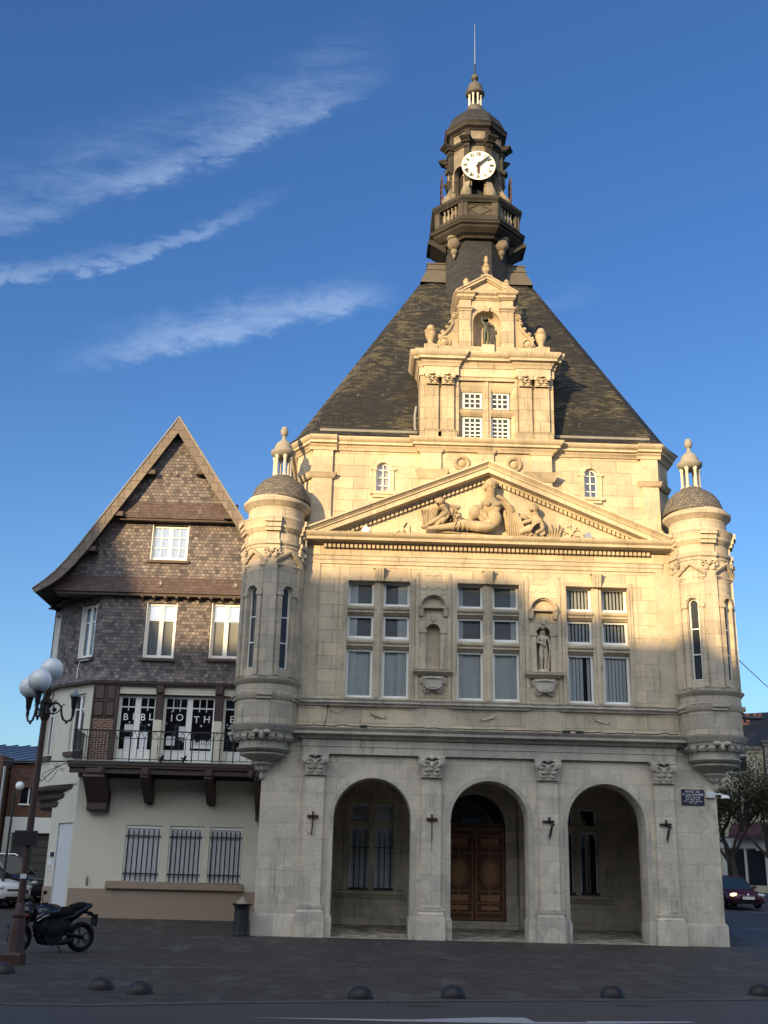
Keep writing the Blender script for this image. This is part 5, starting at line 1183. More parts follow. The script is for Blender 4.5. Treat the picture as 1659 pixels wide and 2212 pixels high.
# balcony
b = MB()
YB = 3.45
b.m = 0
b.box(-13.62, -7.25, YB, YL, 5.02, 5.14); b.box(-13.60, -7.27, YB+.03, YL, 4.94, 5.02); b.box(-13.55, -7.3, YB+.10, YB+.28, 4.76, 4.94); b.box(-13.5, -7.3, YL-.2, YL, 4.70, 4.94)
for i in range(16): x = -13.5+i*.41; b.box(x, x+.07, YB+.1, YL, 4.88, 4.955)
b.m = 1; b.box(-13.63, -7.24, YB-.02, YL, 5.138, 5.165)
bal = b.build('balcony', [M['timber'], M['zinc']], LIB)
def bracket(x, w, drop, out=1.3):
    b = MB(); n = 10; top = 4.76; zl = top-drop
    o = [(YL-out*(1-sin(pi/2*i/n)), zl+drop*cos(pi/2*i/n)) for i in range(n+1)]
    q = [(YL-.30-(out-.12)*(1-i/n)**.85, zl-.02+(drop-.10)*(1-i/n)**.8) for i in range(n+1)]
    b.prism(o+q[::-1], 'x', x-w, x+w); b.box(x-w*.7, x+w*.7, YL-.06, YL, zl-.05, top)
    b.box(x-w*.8, x+w*.8, YL-out-.12, YL-out+.3, top-.02, top+.16)
    return b
for x in (-11.02, -8.92): bracket(x, .14, .86).build('balcony_bracket', M['timber'], bal)
b = bracket(-12.72, .36, .95, 1.2); b.box(-13.08, -12.36, YL-.34, YL+.02, 3.58, 4.3); b.box(-13.04, -12.40, YL-.38, YL+.02, 3.62, 4.2); b.build('balcony_bracket', M['timber_panel'], bal, bevel=.03)
b = bracket(-7.28, .12, 1.1); b.box(-7.40, -7.16, YL-.22, YL, 3.4, 4.76); b.build('balcony_bracket', M['timber'], bal)
for x in (-12.5, -11.02, -8.92, -7.5):
    b = MB(); b.lathe(x, YB+.1, [(.001, 4.70), (.10, 4.73), (.13, 4.80), (.13, 4.94)], 10); b.build('beam_end', M['timber_panel'], bal)
b = MB(); yr = YB+.08
b.box(-13.5, -7.3, yr-.02, yr+.02, 6.14, 6.18); b.box(-13.5, -7.3, yr-.012, yr+.012, 5.90, 5.925); b.box(-13.5, -7.3, yr-.015, yr+.015, 5.22, 5.245)
x = -12.3; i = 0
while x < -7.3:
    if i % 3 == 0: b.box(x-.018, x+.018, yr-.018, yr+.018, 5.15, 6.15)
    else: b.box(x-.010, x+.010, yr-.01, yr+.01, 5.22, 5.92); b.box(x-.02, x+.02, yr-.015, yr+.015, 5.58, 5.62)
    for sgn in (-1, 1): b.tube([(x, yr, 5.92), (x+sgn*.115, yr, 6.14)], .008, 4)
    x += .23; i += 1
x = -13.5
while x < -12.25: b.box(x-.01, x+.01, yr-.01, yr+.01, 5.22, 6.15); x += .105
y = YB+.1
while y < YL+.8: b.box(-13.51, -13.49, y-.01, y+.01, 5.22, 6.15); y += .11
b.box(-13.52, -13.48, yr, YL+.8, 6.14, 6.18); b.box(-13.515, -13.485, yr, YL+.8, 5.22, 5.245)
b.build('balcony_railing', M['iron'], bal, smooth=0)
b = MB()      # flag sockets fixed to the railing foot
for dx in (0, .75): b.tube([(-10.55+dx, YB-.05, 5.17), (-10.45+dx, YB-.10, 5.36)], .045, 6); b.tube([(-10.62+dx, YB-.05, 5.30), (-10.40+dx, YB-.05, 5.20)], .03, 6)
b.box(-10.6, -9.75, YB-.06, YB-.02, 5.18, 5.22); b.build('flag_socket', M['iron'], bal)
# slate hung second floor, flaring out at its foot
W2 = [(-11.72, -10.66, 8.88, 10.88, 0), (-9.39, -8.33, 8.92, 10.93, 0)]
b = MB()
b.wall(fl, PA[0], XR, 8.25, 11.3, W2, depth=.22); b.wall(ma, 0, La, 8.25, 11.3, [(La*.40, La*.82, 8.9, 10.85, 0)], depth=.2); b.wall(mb, 0, Lb, 8.25, 11.3, [(Lb*.12, Lb*.45, 8.85, 10.8, 0)], depth=.16)
b.build('slate_hung_wall', M['hung'], LIB, smooth=0)
b = MB(); b.mold([(0, 7.98), (.19, 8.0), (.20, 8.03), (.10, 8.16), (.04, 8.28), (0, 8.42)], [PC, PB, PA, (XR, YL)]); b.m = 1; b.mold([(-.1, 7.93), (.21, 7.93), (.21, 7.985), (-.1, 7.99)], [PC, PB, PA, (XR, YL)]); b.build('slate_skirt', [M['hung_low'] if 0 else M['hung'], M['timber']], LIB, smooth=0)
def casement(mp, x0, x1, z0, z1, back, nm='window', cross=True):
    b = MB(); cx = (x0+x1)/2
    b.m = 0
    for u0, u1, q0, q1 in ((x0, x0+.09, z0, z1), (x1-.09, x1, z0, z1), (x0+.09, x1-.09, z0, z0+.12), (x0+.09, x1-.09, z1-.08, z1), (cx-.075, cx+.075, z0+.12, z1-.08)): b.mbox(mp, u0, u1, .10, .17, q0, q1)
    if cross:
        for u0, u1 in ((x0+.09, cx-.075), (cx+.075, x1-.09)): b.mbox(mp, u0, u1, .115, .155, z1-.64, z1-.60)
    b.m = 1; b.mbox(mp, x0+.08, x1-.08, .14, .146, z0+.1, z1-.07)
    b.m = 2; b.mbox(mp, x0, x1, .185, .19, z0, z1)
    b.m = 3; b.mbox(mp, x0-.10, x1+.10, -.10, .03, z0-.11, z0-.012)
    b.m = 0
    b.mbox(mp, x0-.012, x0+.012, -.01, .2, z0, z1); b.mbox(mp, x1-.012, x1+.012, -.01, .2, z0, z1)
    return b.build(nm, [M['white'], M['glass_lib'], M[back], M['timber_panel']], LIB)
for x0, x1, z0, z1, _ in W2: casement(fl, x0, x1, z0, z1, 'curtain')
casement(ma, La*.40, La*.82, 8.9, 10.85, 'ochre'); casement(mb, Lb*.12, Lb*.45, 8.85, 10.8, 'curtain')
# lower gable field
AXP, AZP = -11.06, 17.86
def gl(z): return -11.06-(AZP-z)/1.61     # outer roof line, left
def gr(z): return -11.06+(AZP-z)/1.50
YG = YL-.14; fg = FY(YG)
b = MB(); tw = (-11.78, -10.42, 12.44, 13.77)
zs = [11.2, 12.44, 13.0, 13.77, 14.05]
def field(b, y, zlist, win=None, inset=.25):
    for za, zb in zip(zlist, zlist[1:]):
        L0, L1, R0, R1 = gl(za)+inset, gl(zb)+inset, min(gr(za)-inset, XR), min(gr(zb)-inset, XR)
        if win and za >= win[2]-1e-6 and zb <= win[3]+1e-6:
            b.add([(L0, y, za), (win[0], y, za), (win[0], y, zb), (L1, y, zb)], [(0, 1, 2, 3)]); b.add([(win[1], y, za), (R0, y, za), (R1, y, zb), (win[1], y, zb)], [(0, 1, 2, 3)])
        else: b.add([(L0, y, za), (R0, y, za), (R1, y, zb), (L1, y, zb)], [(0, 1, 2, 3)])
field(b, YG, zs, tw)
for u in (tw[0], tw[1]): b.add([(u, YG, tw[2]), (u, YG+.2, tw[2]), (u, YG+.2, tw[3]), (u, YG, tw[3])], [(0, 1, 2, 3)])
b.add([(tw[0], YG, tw[2]), (tw[1], YG, tw[2]), (tw[1], YG+.2, tw[2]), (tw[0], YG+.2, tw[2])], [(0, 1, 2, 3)])
b.build('lower_gable', M['hung'], LIB, smooth=0)
YU = YG-.16
b = MB(); field(b, YU, [14.0, 17.55]); b.build('upper_gable', M['hung'], LIB, smooth=0)
b = MB(); b.mold([(0, 11.16), (.16, 11.18), (.16, 11.21), (.08, 11.42), (.03, 11.62), (0, 11.8)], [(-15.1, YG), (XR, YG)]); b.mold([(0, 13.92), (.17, 13.94), (.17, 13.97), (.09, 14.18), (.03, 14.4), (0, 14.6)], [(gl(14.1)+.12, YU), (gr(14.1)-.12, YU)])
b.build('gable_skirt', M['hung_low'], LIB, smooth=0)
b = MB(); b.box(-15.0, XR, YG-.1, YL+.3, 11.08, 11.165); b.box(gl(14)+.2, gr(14)-.2, YU-.12, YG+.2, 13.86, 13.925)
b.mold([(-.6, 11.12), (.3, 11.12), (.3, 11.16), (-.6, 11.17)], [PC, PB, (-13.4, YL)])
b.build('soffit_board', M['timber'], LIB)
b = MB()
x = -11.9
while x < XR-.1:
    b.prism([(YL, 10.92), (YL, 11.1), (YL-.26, 11.1), (YL-.26, 11.02), (YL-.10, 10.98)], 'x', x-.045, x+.045); x += .41
b.build('rafter_ends', M['timber_panel'], LIB)
casement(FY(YG), tw[0]+.03, tw[1]-.02, tw[2], tw[3], 'blind', cross=False)
b = MB(); cx = -11.10
for s in (-1, 1):
    a0, a1 = (tw[0]+.11, cx-.075) if s < 0 else (cx+.075, tw[1]-.1)
    b.box((a0+a1)/2-.018, (a0+a1)/2+.018, YG+.105, YG+.15, tw[2]+.1, tw[3]-.06)
    for k in (1, 2): z = tw[2]+.1+(tw[3]-tw[2]-.16)*k/3; b.box(a0, a1, YG+.106, YG+.149, z-.018, z+.018)
b.box(tw[0]-.06, tw[1]+.06, YG-.06, YG+.05, tw[2]-.08, tw[2]); b.build('glazing_bars', M['white'], LIB)
# roof planes and barge boards with a bell-cast foot on the left
YF, YBk = YL-.62, 16.0
left = [(-15.72, 11.10), (-15.35, 11.40), (-15.0, 11.74), (-14.62, 12.22), (-14.22, 12.80), (AXP, AZP)]
right = [(AXP, AZP), (-8.27, 13.68), (-6.6, 11.18)]
def off(poly, d):
    out = []
    for i, p in enumerate(poly):
        a = Vector(poly[max(i-1, 0)]); c = Vector(poly[min(i+1, len(poly)-1)]); t = (c-a).normalized(); out.append((p[0]+t.y*d, p[1]-t.x*d))
    return out
b = MB()
for poly in (left, right):
    lo = off(poly, .10)
    if poly is left: lo[-1] = (AXP, AZP-.19)
    else: lo[0] = (AXP, AZP-.19)
    b.prism(list(poly)+lo[::-1], 'y', YF, YBk)
b.build('roof', M['slate'], LIB, smooth=0)
b = MB()
for poly in (left, right):
    w = [.15, .24, .30, .33, .34, .34] if poly is left else [.34, .34, .34]
    lo = []
    for i, p in enumerate(poly):
        q = off(poly, w[i])[i]; lo.append(q)
    if poly is left: lo[-1] = (AXP, AZP-.62)
    else: lo[0] = (AXP, AZP-.62)
    b.prism(list(poly)+lo[::-1], 'y', YF-.05, YF+.012)
b.build('barge_board', M['barge'], LIB, smooth=0)
b = MB()
for poly in (left, right): b.tube([(p[0], YF-.06, p[1]+.02) for p in poly], .03, 5)
b.build('verge_strip', M['lead'], LIB)
b = MB()
for z in (12.7, 14.05, 15.7): b.box(gl(z)+.3, gl(z)+.62, YF, YG, z-.1, z+.06)
for z in (14.05, 15.75): b.box(gr(z)-.62, gr(z)-.3, YF, YG, z-.1, z+.06)
b.build('purlin_end', M['timber'], LIB)
for x, z, y in ((-11.06, 15.75, YU), (-10.05, 14.27, YU-.03), (-12.35, 14.27, YU-.03), (-11.30, 11.55, YG-.04), (-8.60, 11.55, YG-.04)):
    b = MB(); b.tube([(x, y, z+.1), (x-.05, y-.03, z), (x-.03, y-.08, z-.1), (x+.04, y-.08, z-.1), (x+.05, y-.03, z), (x, y, z+.1)], .016, 5); b.box(x-.05, x+.05, y-.02, y+.02, z-.02, z+.06)
    b.build('roof_hook', M['lead'], LIB)
b = MB(); b.tube([(-13.62, YL-.05, 8.75), (-13.95, YL+.1, 8.72), (-14.02, YL+.2, 8.5), (-14.0, YL+.12, 8.1)], .014, 5); b.build('loose_cable', M['curtain'], LIB)
# ------------------------------------------------------------------ ground
def gz(x, y): return .045*min(max(y, 0), 40)
def mat_ground():
    m, nt, bs = new_mat('square_pavers')
    g = N(nt, 'ShaderNodeNewGeometry'); pos = g.outputs['Position']
    br = N(nt, 'ShaderNodeTexBrick', offset=.5, i_Scale=1.0); wire(nt, pos, br.inputs['Vector'])
    br.inputs['Brick Width'].default_value = .30; br.inputs['Row Height'].default_value = .16; br.inputs['Mortar Size'].default_value = .006
    br.inputs['Color1'].default_value = (0, 0, 0, 1); br.inputs['Color2'].default_value = (1, 1, 1, 1); br.inputs['Mortar'].default_value = (.3, .3, .3, 1)
    a = tex_noise(nt, pos, .5, 6, .6); c = tex_noise(nt, pos, 3, 7, .7); st = tex_noise(nt, pos, .9, 6, .65, (1.6, .45, 1))
    base = mixc(nt, br.outputs[0], (.026, .0235, .0215), (.054, .048, .043))
    base = mixc(nt, smooth_(nt, a, .35, .65), base, mixc(nt, 1.0, base, (1.25, 1.22, 1.16), 'MULTIPLY'))
    base = mixc(nt, smooth_(nt, c, .55, .75), base, (.026, .0245, .0235))
    base = mixc(nt, math_(nt, 'MULTIPLY', smooth_(nt, st, .54, .66), .6), base, (.10, .097, .09))
    base = mixc(nt, math_(nt, 'MULTIPLY', br.outputs['Fac'], .7), base, (.017, .016, .0145))
    b2 = N(nt, 'ShaderNodeTexBrick', offset=.5, i_Scale=1.0); wire(nt, pos, b2.inputs['Vector']); b2.inputs['Brick Width'].default_value = .55; b2.inputs['Row Height'].default_value = 1.7; b2.inputs['Mortar Size'].default_value = .02; b2.inputs['Mortar Smooth'].default_value = .6
    b2.inputs['Color1'].default_value = (0, 0, 0, 1); b2.inputs['Color2'].default_value = (1, 1, 1, 1); b2.inputs['Mortar'].default_value = (.5, .5, .5, 1)
    base = mixc(nt, 1.0, base, mixc(nt, b2.outputs[0], (.95, .95, .95), (1.05, 1.05, 1.04)), 'MULTIPLY')
    base = mixc(nt, math_(nt, 'MULTIPLY', b2.outputs['Fac'], math_(nt, 'MULTIPLY', smooth_(nt, a, .45, .62), .22)), base, (.085, .08, .073))
    d_ = tex_noise(nt, pos, 1.5, 8, .75, (1.6, .5, 1)); base = mixc(nt, math_(nt, 'MULTIPLY', smooth_(nt, d_, .56, .64), .55), base, (.02, .019, .018))
    base = mixc(nt, math_(nt, 'MULTIPLY', smooth_(nt, tex_noise(nt, pos, 11, 4, .6), .66, .72), .6), base, (.11, .105, .1))
    wire(nt, base, bs.inputs['Base Color']); bs.inputs['Roughness'].default_value = .75; bs.inputs['Specular IOR Level'].default_value = .35
    bump(nt, bs, math_(nt, 'SUBTRACT', c, br.outputs['Fac']), .5, .02); return m
def mat_asphalt(name, c):
    m, nt, bs = new_mat(name); g = N(nt, 'ShaderNodeNewGeometry'); pos = g.outputs['Position']
    a = tex_noise(nt, pos, .7, 6, .6); f = tex_noise(nt, pos, 60, 3, .6); cr = tex_noise(nt, pos, 2.2, 8, .7)
    base = mixc(nt, a, tuple(.75*x for x in c), tuple(1.25*x for x in c)); base = mixc(nt, smooth_(nt, f, .4, .7), mixc(nt, 1.0, base, (.75, .75, .75), 'MULTIPLY'), base)
    base = mixc(nt, smooth_(nt, cr, .60, .66), base, tuple(.6*x for x in c))
    wire(nt, base, bs.inputs['Base Color']); bs.inputs['Roughness'].default_value = .7; bump(nt, bs, f, .4, .006); return m
def sheet(name, poly, m, dz, cuts=()):
    """ground sheet following the slope, dz above it"""
    bm = bmesh.new(); vs = [bm.verts.new((x, y, 0)) for x, y in poly]; bm.faces.new(vs)
    for yc in (0, 40)+tuple(cuts): bmesh.ops.bisect_plane(bm, geom=bm.verts[:]+bm.edges[:]+bm.faces[:], plane_co=(0, yc, 0), plane_no=(0, 1, 0))
    for v in bm.verts: v.co.z = gz(v.co.x, v.co.y)+dz
    bmesh.ops.recalc_face_normals(bm, faces=bm.faces)
    me = bpy.data.meshes.new(name); bm.to_mesh(me); bm.free()
    if me.polygons and me.polygons[0].normal.z < 0: me.flip_normals()
    me.materials.append(m); o = bpy.data.objects.new(name, me); COL.objects.link(o); return tag(o, kind='structure')
sheet('ground', [(-700, -700), (700, -700), (700, 700), (-700, 700)], mat_ground(), 0)
asph = mat_asphalt('asphalt', (.046, .044, .046)); asph2 = mat_asphalt('blue_grey_asphalt', (.042, .045, .052))
edge = [(-30, -20.5), (-12, -19.2), (-8.3, -18.85), (-7.2, -18.75), (-5.2, -18.0), (-3.4, -17.45), (-1.5, -16.95), (.4, -16.5), (3, -15.75), (9, -14.2), (30, -9)]
sheet('road', [(-30, -34), (30, -34)]+edge[::-1], asph, .004)
sheet('side_street', [(7.6, -2), (9.5, -9), (40, -6), (60, 20), (60, 60), (11.5, 60), (10.2, 14), (8.2, 3)], asph2, .006)
pave = plain('pale_stone_band', (.085, .082, .075), .8, var=.4, scale=3)
band = [(-10.3, -12.55), (-7.8, -12.4), (-3.6, -11.65), (1, -11.2), (6, -10.9)]
for i, ((x0, y0), (x1, y1)) in enumerate(zip(band, band[1:])):
    sheet('paving_band', [(x0, y0), (x1, y1), (x1, y1+.13), (x0, y0+.13)], pave, .004)
mark = plain('road_paint', (.33, .33, .33), .7, var=.25, scale=8)
sheet('road_marking', [(-5.2, -19.55), (-3.2, -19.40), (-2.2, -18.98), (-1.72, -18.93), (-1.66, -19.36), (-1.0, -19.27), (-1.0, -19.17), (.35, -18.95), (.4, -19.05), (-.6, -19.32), (-1.6, -19.52), (-3.4, -19.62)], mark, .009)
def lane(p, q, w=.12):
    d = (Vector(q)-Vector(p)).normalized(); n = Vector((-d.y, d.x))*w/2; p = Vector(p); q = Vector(q)
    sheet('lane_marking', [tuple(p+n), tuple(p-n), tuple(q-n), tuple(q+n)], mark, .011)
lane((12.6, 15.2), (19, 13.2), .15); lane((9.6, 6.5), (13.5, 4.2), .10)
drain = plain('cast_iron_cover', (.018, .018, .02), .6, var=.3)
for x0, x1, y in ((-3.15, -2.70, -17.75), (-.15, .36, -17.1), (-2.05, -1.85, -8.2)):
    o = sheet('drain_cover', [(x0, y-.09), (x1, y-.07), (x1, y+.07), (x0, y+.05)], drain, .010); del o['kind']
    tag(o, 'dark drain cover set in the paving %s' % {-3.15: 'in front of the dome left of the centre', -.15: 'below the right hand domes', -2.05: 'close to the middle archway'}[x0], 'drain cover', 'drain covers in the paving')
edgek = plain('worn_kerb', (.075, .073, .068), .85, var=.4, scale=5)
b = MB()
for (x0, y0), (x1, y1) in zip(edge[1:], edge[2:]):
    n = max(1, int(math.hypot(x1-x0, y1-y0)/.9))
    for i in range(n):
        ax, ay = x0+(x1-x0)*i/n, y0+(y1-y0)*i/n; bx, by = x0+(x1-x0)*(i+1)/n, y0+(y1-y0)*(i+1)/n
        dx, dy = (bx-ax)*.008, (by-ay)*.008
        b.prism([(ax+dx, ay+dy), (bx-dx, by-dy), (bx-dx-.03, by-dy+.16), (ax+dx-.03, ay+dy+.16)], 'z', -.05, .018+.006*random.random())
tag(b.build('kerb', edgek, None, smooth=0), kind='structure')

# ------------------------------------------------------------------ houses behind the camera that shade the square
def shade_house(name, x0, x1, y0, y1, zw, zr, label):
    t = thing(name, ((x0+x1)/2, y1, 0), label, 'house')
    b = MB(); b.box(x0, x1, y0, y1, 0, zw)
    b.build('wall', M['brick2'], t, smooth=0)
    b = MB(); ym = (y0+y1)/2; b.prism([(y0-.3, zw), (y1+.3, zw), (ym, zr)], 'x', x0, x1); b.build('roof', M['slate'], t, smooth=0)
    b = MB(); n = max(1, int((x1-x0)/3.2))
    for k in range(int(zw//3.4)):
        for i in range(n):
            x = x0+(x1-x0)*(i+.5)/n; z = 1.2+k*3.4
            b.m = 0; b.box(x-.65, x+.65, y1-.02, y1+.06, z-.1, z+1.9); b.m = 1; b.box(x-.5, x+.5, y1+.05, y1+.07, z, z+1.75)
    b.build('window', [M['white'], M['dglass']], t, smooth=0)
    return t
for nm, x0, x1, y0, y1, zw, zr, lb in (
        ('town_house', -82, -55.6, -62, -48, 24, 31.5, 'tall brown brick house closing the far left of the square'),
        ('town_house', -55.6, -37.6, -62, -48, 20, 26.3, 'brown brick house across the square with a high slate roof'),
        ('town_house', -37.6, -34.6, -62, -48, 19, 25.2, 'narrow brown brick house squeezed between two wider ones'),
        ('town_house', -34.6, -31.4, -62, -48, 19, 24.4, 'narrow brick house beside the low corner house'),
        ('town_house', -31.4, -6, -62, -48, 18, 23.6, 'low wide brick house straight across the square'),
        ('town_house', -6, 26, -64, -50, 20, 26.5, 'pale house across the square on the right')):
    shade_house(nm, x0, x1, y0, y1, zw, zr, lb)
# ------------------------------------------------------------------ statues
def up_figure(name, x, y, z0, h, mat, label, face=-1, hat=False, lean=.03, arm='head', rz=0):
    """standing nude, 7.5 heads tall, weight on one leg"""
    s = h/1.75; Q = lambda a, c, d, r, r2=None: (a*s, c*s, d*s, r*s) + ((r2*s,) if r2 else ())
    pts = {'pelvis': Q(.02, 0, .93, .145, .11), 'waist': Q(.0, 0, 1.10, .115, .09), 'chest': Q(-.02, .0, 1.30, .155, .105), 'neck': Q(-.01, -.01, 1.47, .055), 'head0': Q(-.01, -.03, 1.56, .075, .085), 'head': Q(-.01, -.03, 1.66, .085, .10),
           'hl': Q(-.09, 0, .86, .098), 'kl': Q(-.08, -.05, .50, .066), 'cl': Q(-.085, -.0, .33, .062), 'al': Q(-.08, .01, .08, .036), 'tl': Q(-.10, -.13, .03, .035),
           'hr': Q(.11, 0, .86, .098), 'kr': Q(.10, -.0, .49, .066), 'cr': Q(.10, .03, .33, .062), 'ar': Q(.07, .03, .08, .036), 'tr': Q(.09, -.10, .03, .035)}
    ed = [('pelvis', 'waist'), ('waist', 'chest'), ('chest', 'neck'), ('neck', 'head0'), ('head0', 'head'), ('pelvis', 'hl'), ('hl', 'kl'), ('kl', 'cl'), ('cl', 'al'), ('al', 'tl'), ('pelvis', 'hr'), ('hr', 'kr'), ('kr', 'cr'), ('cr', 'ar'), ('ar', 'tr')]
    if arm == 'head':      # one arm raised behind the head, the other over the breast
        pts |= {'sl': Q(-.19, 0, 1.42, .055), 'el': Q(-.22, -.03, 1.70, .05), 'wl': Q(-.09, -.02, 1.79, .04), 'fl': Q(-.0, -.0, 1.76, .035), 'sr': Q(.18, 0, 1.39, .055), 'er': Q(.26, -.05, 1.15, .045), 'wr': Q(.10, -.15, 1.22, .033), 'fr': Q(.03, -.16, 1.27, .03)}
    else:      # one arm holding something to the chest, the other hanging
        pts |= {'sl': Q(-.20, 0, 1.42, .062), 'el': Q(-.26, -.05, 1.14, .05), 'wl': Q(-.07, -.17, 1.12, .04), 'fl': Q(.0, -.19, 1.15, .035), 'sr': Q(.20, 0, 1.40, .062), 'er': Q(.27, .0, 1.12, .05), 'wr': Q(.29, -.06, .88, .037), 'fr': Q(.28, -.08, .78, .033)}
    ed += [('chest', 'sl'), ('sl', 'el'), ('el', 'wl'), ('wl', 'fl'), ('chest', 'sr'), ('sr', 'er'), ('er', 'wr'), ('wr', 'fr')]
    def ex(b):
        hz, hy = 1.66*s, -.03*s
        b.sphere((-.01*s, hy-.10*s, hz-.03*s), 1, 6, 5, (.016*s, .03*s, .03*s))
        for q in (-1, 1): b.sphere((-.01*s+q*.035*s, hy-.085*s, hz+.0*s), .014*s, 6, 4); b.sphere((-.01*s+q*.088*s, hy, hz-.02*s), 1, 6, 5, (.015*s, .03*s, .04*s))
        if hat: b.lathe(-.01*s, hy, [(.16*s, hz+.04*s), (.17*s, hz+.055*s), (.10*s, hz+.07*s), (.09*s, hz+.12*s), (.04*s, hz+.16*s), (.001, hz+.17*s)], 14)
        else: b.sphere((-.01*s, hy+.035*s, hz+.025*s), 1, 10, 7, (.10*s, .105*s, .095*s)); b.sphere((-.01*s, hy+.13*s, hz-.02*s), .05*s, 8, 6)
        if arm == 'head':
            for q in (-1, 1): b.sphere((-.02*s+q*.065*s, -.11*s, 1.31*s), 1, 8, 6, (.055*s, .045*s, .05*s))
        else:
            b.sphere((-.06*s, -.17*s, 1.25*s), 1, 8, 6, (.07*s, .06*s, .11*s)); b.tube([(.29*s, -.05*s, .80*s), (.24*s, .06*s, .45*s), (.20*s, .08*s, .05*s)], [.05*s, .07*s, .08*s], 7); b.tube([(-.16*s, -.16*s, 1.12*s), (.02*s, -.2*s, 1.02*s), (.1*s, -.18*s, .98*s)], .04*s, 6)
    t = figure(name, pts, ed, mat, None, extra=ex, rs=1.45 if arm == 'head' else 1.32); t.location = (x, y, z0); t.rotation_euler = (0, 0, rz); return tag(t, label, 'statue')
b = MB(); b.box(-.19+.05, .28, -.05, .42, 18.83, 19.14)
t = b.build('statue_plinth', M['trim'], HALL, bevel=.01)
up_figure('bronze_statue', .03, .22, 19.14, 1.19, M['bronze'], 'green bronze woman with one arm raised in the niche of the dormer gable', arm='head')
b = MB(); b.lathe(1.735, .06, [(.20, 7.85), (.20, 7.9), (.17, 7.95)], 12, sy=.8); b.build('statue_plinth', M['trim'], HALL)
up_figure('stone_statue', 1.73, .05, 7.94, 1.32, M['trim'], 'pale stone man with a brimmed hat standing in the right hand wall niche', hat=True, arm='hold')

# ------------------------------------------------------------------ things fixed to the hall
plq = thing('street_sign', (6.14, -.03, 4.18), 'dark blue enamel street name plaque with white lettering on the right corner', 'street sign')
b = MB(); b.m = 0; b.box(5.80, 6.48, -.03, .0, 3.965, 4.41); b.m = 1
for u0, u1, z0, z1 in ((5.80, 6.48, 4.40, 4.415), (5.80, 6.48, 3.96, 3.975), (5.797, 5.81, 3.96, 4.415), (6.47, 6.483, 3.96, 4.415)): b.box(u0, u1, -.034, -.005, z0, z1)
b.build('sign_plate', [plain('navy_enamel', (.008, .010, .045), .3, var=.1, bmp=0), M['black']], plq)
b = MB(); mp = FY(-.033)
for tx, z, sz, sx in (('PLACE  DU', 4.35, .085, 1.0), ('Cᵗ Louis DAUDRÉ', 4.262, .092, .88), ('MAIRE DE PÉRONNE', 4.18, .052, .95)):
    b.text(tx, 6.14, z, sz*1.05, mp, 0, .004, sx)
for z, h, words in ((4.122, .024, (.10, .16, .12)), (4.070, .032, (.10, .05, .14, .20)), (4.018, .026, (.08, .02, .08))):      # lines worn past reading
    x = 6.14-(sum(words)+.025*(len(words)-1))/2
    for w_ in words:
        k = max(1, int(w_/.026))
        for i in range(k):
            u = x+w_*i/k; b.box(u, u+.008, -.0365, -.033, z-h/2, z+h/2); b.box(u, u+w_/k*.72, -.0364, -.033, *((z+h/2-.007, z+h/2) if i % 3 else (z-h/2, z-h/2+.007)))
        x += w_+.025
b.build('sign_lettering', M['white'], plq, smooth=0, recalc=False)
cm = thing('security_camera', (6.68, -.02, 4.28), 'white security camera and its junction box beside the street plaque', 'camera')
b = MB(); b.box(6.53, 6.80, -.10, .0, 4.18, 4.36); b.build('junction_box', M['shutter'], cm, bevel=.01)
b = MB(); b.tube([(6.80, -.05, 4.27), (6.92, -.10, 4.30), (7.02, -.14, 4.26)], .025, 8); b.lathe(7.08, -.16, [(.04, 4.27), (.10, 4.25), (.13, 4.20), (.14, 4.17), (.12, 4.16)], 14); b.build('camera_housing', M['white'], cm)
b = MB(); b.sphere((7.08, -.16, 4.165), .085, 12, 8); b.build('camera_dome', M['dglass'], cm)
sl = thing('wall_lamp', (7.62, -.1, 6.55), 'grey street lamp head on a short arm from the right turret', 'lamp')
b = MB(); b.tube([(7.55, -.1, 6.50), (7.72, -.2, 6.58), (7.85, -.32, 6.55)], .035, 8); b.box(7.52, 7.64, -.2, .0, 6.40, 6.58); b.build('lamp_arm', M['iron'], sl)
b = MB(); b.sphere((8.08, -.34, 6.56), 1, 14, 8, (.34, .13, .065)); b.box(7.86, 8.30, -.42, -.26, 6.525, 6.55); b.build('lamp_head', plain('dark_grey_paint', (.075, .078, .082), .5), sl)
b = MB(); b.tube([(7.58, -.12, 6.42), (7.52, -.14, 6.25), (7.54, -.15, 6.08), (7.64, -.15, 6.05), (7.70, -.14, 6.2), (7.64, -.12, 6.42)], .012, 5); b.build('lamp_cable', M['iron'], sl)
FLAB = {0: 'rusty iron flag holder on the leftmost pilaster beside the corner', 1: 'rusty iron flag holder left of the door arch with a long straight rod', 2: 'dark iron flag holder right of the door arch with dangling loops', 3: 'dark iron flag holder on the last pilaster below the street plaque'}
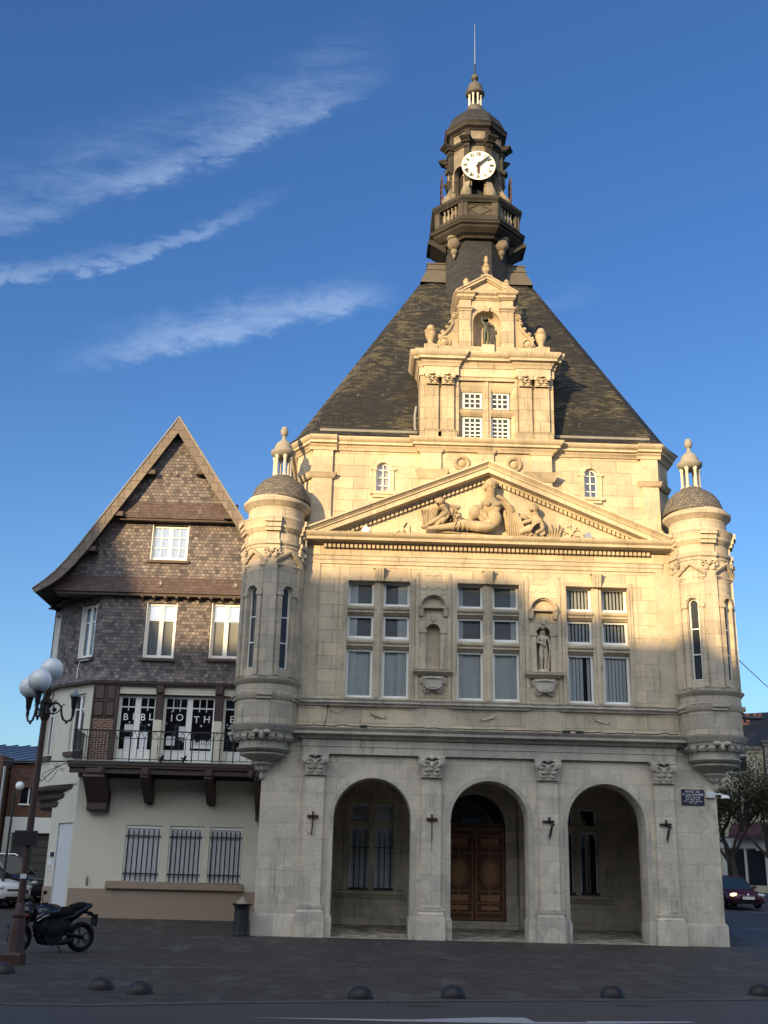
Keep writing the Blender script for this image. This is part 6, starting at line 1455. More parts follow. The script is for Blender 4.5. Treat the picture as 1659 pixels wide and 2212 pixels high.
for i, x in enumerate((-5.26, -1.73, 1.76, 5.25)):
    t = thing('flag_holder', (x, -.12, 3.3), FLAB[i], 'flag holder', 'iron flag holders on the pilasters'); y = -.14
    b = MB()
    if i < 2: b.box(x-.16, x+.16, y-.05, y+.02, 3.32, 3.39); b.box(x-.025, x+.025, y-.05, y+.02, 3.28, 3.50)
    else: b.box(x-.19, x+.14, y-.05, y+.02, 3.34, 3.40); b.box(x-.025, x+.03, y-.05, y+.02, 3.34, 3.50)
    for s in (-.12, .12): b.tube([(x+s, y-.06, 3.35), (x+s, y-.16, 3.38)], .02, 6)
    b.build('bracket_bar', M['rust'] if i < 2 else M['iron'], t, smooth=0)
    b = MB()
    if i == 0: b.tube([(x, y-.05, 3.32), (x-.01, y-.06, 3.0), (x-.02, y-.05, 2.82)], .022, 6); b.tube([(x-.02, y-.03, 2.9), (x-.1, y-.02, 2.85), (x-.14, y-.0, 2.92)], .006, 4)
    elif i == 1: b.tube([(x, y-.05, 3.32), (x+.0, y-.06, 2.72)], .016, 6); b.tube([(x, y-.05, 2.74), (x, y-.05, 2.45)], .006, 4)
    else:
        for k in range(3): b.tube([(x+.10, y-.06, 3.34), (x+.06-.02*k, y-.08, 3.15), (x-.0-.015*k, y-.06, 2.85+.04*k), (x+.05, y-.05, 3.0), (x+.11, y-.06, 3.3)], .011, 5)
        b.tube([(x+.02, y-.05, 3.34), (x+.16, y-.06, 3.28)], .02, 6)
    b.build('hanging_rod', M['rust'] if i < 2 else M['iron'], t)

# ------------------------------------------------------------------ big street lamp
def globe_mat(name):
    m, nt, bs = new_mat(name); g = N(nt, 'ShaderNodeNewGeometry'); n = tex_noise(nt, g.outputs['Position'], 4, 4, .6)
    wire(nt, mixc(nt, smooth_(nt, n, .45, .6), (.92, .93, .94), (.74, .77, .80)), bs.inputs['Base Color']); bs.inputs['Roughness'].default_value = .15
    bs.inputs['Transmission Weight'].default_value = .12; bs.inputs['Specular IOR Level'].default_value = .6; bs.inputs['Subsurface Weight'].default_value = 0; return m
GM = globe_mat('milky_globe')
LX, LY = -10.03, -12.35
lamp = thing('street_lamp', (LX, LY, 0), 'tall brown cast iron street lamp with three white globes and one broken arm', 'street lamp')
b = MB(); b.tbox(LX-.05, LY, 0, .17, .185, .185); b.tbox(LX-.05, LY, .17, .20, .175, .175, .165, .165)
b.lathe(LX-.03, LY, [(.175, .20), (.165, .24), (.148, .42), (.125, .75), (.115, .80), (.14, .82), (.14, .85), (.10, .88), (.088, .92), (.085, 1.03), (.073, 1.05)], 8, phase=pi/8)
b.build('lamp_base', M['lamp_brown'], lamp, smooth=30)
b = MB(); b.tube([(LX-.03, LY, 1.0), (LX-.02, LY, 2.6), (LX, LY, 4.42)], [.072, .066, .056], 14); b.lathe(LX, LY, [(.06, 4.38), (.08, 4.42), (.105, 4.52), (.075, 4.56), (.07, 4.7), (.10, 4.72), (.10, 4.78), (.06, 4.82), (.055, 5.12), (.08, 5.16)], 14); b.build('lamp_post', M['lamp_brown'], lamp)
b = MB(); b.box(LX-.075, LX+.035, LY-.078, LY-.06, 1.48, 1.56); b.build('sticker', M['shutter'], lamp)
b = MB(); b.box(LX-.27, LX+.16, LY-.12, LY-.08, 2.06, 2.33); b.box(LX-.10, LX+.06, LY-.125, LY+.09, 2.28, 2.30); b.build('sign_panel', M['iron'], lamp, bevel=.01)
for ai, a in enumerate((R(5), R(144), R(268))):
    d = Vector((cos(a), sin(a), 0)); c = Vector((LX, LY, 0)); p = lambda r, z: tuple(c+d*r+Vector((0, 0, z)))
    b = MB()
    b.tube([p(.05, 4.62), p(.12, 4.72), p(.22, 4.73), p(.29, 4.66), p(.31, 4.52), p(.35, 4.42), p(.42, 4.38), p(.50, 4.41), p(.53, 4.50)], [.02, .022, .022, .022, .022, .024, .024, .022, .022], 7)
    b.tube([p(.30, 4.62), p(.22, 4.54), p(.12, 4.52), p(.08, 4.56), p(.10, 4.59)], .013, 6); b.tube([p(.06, 4.66), p(.10, 4.80), p(.13, 4.88), p(.11, 4.93), p(.07, 4.92), p(.065, 4.88), p(.09, 4.87)], .012, 6)
    b.tube([p(.30, 4.66), p(.33, 4.71), p(.36, 4.70)], .01, 5); b.sphere(p(.17, 4.60), .045, 8, 6); b.sphere(p(.42, 4.36), .028, 8, 6)
    q = p(.53, 0); b.lathe(q[0], q[1], [(.025, 4.48), (.035, 4.56), (.03, 4.60), (.05, 4.66), (.065, 4.80), (.085, 4.86), (.09, 4.88)], 12)
    arm = b.build('lamp_arm', M['iron'], lamp)
    if ai == 0:
        b = MB(); b.lathe(q[0], q[1], [(.095, 4.86), (.10, 4.90), (.06, 4.94), (.03, 4.97), (.001, 4.98)], 10); b.tube([(q[0]-.09, q[1]-.05, 4.90), (q[0], q[1], 5.0), (q[0]+.08, q[1]+.04, 4.90)], .012, 5); b.build('broken_cap', M['zinc'], arm)
    else:
        b = MB(); b.sphere((q[0], q[1], 5.07), .222, 24, 16); b.build('globe', GM, lamp, smooth=80, label=['', 'left globe further back', 'front globe'][ai])
b = MB(); b.sphere((LX+.03, LY, 5.385), .222, 24, 16); b.build('globe', GM, lamp, smooth=80, label='topmost globe')

# ------------------------------------------------------------------ litter bin
bn = thing('litter_bin', (-7.17, -.35, 0), 'black cast iron litter bin with an open top at the left corner of the hall', 'litter bin')
b = MB(); b.lathe(-7.17, -.35, [(.27, 0), (.27, .04), (.215, .07), (.205, .12), (.20, .76), (.23, .80), (.29, .84), (.30, .87), (.27, .875), (.24, .80), (.20, .7), (.001, .69)], 20)
for i in range(10): a = i*pi/5; b.tube([(-7.17+.205*sin(a), -.35-.205*cos(a), .12), (-7.17+.203*sin(a), -.35-.203*cos(a), .76)], .012, 5)
b.build('bin_body', M['iron'], bn)
b = MB(); b.lathe(-7.17, -.35, [(.21, .76), (.20, .86), (.15, .93), (.07, .98), (.03, 1.05), (.001, 1.06)], 9); b.v = [(v[0]+random.uniform(-.02, .02), v[1]+random.uniform(-.02, .02), v[2]) for v in b.v]
b.build('bin_liner', plain('pale_bag', (.24, .20, .15), .6), bn)

# ------------------------------------------------------------------ dark half spheres along the kerb
DL = ['weathered dark half sphere cut by the left edge beside the lamp foot', 'dark half sphere, second from the left, nearest to the parked motorcycle', 'dark half sphere, third from the left, beside a patched pale paving spot',
      'dark half sphere in front of the left archway', 'dark half sphere in front of the door arch', 'dark half sphere in front of the right archway', 'dark half sphere at the far right edge of the square']
dm = plain('dark_stone', (.016, .013, .014), .55, var=.35, scale=9)
dome0 = None
for i, (x, y) in enumerate(((-9.66, -14.25), (-7.56, -16.5), (-6.90, -17.0), (-3.78, -16.9), (-2.42, -16.5), (.05, -15.9), (2.62, -15.0))):
    if dome0 is None:
        b = MB(); r = .185; b.lathe(0, 0, [(r, -.02), (r, .02)]+[(r*cos(pi/2*k/9), .02+r*.86*sin(pi/2*k/9)) for k in range(1, 10)], 28); o = dome0 = b.build('dome_bollard', dm, None, smooth=50)
    else: o = dome0.copy(); COL.objects.link(o)
    o.location = (x, y, 0); o.rotation_euler = (0, 0, i); tag(o, DL[i], 'bollard', 'dark half spheres along the kerb')

# ------------------------------------------------------------------ motorcycle (x forward)
def wheel(name, parent, c, r, w, steer=0, rim=None, spokes=5):
    b = MB(); n = 36; Mx = Matrix.Translation(c) @ Matrix.Rotation(steer, 4, 'Z')
    prof = [(r*.70, -w*.42), (r*.86, -w*.5), (r*.96, -w*.36), (r, 0), (r*.96, w*.36), (r*.86, w*.5), (r*.70, w*.42), (r*.66, 0)]
    vs = [(q*cos(2*pi*i/n), y, q*sin(2*pi*i/n)) for i in range(n) for q, y in prof]; k = len(prof)
    b.add(vs, [(i*k+j, ((i+1) % n)*k+j, ((i+1) % n)*k+(j+1) % k, i*k+(j+1) % k) for i in range(n) for j in range(k)]); b.xf(Mx)
    wh = b.build(name, M['rubber'], parent, smooth=50)
    b = MB(); prof = [(r*.72, -w*.3), (r*.64, -w*.2), (r*.64, w*.2), (r*.72, w*.3)]; k = 4
    b.add([(q*cos(2*pi*i/n), y, q*sin(2*pi*i/n)) for i in range(n) for q, y in prof], [(i*k+j, ((i+1) % n)*k+j, ((i+1) % n)*k+(j+1) % k, i*k+(j+1) % k) for i in range(n) for j in range(k)])
    for i in range(spokes):
        a = 2*pi*i/spokes
        for da in (-.10, .10): b.tube([(r*.12*cos(a), -w*.12*(1 if da > 0 else -1), r*.12*sin(a)), (r*.66*cos(a+da*1.6), 0, r*.66*sin(a+da*1.6))], r*.045, 5)
    b.tube([(0, -w*.55, 0), (0, w*.55, 0)], r*.16, 10); b.xf(Mx); b.build('rim', rim or M['iron'], wh)
    return wh
mc = thing('motorcycle', (-10.28, -9.05, 0), 'black naked motorcycle with a red headlight cowl parked behind the lamp foot', 'motorcycle', rotz=R(180+40))
gl_black = plain('gloss_black', (.010, .010, .012), .22, var=.1, bmp=0, spec=.6)
wheel('wheel', mc, (-.66, 0, .305), .305, .17); wheel('wheel', mc, (.70, .0, .30), .30, .12, R(18))
b = MB()
b.sphere((.05, 0, .44), 1, 14, 9, (.36, .19, .24)); b.sphere((.22, 0, .52), 1, 12, 8, (.22, .2, .22)); b.sphere((-.18, 0, .52), 1, 12, 8, (.24, .15, .2)); b.box(-.18, .22, -.15, .15, .22, .48); b.tube([(.26, -.10, .58), (.34, -.10, .35), (.24, -.10, .20), (-.05, -.08, .16)], .028, 8); b.tube([(.26, .10, .58), (.34, .10, .35), (.24, .10, .20), (-.05, .08, .16)], .028, 8)
b.box(.20, .34, -.17, .17, .42, .66); b.box(-.25, .16, -.16, .16, .155, .24); b.tube([(-.1, .14, .2), (-.35, .16, .24), (-.42, .17, .27)], [.05, .06, .05], 8); b.box(-.30, .10, -.11, .11, .45, .68)
b.build('engine', M['matt'], mc)
b = MB()
for s in (-1, 1): b.tube([(-.66, s*.13, .305), (-.25, s*.12, .38)], .03, 8); b.tube([(.72, s*.10, .30), (.56, s*.10, .70), (.48, s*.10, .90)], [.022, .03, .03], 8)
b.tube([(-.30, 0, .42), (-.46, 0, .70)], .04, 8); b.box(.62, .80, -.08, .08, .58, .61); b.build('frame', M['matt'], mc)
b = MB()
b.tube([(.58, 0, .60), (.72, 0, .625), (.86, 0, .58), (.96, 0, .50)], [.03, .06, .06, .05], 8); b.build('mudguard', gl_black, mc)
b = MB(); b.sphere((.15, 0, .80), 1, 16, 10, (.33, .19, .17), Matrix.Rotation(R(8), 3, 'Y')); b.sphere((.30, .15, .72), 1, 10, 7, (.20, .05, .10), Matrix.Rotation(R(25), 3, 'Y')); b.sphere((.30, -.15, .72), 1, 10, 7, (.20, .05, .10), Matrix.Rotation(R(25), 3, 'Y')); b.build('fuel_tank', gl_black, mc, smooth=60)
b = MB(); b.tube([(.0, 0, .76), (-.22, 0, .77), (-.42, 0, .80)], [.11, .15, .13], 10); b.tube([(-.38, 0, .84), (-.60, 0, .91), (-.72, 0, .95)], [.12, .11, .06], 10); b.build('seat', M['rubber'], mc, smooth=60)
b = MB(); b.tube([(-.15, 0, .68), (-.45, 0, .76), (-.70, 0, .90), (-.86, 0, .95)], [.11, .13, .10, .04], 8)
for s in (-1, 1): b.tube([(-.10, s*.11, .66), (-.40, s*.11, .72), (-.62, s*.09, .84)], [.015, .03, .012], 6)
b.build('tail_unit', gl_black, mc, smooth=60)
b = MB(); b.tube([(-.62, 0, .82), (-.86, 0, .78), (-.93, 0, .70)], .035, 6); b.box(-.97, -.93, -.11, .11, .52, .76); b.box(-.90, -.84, -.15, .15, .72, .75); b.build('number_plate_holder', M['matt'], mc)
b = MB(); b.sphere((.60, 0, .80), 1, 14, 9, (.16, .16, .17)); b.sphere((.58, 0, .95), 1, 10, 6, (.10, .10, .06)); b.build('headlight_cowl', gl_black, mc, smooth=60)
b = MB(); b.sphere((.66, 0, .745), 1, 12, 8, (.155, .165, .07)); b.build('headlight_trim', plain('red_paint', (.30, .010, .022), .3, bmp=0), mc, smooth=60)
b = MB(); b.sphere((.70, 0, .80), 1, 10, 6, (.05, .08, .05)); b.build('headlight', M['chrome'], mc, smooth=60)
b = MB(); b.tube([(.36, .40, .98), (.44, .30, .97), (.48, .10, .93), (.48, -.10, .93), (.44, -.30, .97), (.36, -.40, .98)], .016, 7)
for s in (-1, 1): b.tube([(.36, s*.40, .98), (.41, s*.30, .975)], .025, 8)
b.build('handlebar', M['matt'], mc)
for s in (-1, 1):
    b = MB(); b.tube([(.42, s*.30, .98), (.47, s*.36, 1.10), (.46, s*.42, 1.18)], .008, 5); b.sphere((.46, s*.45, 1.20), 1, 10, 6, (.03, .09, .045)); b.build('mirror', M['matt'], mc)
b = MB(); b.tube([(-.05, .14, .22), (-.10, .30, .01)], .016, 6); b.build('side_stand', M['matt'], mc)
for s in (-1, 1):
    b = MB(); b.tube([(.20, s*.175, .80), (.05, s*.185, .84), (-.02, s*.18, .82)], .008, 5); b.tube([(.44, s*.19, .63), (.30, s*.2, .72), (.18, s*.2, .75)], .006, 5); b.build('trim_line', M['chrome'], mc)
# ------------------------------------------------------------------ cars (front towards local -y)
def paint(name, c, rough=.28):
    m = plain(name, c, rough, var=.06, bmp=0, spec=.6); return m
def car(name, loc, rotz, label, L, W, H, body, hood=.62, belt=.58, wheel_r=.31, roof_mat=None, rails=None, lit=False, plate=None, suv=False):
    t = thing(name, loc, label, 'car', rotz=rotz)
    hw = W/2; zb = H*belt; y0, y1 = -L/2, L/2
    ws = y0+L*.27 if not suv else y0+L*.25      # foot of the windscreen
    sect = [(y0, .80, .34, H*.38), (y0+.06, .88, .24, H*.44), (y0+.28, .96, .20, H*.485), (y0+.75, 1.0, .19, H*.53), (ws+.05, 1.0, .19, zb), (0, 1.0, .19, zb+.02), (y1-L*.2, 1.0, .19, zb+.03), (y1-.3, .97, .22, zb+.03), (y1-.06, .90, .28, zb-.04), (y1, .82, .36, zb-.16)]
    b = MB(); vs = []; k = 12
    for y, w, a, c in sect:
        w *= hw; m_ = a+(c-a)*.55
        vs += [(-w*.86, y, a), (-w*.97, y, a+.10), (-w, y, m_-.08), (-w, y, m_), (-w*.965, y, c-.07), (-w*.86, y, c), (w*.86, y, c), (w*.965, y, c-.07), (w, y, m_), (w, y, m_-.08), (w*.97, y, a+.10), (w*.86, y, a)]
    fs = [(i*k+j, (i+1)*k+j, (i+1)*k+(j+1) % k, i*k+(j+1) % k) for i in range(len(sect)-1) for j in range(k)]+[tuple(range(k)), tuple(range((len(sect)-1)*k, len(sect)*k))[::-1]]
    b.add(vs, fs)
    b.build('body', body, t, smooth=40)
    # greenhouse: glass shell, roof skin and pillars
    rt = H-.03; ry0 = ws+ (H-zb)*1.25*(.85 if suv else 1); ry1 = y1-L*(.13 if suv else .17); by1 = y1-L*(.05 if suv else .05)
    base = [(-hw*.90, ws), (hw*.90, ws), (hw*.92, by1), (-hw*.92, by1)]; top = [(-hw*.72, ry0), (hw*.72, ry0), (hw*.72, ry1), (-hw*.72, ry1)]
    b = MB(); b.add([(x, y, zb-.02) for x, y in base]+[(x, y, rt-.04) for x, y in top], [(0, 1, 5, 4), (1, 2, 6, 5), (2, 3, 7, 6), (3, 0, 4, 7)]); b.build('windows', M['dglass'] if not lit else M['carglass'], t, smooth=0)
    b = MB()
    prof = [(ry0-.02, rt-.055), (ry0+.12, rt-.01), ((ry0+ry1)/2, rt+.03), (ry1-.1, rt-.0), (ry1+.04, rt-.06)]
    vs = []
    for y, z in prof: vs += [(-hw*.745, y, z-.035), (-hw*.66, y, z), (hw*.66, y, z), (hw*.745, y, z-.035)]
    b.add(vs, [(i*4+j, (i+1)*4+j, (i+1)*4+j+1, i*4+j+1) for i in range(4) for j in range(3)])
    for s in (-1, 1):
        for (bx, by), (tx, ty), r in ((base[0], top[0], .032), ((base[0][0], (ws+by1)/2), (top[0][0], (ry0+ry1)/2), .035), (base[3], top[3], .05)):
            b.tube([(s*abs(bx)*1.004, by, zb-.02), (s*abs(tx)*1.01, ty, rt-.045)], r, 6)
    b.build('roof', roof_mat or body, t, smooth=40)
    for y in (y0+L*.195, y1-L*.19):
        for s in (-1, 1):
            wb = wheel('wheel', t, (s*(hw-.09), y, wheel_r), wheel_r, .19, R(90), M['chrome'], 6)
            a = MB(); n = 18; rr = wheel_r*1.17
            a.add([(s*(hw+.004), y+q*cos(pi*i/n), wheel_r-.03+q*sin(pi*i/n)) for i in range(n+1) for q in (wheel_r*.9, rr)], [(2*i, 2*i+2, 2*i+3, 2*i+1) for i in range(n)]); a.build('wheel_arch', M['rubber'], t, smooth=0)
    b = MB()
    for s in (-1, 1): b.sphere((s*(hw+.10), ws+.28, zb+.09), 1, 10, 7, (.11, .06, .07))
    b.build('mirror', body if not suv else M['rubber'], t)
    b = MB(); b.box(-hw*.5, hw*.5, y0-.012, y0+.08, H*.335, H*.37); b.box(-hw*.86, hw*.86, y0-.02, y0+.1, .22, .30); b.box(-hw*.55, hw*.55, y0-.015, y0+.06, .31, .36); b.build('grille', M['rubber'], t, smooth=0)
    for s in (-1, 1):
        b = MB(); b.sphere((s*hw*.68, y0+.12, H*.40), 1, 12, 8, (.24, .12, .085), Matrix.Rotation(-s*R(20), 3, 'Z')); b.build('headlight', M['headlamp'] if not (lit and s < 0) else M['headlamp_lit'], t, smooth=60)
    if plate:
        b = MB(); b.m = 0; b.box(-.26, .26, y0-.035, y0-.01, .38, .49); b.m = 1; b.text(plate, 0, .435, .095, FY(y0-.037), 0, .002, .85); b.build('number_plate', [M['white'], M['black']], t, smooth=0, recalc=False)
        b = MB(); b.sphere((0, y0-.0, H*.40), 1, 8, 6, (.06, .03, .07)); b.build('badge', M['chrome'], t)
    if rails:
        b = MB()
        for s in (-1, 1): b.tube([(s*hw*.74, ry0+.1, rt+.0), (s*hw*.74, ry0+.25, rt+.06), (s*hw*.74, ry1-.2, rt+.06), (s*hw*.74, ry1, rt+.0)], .025, 6)
        b.build('roof_rail', rails, t)
    return t
m, nt, bs = new_mat('car_windscreen'); bs.inputs['Base Color'].default_value = (.03, .05, .075, 1); bs.inputs['Roughness'].default_value = .08; bs.inputs['Specular IOR Level'].default_value = .9; M['carglass'] = m
m, nt, bs = new_mat('headlamp'); bs.inputs['Base Color'].default_value = (.55, .56, .58, 1); bs.inputs['Roughness'].default_value = .12; M['headlamp'] = m
m, nt, bs = new_mat('headlamp_lit'); bs.inputs['Base Color'].default_value = (.8, .7, .4, 1); bs.inputs['Emission Color'].default_value = (1, .78, .32, 1); bs.inputs['Emission Strength'].default_value = .9; M['headlamp_lit'] = m
car('parked_car', (12.75, 17.9, gz(0, 17.9)), R(6), 'dark red hatchback with one headlight on behind the right corner of the hall', 4.0, 1.68, 1.38, paint('dark_red_paint', (.065, .008, .018)), lit=True, plate='DA 177 CW')
car('parked_car', (-18.0, 8.7, gz(0, 8.7)), R(64), 'white crossover car cut by the left edge of the photo', 4.4, 1.84, 1.64, paint('white_car_paint', (.72, .73, .74)), suv=True, wheel_r=.35, roof_mat=M['rubber'], rails=M['white'])
car('parked_car', (-17.9, 11.6, gz(0, 11.6)), R(70), 'dark blue car with silver roof rails behind the white crossover', 4.5, 1.85, 1.70, paint('dark_blue_paint', (.012, .018, .03)), suv=True, wheel_r=.35, rails=M['chrome'])
# ------------------------------------------------------------------ tree by the street
def leafmat(name, cols):
    m, nt, bs = new_mat(name); oi = N(nt, 'ShaderNodeNewGeometry'); n = tex_noise(nt, oi.outputs['Position'], 3.0, 4, .6)
    wire(nt, mixc(nt, smooth_(nt, n, .35, .65), cols[0], cols[1]), bs.inputs['Base Color']); bs.inputs['Roughness'].default_value = .7; bs.inputs['Specular IOR Level'].default_value = .2; return m
def tree(loc, label, h, seed, lm):
    rnd = random.Random(seed); t = thing('street_tree', loc, label, 'tree'); x0, y0, z0 = loc
    b = MB(); tips = []
    def grow(p, d, ln, r, lev):
        n = 5; pts = [p]; q = Vector(p); dd = Vector(d)
        for i in range(n):
            dd = (dd+Vector((rnd.uniform(-.18, .18), rnd.uniform(-.18, .18), rnd.uniform(-.05, .12)))).normalized(); q = q+dd*ln/n; pts.append(q.copy())
            if lev >= 2: tips.append(q.copy())
        b.tube(pts, [r*(1-.5*i/n) for i in range(n+1)], 7 if lev < 2 else 5)
        if lev < 4:
            for i in range(3 if lev < 3 else 2):
                a = rnd.uniform(0, 2*pi); tilt = rnd.uniform(.5, 1.0)
                nd = (dd*cos(tilt)+Vector((cos(a), sin(a), rnd.uniform(-.2, .4)))*sin(tilt)).normalized()
                grow(pts[-1] if i else pts[rnd.choice((3, 4))], nd, ln*rnd.uniform(.62, .82), r*.55, lev+1)
    trunk = [Vector((x0+.05, y0, z0-.1)), Vector((x0-.02, y0, z0+1.0)), Vector((x0-.22, y0, z0+2.1))]
    b.tube(trunk, [.21, .17, .16], 10)
    for d in ((-.7, -.1, .75), (.55, -.2, .8), (.05, .5, .85), (.1, -.5, .8), (-.3, .2, .9)): grow(trunk[-1]-Vector((0, 0, rnd.uniform(0, .5))), Vector(d).normalized(), h*.27, .095, 1)
    b.build('trunk', M['bark'], t, smooth=60)
    b = MB()
    for p in tips:
        for _ in range(12):
            c = p+Vector((rnd.gauss(0, .26), rnd.gauss(0, .26), rnd.gauss(0, .22))); s = rnd.uniform(.03, .075)
            u = Vector((rnd.uniform(-1, 1), rnd.uniform(-1, 1), rnd.uniform(-1, 1))).normalized(); w = u.cross(Vector((rnd.uniform(-1, 1), rnd.uniform(-1, 1), 1))).normalized()
            b.add([c-u*s, c+w*s*.6, c+u*s, c-w*s*.6], [(0, 1, 2, 3)])
    b.build('crown', lm, t, smooth=0, recalc=False); return t
lm = leafmat('spring_leaves', ((.034, .038, .016), (.062, .060, .026)))
tree((13.95, 20.3, gz(0, 20.3)), 'leafy young street tree behind the red car', 6.2, 5, lm)
tree((17.6, 25.0, gz(0, 25)), 'taller thin street tree further up the street beside the chimney', 8.2, 11, lm)

# ------------------------------------------------------------------ buildings up the street on the right
def facade_house(name, p, q, zb, zt, label, wall, shop, storeys, awn, roofm, depth=9, roofh=2.6, attic_lit=None):
    mp = SEG(p, q); L = (Vector(q)-Vector(p)).length; t = thing(name, (p[0], p[1], zb), label, 'building')
    ops = []; nb = max(2, int(L/2.3)); shop_top = zb+3.0
    for k in range(storeys):
        z = shop_top+.75+k*2.9
        for i in range(nb): u = L*(i+.5)/nb; ops.append((u-.5, u+.5, z, min(z+1.75, zt-.5), 0))
    so = [(L*(i+.08)/nb, L*(i+.92)/nb, zb+.25, zb+2.25, 0) for i in range(nb)]
    b = MB(); b.wall(mp, 0, L, zb-.4, zt, ops+so, depth=.25)
    c = [mp(0, 0, 0), mp(L, 0, 0), mp(L, depth, 0), mp(0, depth, 0)]
    for i in (1, 2, 3): a, e = c[i], c[(i+1) % 4]; b.add([(a[0], a[1], zb-.4), (e[0], e[1], zb-.4), (e[0], e[1], zt), (a[0], a[1], zt)], [(0, 1, 2, 3)])
    b.build('wall', wall, t, smooth=0)
    for o in ops:
        b = MB(); b.m = 0
        for u0, u1, z0, z1 in ((o[0], o[0]+.09, o[2], o[3]), (o[1]-.09, o[1], o[2], o[3]), ((o[0]+o[1])/2-.05, (o[0]+o[1])/2+.05, o[2], o[3]), (o[0], o[1], o[3]-.1, o[3]), (o[0], o[1], o[2]+1.1, o[2]+1.16)): b.mbox(mp, u0, u1, .12, .18, z0, z1)
        b.mbox(mp, o[0]-.12, o[1]+.12, -.10, .02, o[2]-.12, o[2]); b.mbox(mp, o[0]-.1, o[1]+.1, -.05, .02, o[3], o[3]+.18)
        b.m = 1; b.mbox(mp, o[0], o[1], .17, .175, o[2], o[3])
        for k in range(9): u = o[0]+(o[1]-o[0])*k/8; b.m = 2; b.mbox(mp, u-.012, u+.012, -.16, -.14, o[2], o[2]+.62)
        b.m = 2; b.mbox(mp, o[0], o[1], -.17, -.13, o[2]+.6, o[2]+.64)
        b.build('window', [M['far_white'], M['dglass'], M['iron']], t, smooth=0)
    for i, o in enumerate(so):
        b = MB(); b.m = 0
        for u0, u1 in ((o[0]-.12, o[0]+.10), (o[1]-.10, o[1]+.12), ((o[0]+o[1])/2-.06, (o[0]+o[1])/2+.06)): b.mbox(mp, u0, u1, -.06, .10, zb-.2, zb+2.3)
        b.mbox(mp, o[0], o[1], .02, .12, zb-.2, zb+.28)
        b.m = 1; b.mbox(mp, o[0], o[1], .08, .085, zb+.25, zb+2.25)
        b.build('shop_window', [shop, M['dglass']], t, smooth=0)
    b = MB(); b.mbox(mp, 0, L, -.12, .02, zb+2.32, zb+2.95); b.mbox(mp, 0, L, -.22, .02, zb+2.95, zb+3.05); b.build('fascia', shop, t, smooth=0)
    for u0, u1, col, hgt in awn:
        b = MB(); z1 = zb+3.0+hgt
        b.add([mp(u0, -.05, z1+.75), mp(u1, -.05, z1+.75), mp(u1, -.75, z1+.05), mp(u0, -.75, z1+.05), mp(u1, -.75, z1-.15), mp(u0, -.75, z1-.15), mp(u0, -.05, z1+.0), mp(u1, -.05, z1)], [(0, 1, 2, 3), (3, 2, 4, 5), (0, 3, 5, 6), (1, 7, 4, 2)])
        b.build('awning', col, t, smooth=0)
    b = MB(); pth = [mp(-.05, 0, 0)[:2], mp(L+.05, 0, 0)[:2]]
    b.mold([(-.05, zt-.35), (.06, zt-.33), (.10, zt-.2), (.22, zt-.12), (.30, zt), (-.05, zt+.02)], pth); b.mold([(-.02, zt-3.1), (.08, zt-3.08), (.12, zt-2.95), (-.02, zt-2.92)], pth); b.build('cornice', wall, t, smooth=0)
    b = MB(); A = [mp(-.1, -.25, zt), mp(L+.1, -.25, zt), mp(L+.1, depth*.45, zt+roofh), mp(-.1, depth*.45, zt+roofh), mp(L+.1, depth, zt), mp(-.1, depth, zt)]
    b.add(A, [(0, 1, 2, 3), (3, 2, 4, 5), (1, 4, 2), (0, 3, 5)]); b.build('roof', roofm, t, smooth=0)
    return t, mp, L
grey = plain('grey_stucco', (.22, .215, .195), .9, var=.1); crm = plain('cream_stucco', (.36, .325, .24), .9, var=.1); sh = plain('pale_shopfront', (.36, .375, .36), .6, var=.08)
mar = plain('maroon_canvas', (.045, .018, .03), .9); nav = plain('navy_canvas', (.012, .018, .055), .9)
ha, mp, L = facade_house('shop_house', (12.6, 36.4), (19.6, 31.2), gz(0, 34), 9.55, 'cream house with shop windows under the orange chimney stack', crm, sh, 2, [(6.6, 8.7, mar, 0)], M['slate'])
b = MB(); c0 = mp(7.3, 3.2, 0)
b.box(c0[0]-.85, c0[0]+.62, c0[1]-.4, c0[1]+.4, 9.4, 11.2); b.box(c0[0]-.92, c0[0]+.69, c0[1]-.46, c0[1]+.46, 11.2, 11.35); ch = b.build('chimney', M['orange'], ha, smooth=0)
b = MB()
for dx in (-.68, -.28, .2, .48): b.lathe(c0[0]+dx, c0[1], [(.15, 11.35), (.12, 11.4), (.11, 11.9), (.14, 11.95), (.14, 12.0)], 10)
b.build('chimney_pot', M['pot'], ch)
hb, mp, L = facade_house('shop_house', (19.7, 31.12), (30.5, 23.1), gz(0, 30), 9.9, 'grey house with a navy awning at the right edge', grey, sh, 2, [(.4, 3.2, nav, .35)], M['slate'])
b = MB(); c = mp(1.2, -.16, 4.05)
b.mbox(mp, -.9, 1.9, -.15, -.12, gz(0, 30)+2.36, gz(0, 30)+2.9); b.build('fascia_board', sh, hb)
b = MB()
for u in (.25, .95):
    n = 20; b.add([mp(u+.28*cos(2*pi*i/n), -.165, gz(0, 30)+2.62+.26*sin(2*pi*i/n)) for i in range(n)]+[mp(u+.28*cos(2*pi*i/n), -.15, gz(0, 30)+2.62+.26*sin(2*pi*i/n)) for i in range(n)], [tuple(range(n))]+[(i, (i+1) % n, n+(i+1) % n, n+i) for i in range(n)])
b.build('round_emblem', nav, hb, smooth=0)

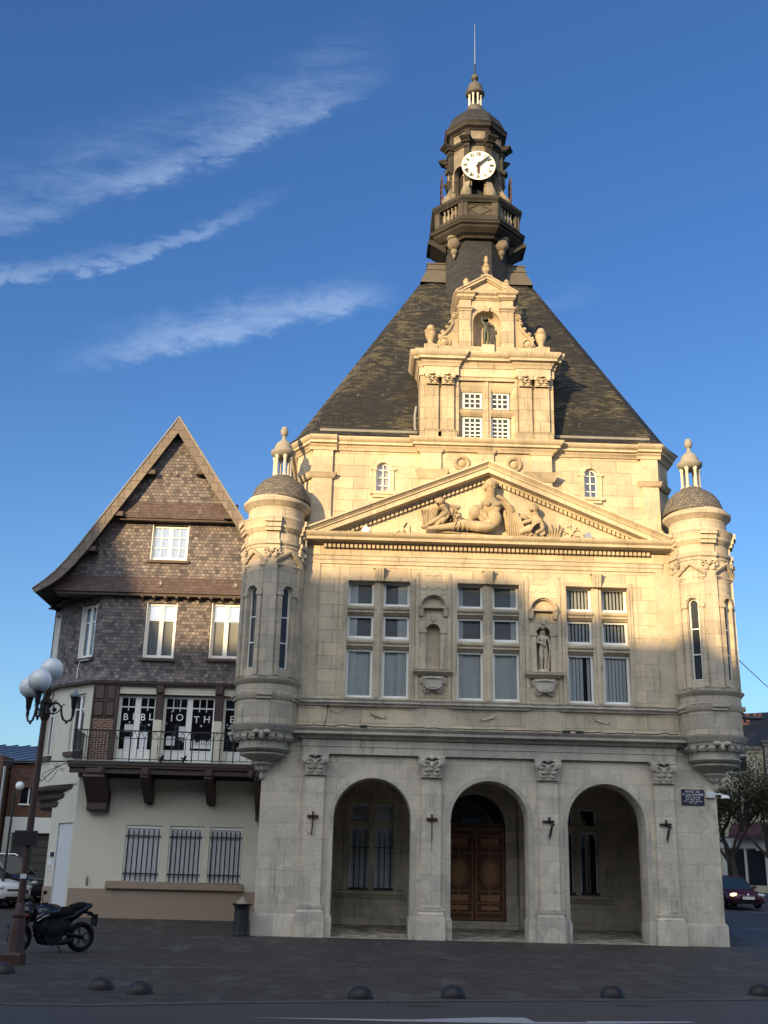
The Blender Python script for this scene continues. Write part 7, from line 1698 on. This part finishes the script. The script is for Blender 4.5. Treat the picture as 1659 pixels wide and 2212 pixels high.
# ------------------------------------------------------------------ left street
YW = 16.0; zg = gz(0, YW)
lb = thing('brick_building', (-18, YW, zg), 'brown brick building with a white band, a garage door and a blue metal roof', 'building')
b = MB(); fb = FY(YW)
b.wall(fb, -19.3, -13.5, 3.85, 6.25, [(-18.75, -18.1, 4.42, 5.1, 0), (-17.5, -16.9, 4.32, 5.0, 0)], depth=.15); b.wall(SEG((-19.3, 30), (-19.3, YW)), 0, 14, 0, 6.25); b.build('wall', M['brick2'], lb, smooth=0)
b = MB(); b.wall(fb, -19.3, -13.5, .2, 3.85, [(-18.95, -16.6, .2, 3.2, 0)], depth=.3); b.build('white_band', M['white'], lb, smooth=0)
b = MB(); b.box(-18.95, -16.6, YW+.28, YW+.3, .2, 3.2)
for i in range(8): b.box(-18.95, -16.6, YW+.25, YW+.281, .7+i*.32, .98+i*.32)
b.build('garage_door', plain('grey_door', (.06, .055, .055), .6), lb, smooth=0)
for x0, x1, z0, z1 in ((-18.75, -18.1, 4.42, 5.1), (-17.5, -16.9, 4.32, 5.0)):
    b = MB(); b.m = 0; b.box((x0+x1)/2-.03, (x0+x1)/2+.03, YW+.08, YW+.12, z0, z1); b.box(x0-.05, x1+.05, YW-.06, YW+.1, z0-.08, z0); b.m = 1; b.box(x0, x1, YW+.12, YW+.13, z0, z1); b.build('window', [M['white'], M['dglass']], lb, smooth=0)
b = MB(); blue = plain('blue_metal_sheet', (.15, .19, .24), .4, var=.1, metal=.3)
x0, x1 = -26, -15.2
b.add([(x0, YW-.2, 6.15), (-17.3, YW-.2, 6.15), (x1, YW+7, 7.62), (x0, YW+7, 7.62)], [(0, 1, 2, 3)])
x = -25.6
while x < -16.0: b.tube([(x-1.2, YW-.2, 6.17), (x+.6, YW+7, 7.66)], .035, 4); x += .62
b.build('metal_roof', blue, lb, smooth=0)
b = MB(); b.prism([(-17.75, 4.9), (-13.6, 4.9), (-13.6, 7.6), (-16.2, 7.2), (-17.7, 6.3)], 'y', YW-.12, YW+3); b.build('white_gable', M['white'], lb, smooth=0)
lb2 = thing('brick_building', (-23, 15, zg), 'dark red brick house front at the left edge of the photo', 'building')
b = MB(); b.wall(FY(15.0), -27, -19.4, .2, 6.35, [(-20.8, -20.0, 3.2, 4.8, 0), (-20.8, -20.0, 1.2, 2.6, 0)], depth=.2); b.wall(SEG((-19.4, 15), (-19.4, 22)), 0, 7, .2, 6.35)
b.build('wall', M['brick2'], lb2, smooth=0)
b = MB(); b.m = 0; b.box(-20.8, -20.0, 15.12, 15.14, 1.2, 2.6); b.box(-20.8, -20.0, 15.12, 15.14, 3.2, 4.8); b.m = 1; b.box(-20.43, -20.37, 15.08, 15.12, 1.2, 4.8); b.build('window', [M['dglass'], M['white']], lb2, smooth=0)
b = MB(); b.tube([(-19.25, 14.9, .5), (-19.25, 14.9, 5.9)], .06, 8); b.build('down_pipe', M['zinc'], lb2)
s2 = thing('street_lamp', (-16.62, 8, gz(0, 8)), 'small dark lamp post with a clear globe far behind the tall lamp', 'street lamp')
b = MB(); b.tube([(-16.62, 8, .3), (-16.60, 8, 4.3)], [.055, .04], 8)
for s in (-1, 0, 1): b.tube([(-16.60, 8, 4.2), (-16.60+s*.14, 8, 4.26), (-16.60+s*.17, 8, 4.42)], .02, 5)
b.build('lamp_post', M['iron'], s2)
b = MB(); b.sphere((-16.44, 8, 4.60), .155, 16, 10); b.build('globe', GM, s2, smooth=80)
wb = thing('iron_bracket', (-13.6, 3.5, 5.1), 'wrought iron bar with scrolls reaching out from the balcony corner', 'bracket')
b = MB(); y = 3.5; b.tube([(-13.6, y, 5.10), (-15.75, y, 5.06)], .028, 6); b.build('bracket_bar', M['iron'], wb)
b = MB()
b.tube([(-13.62, y, 5.05), (-13.9, y, 4.95), (-14.2, y, 4.66), (-14.42, y, 4.42)], .016, 5); b.tube(spiral(-14.52, 4.50, y, .02, .12, 1.2, -pi*.3, 18, -1), .014, 5)
b.tube([(-13.85, y, 4.98), (-13.98, y, 4.70), (-14.14, y, 4.46), (-14.26, y, 4.44), (-14.30, y, 4.54)], .010, 5); b.tube([(-13.9, y, 4.95), (-14.3, y, 4.74), (-14.42, y, 4.66), (-14.38, y, 4.58), (-14.28, y, 4.58)], .010, 5)
b.tube(spiral(-13.98, 4.99, y, .02, .09, 1.1, 0, 16, -1), .010, 5); b.tube(spiral(-13.78, 4.84, y, .01, .08, 1.1, 0, 16, 1), .010, 5)
b.tube([(-15.5, y, 5.02), (-15.3, y, 4.85), (-15.15, y, 4.62), (-14.95, y, 4.52), (-14.80, y, 4.50)], .014, 5); b.tube(spiral(-15.55, 4.92, y, .02, .10, 1.2, 0, 16, 1), .012, 5); b.tube(spiral(-14.86, 4.48, y, .02, .11, 1.2, pi/2, 16, 1), .012, 5); b.tube([(-15.6, y, 4.75), (-15.35, y, 4.62), (-15.0, y, 4.64), (-14.80, y, 4.60)], .010, 5)
b.build('bracket_scroll', M['iron'], wb)
ow = thing('overhead_wire', (7.85, .2, 8.6), 'thin dark overhead wire running from the right turret to the street', 'wire')
b = MB(); b.tube([(7.85+i*1.4, .2+i*2.8, 8.55+.22*i-.5*sin(pi*i/10)*.6) for i in range(11)], .015, 5); b.build('wire', M['iron'], ow)
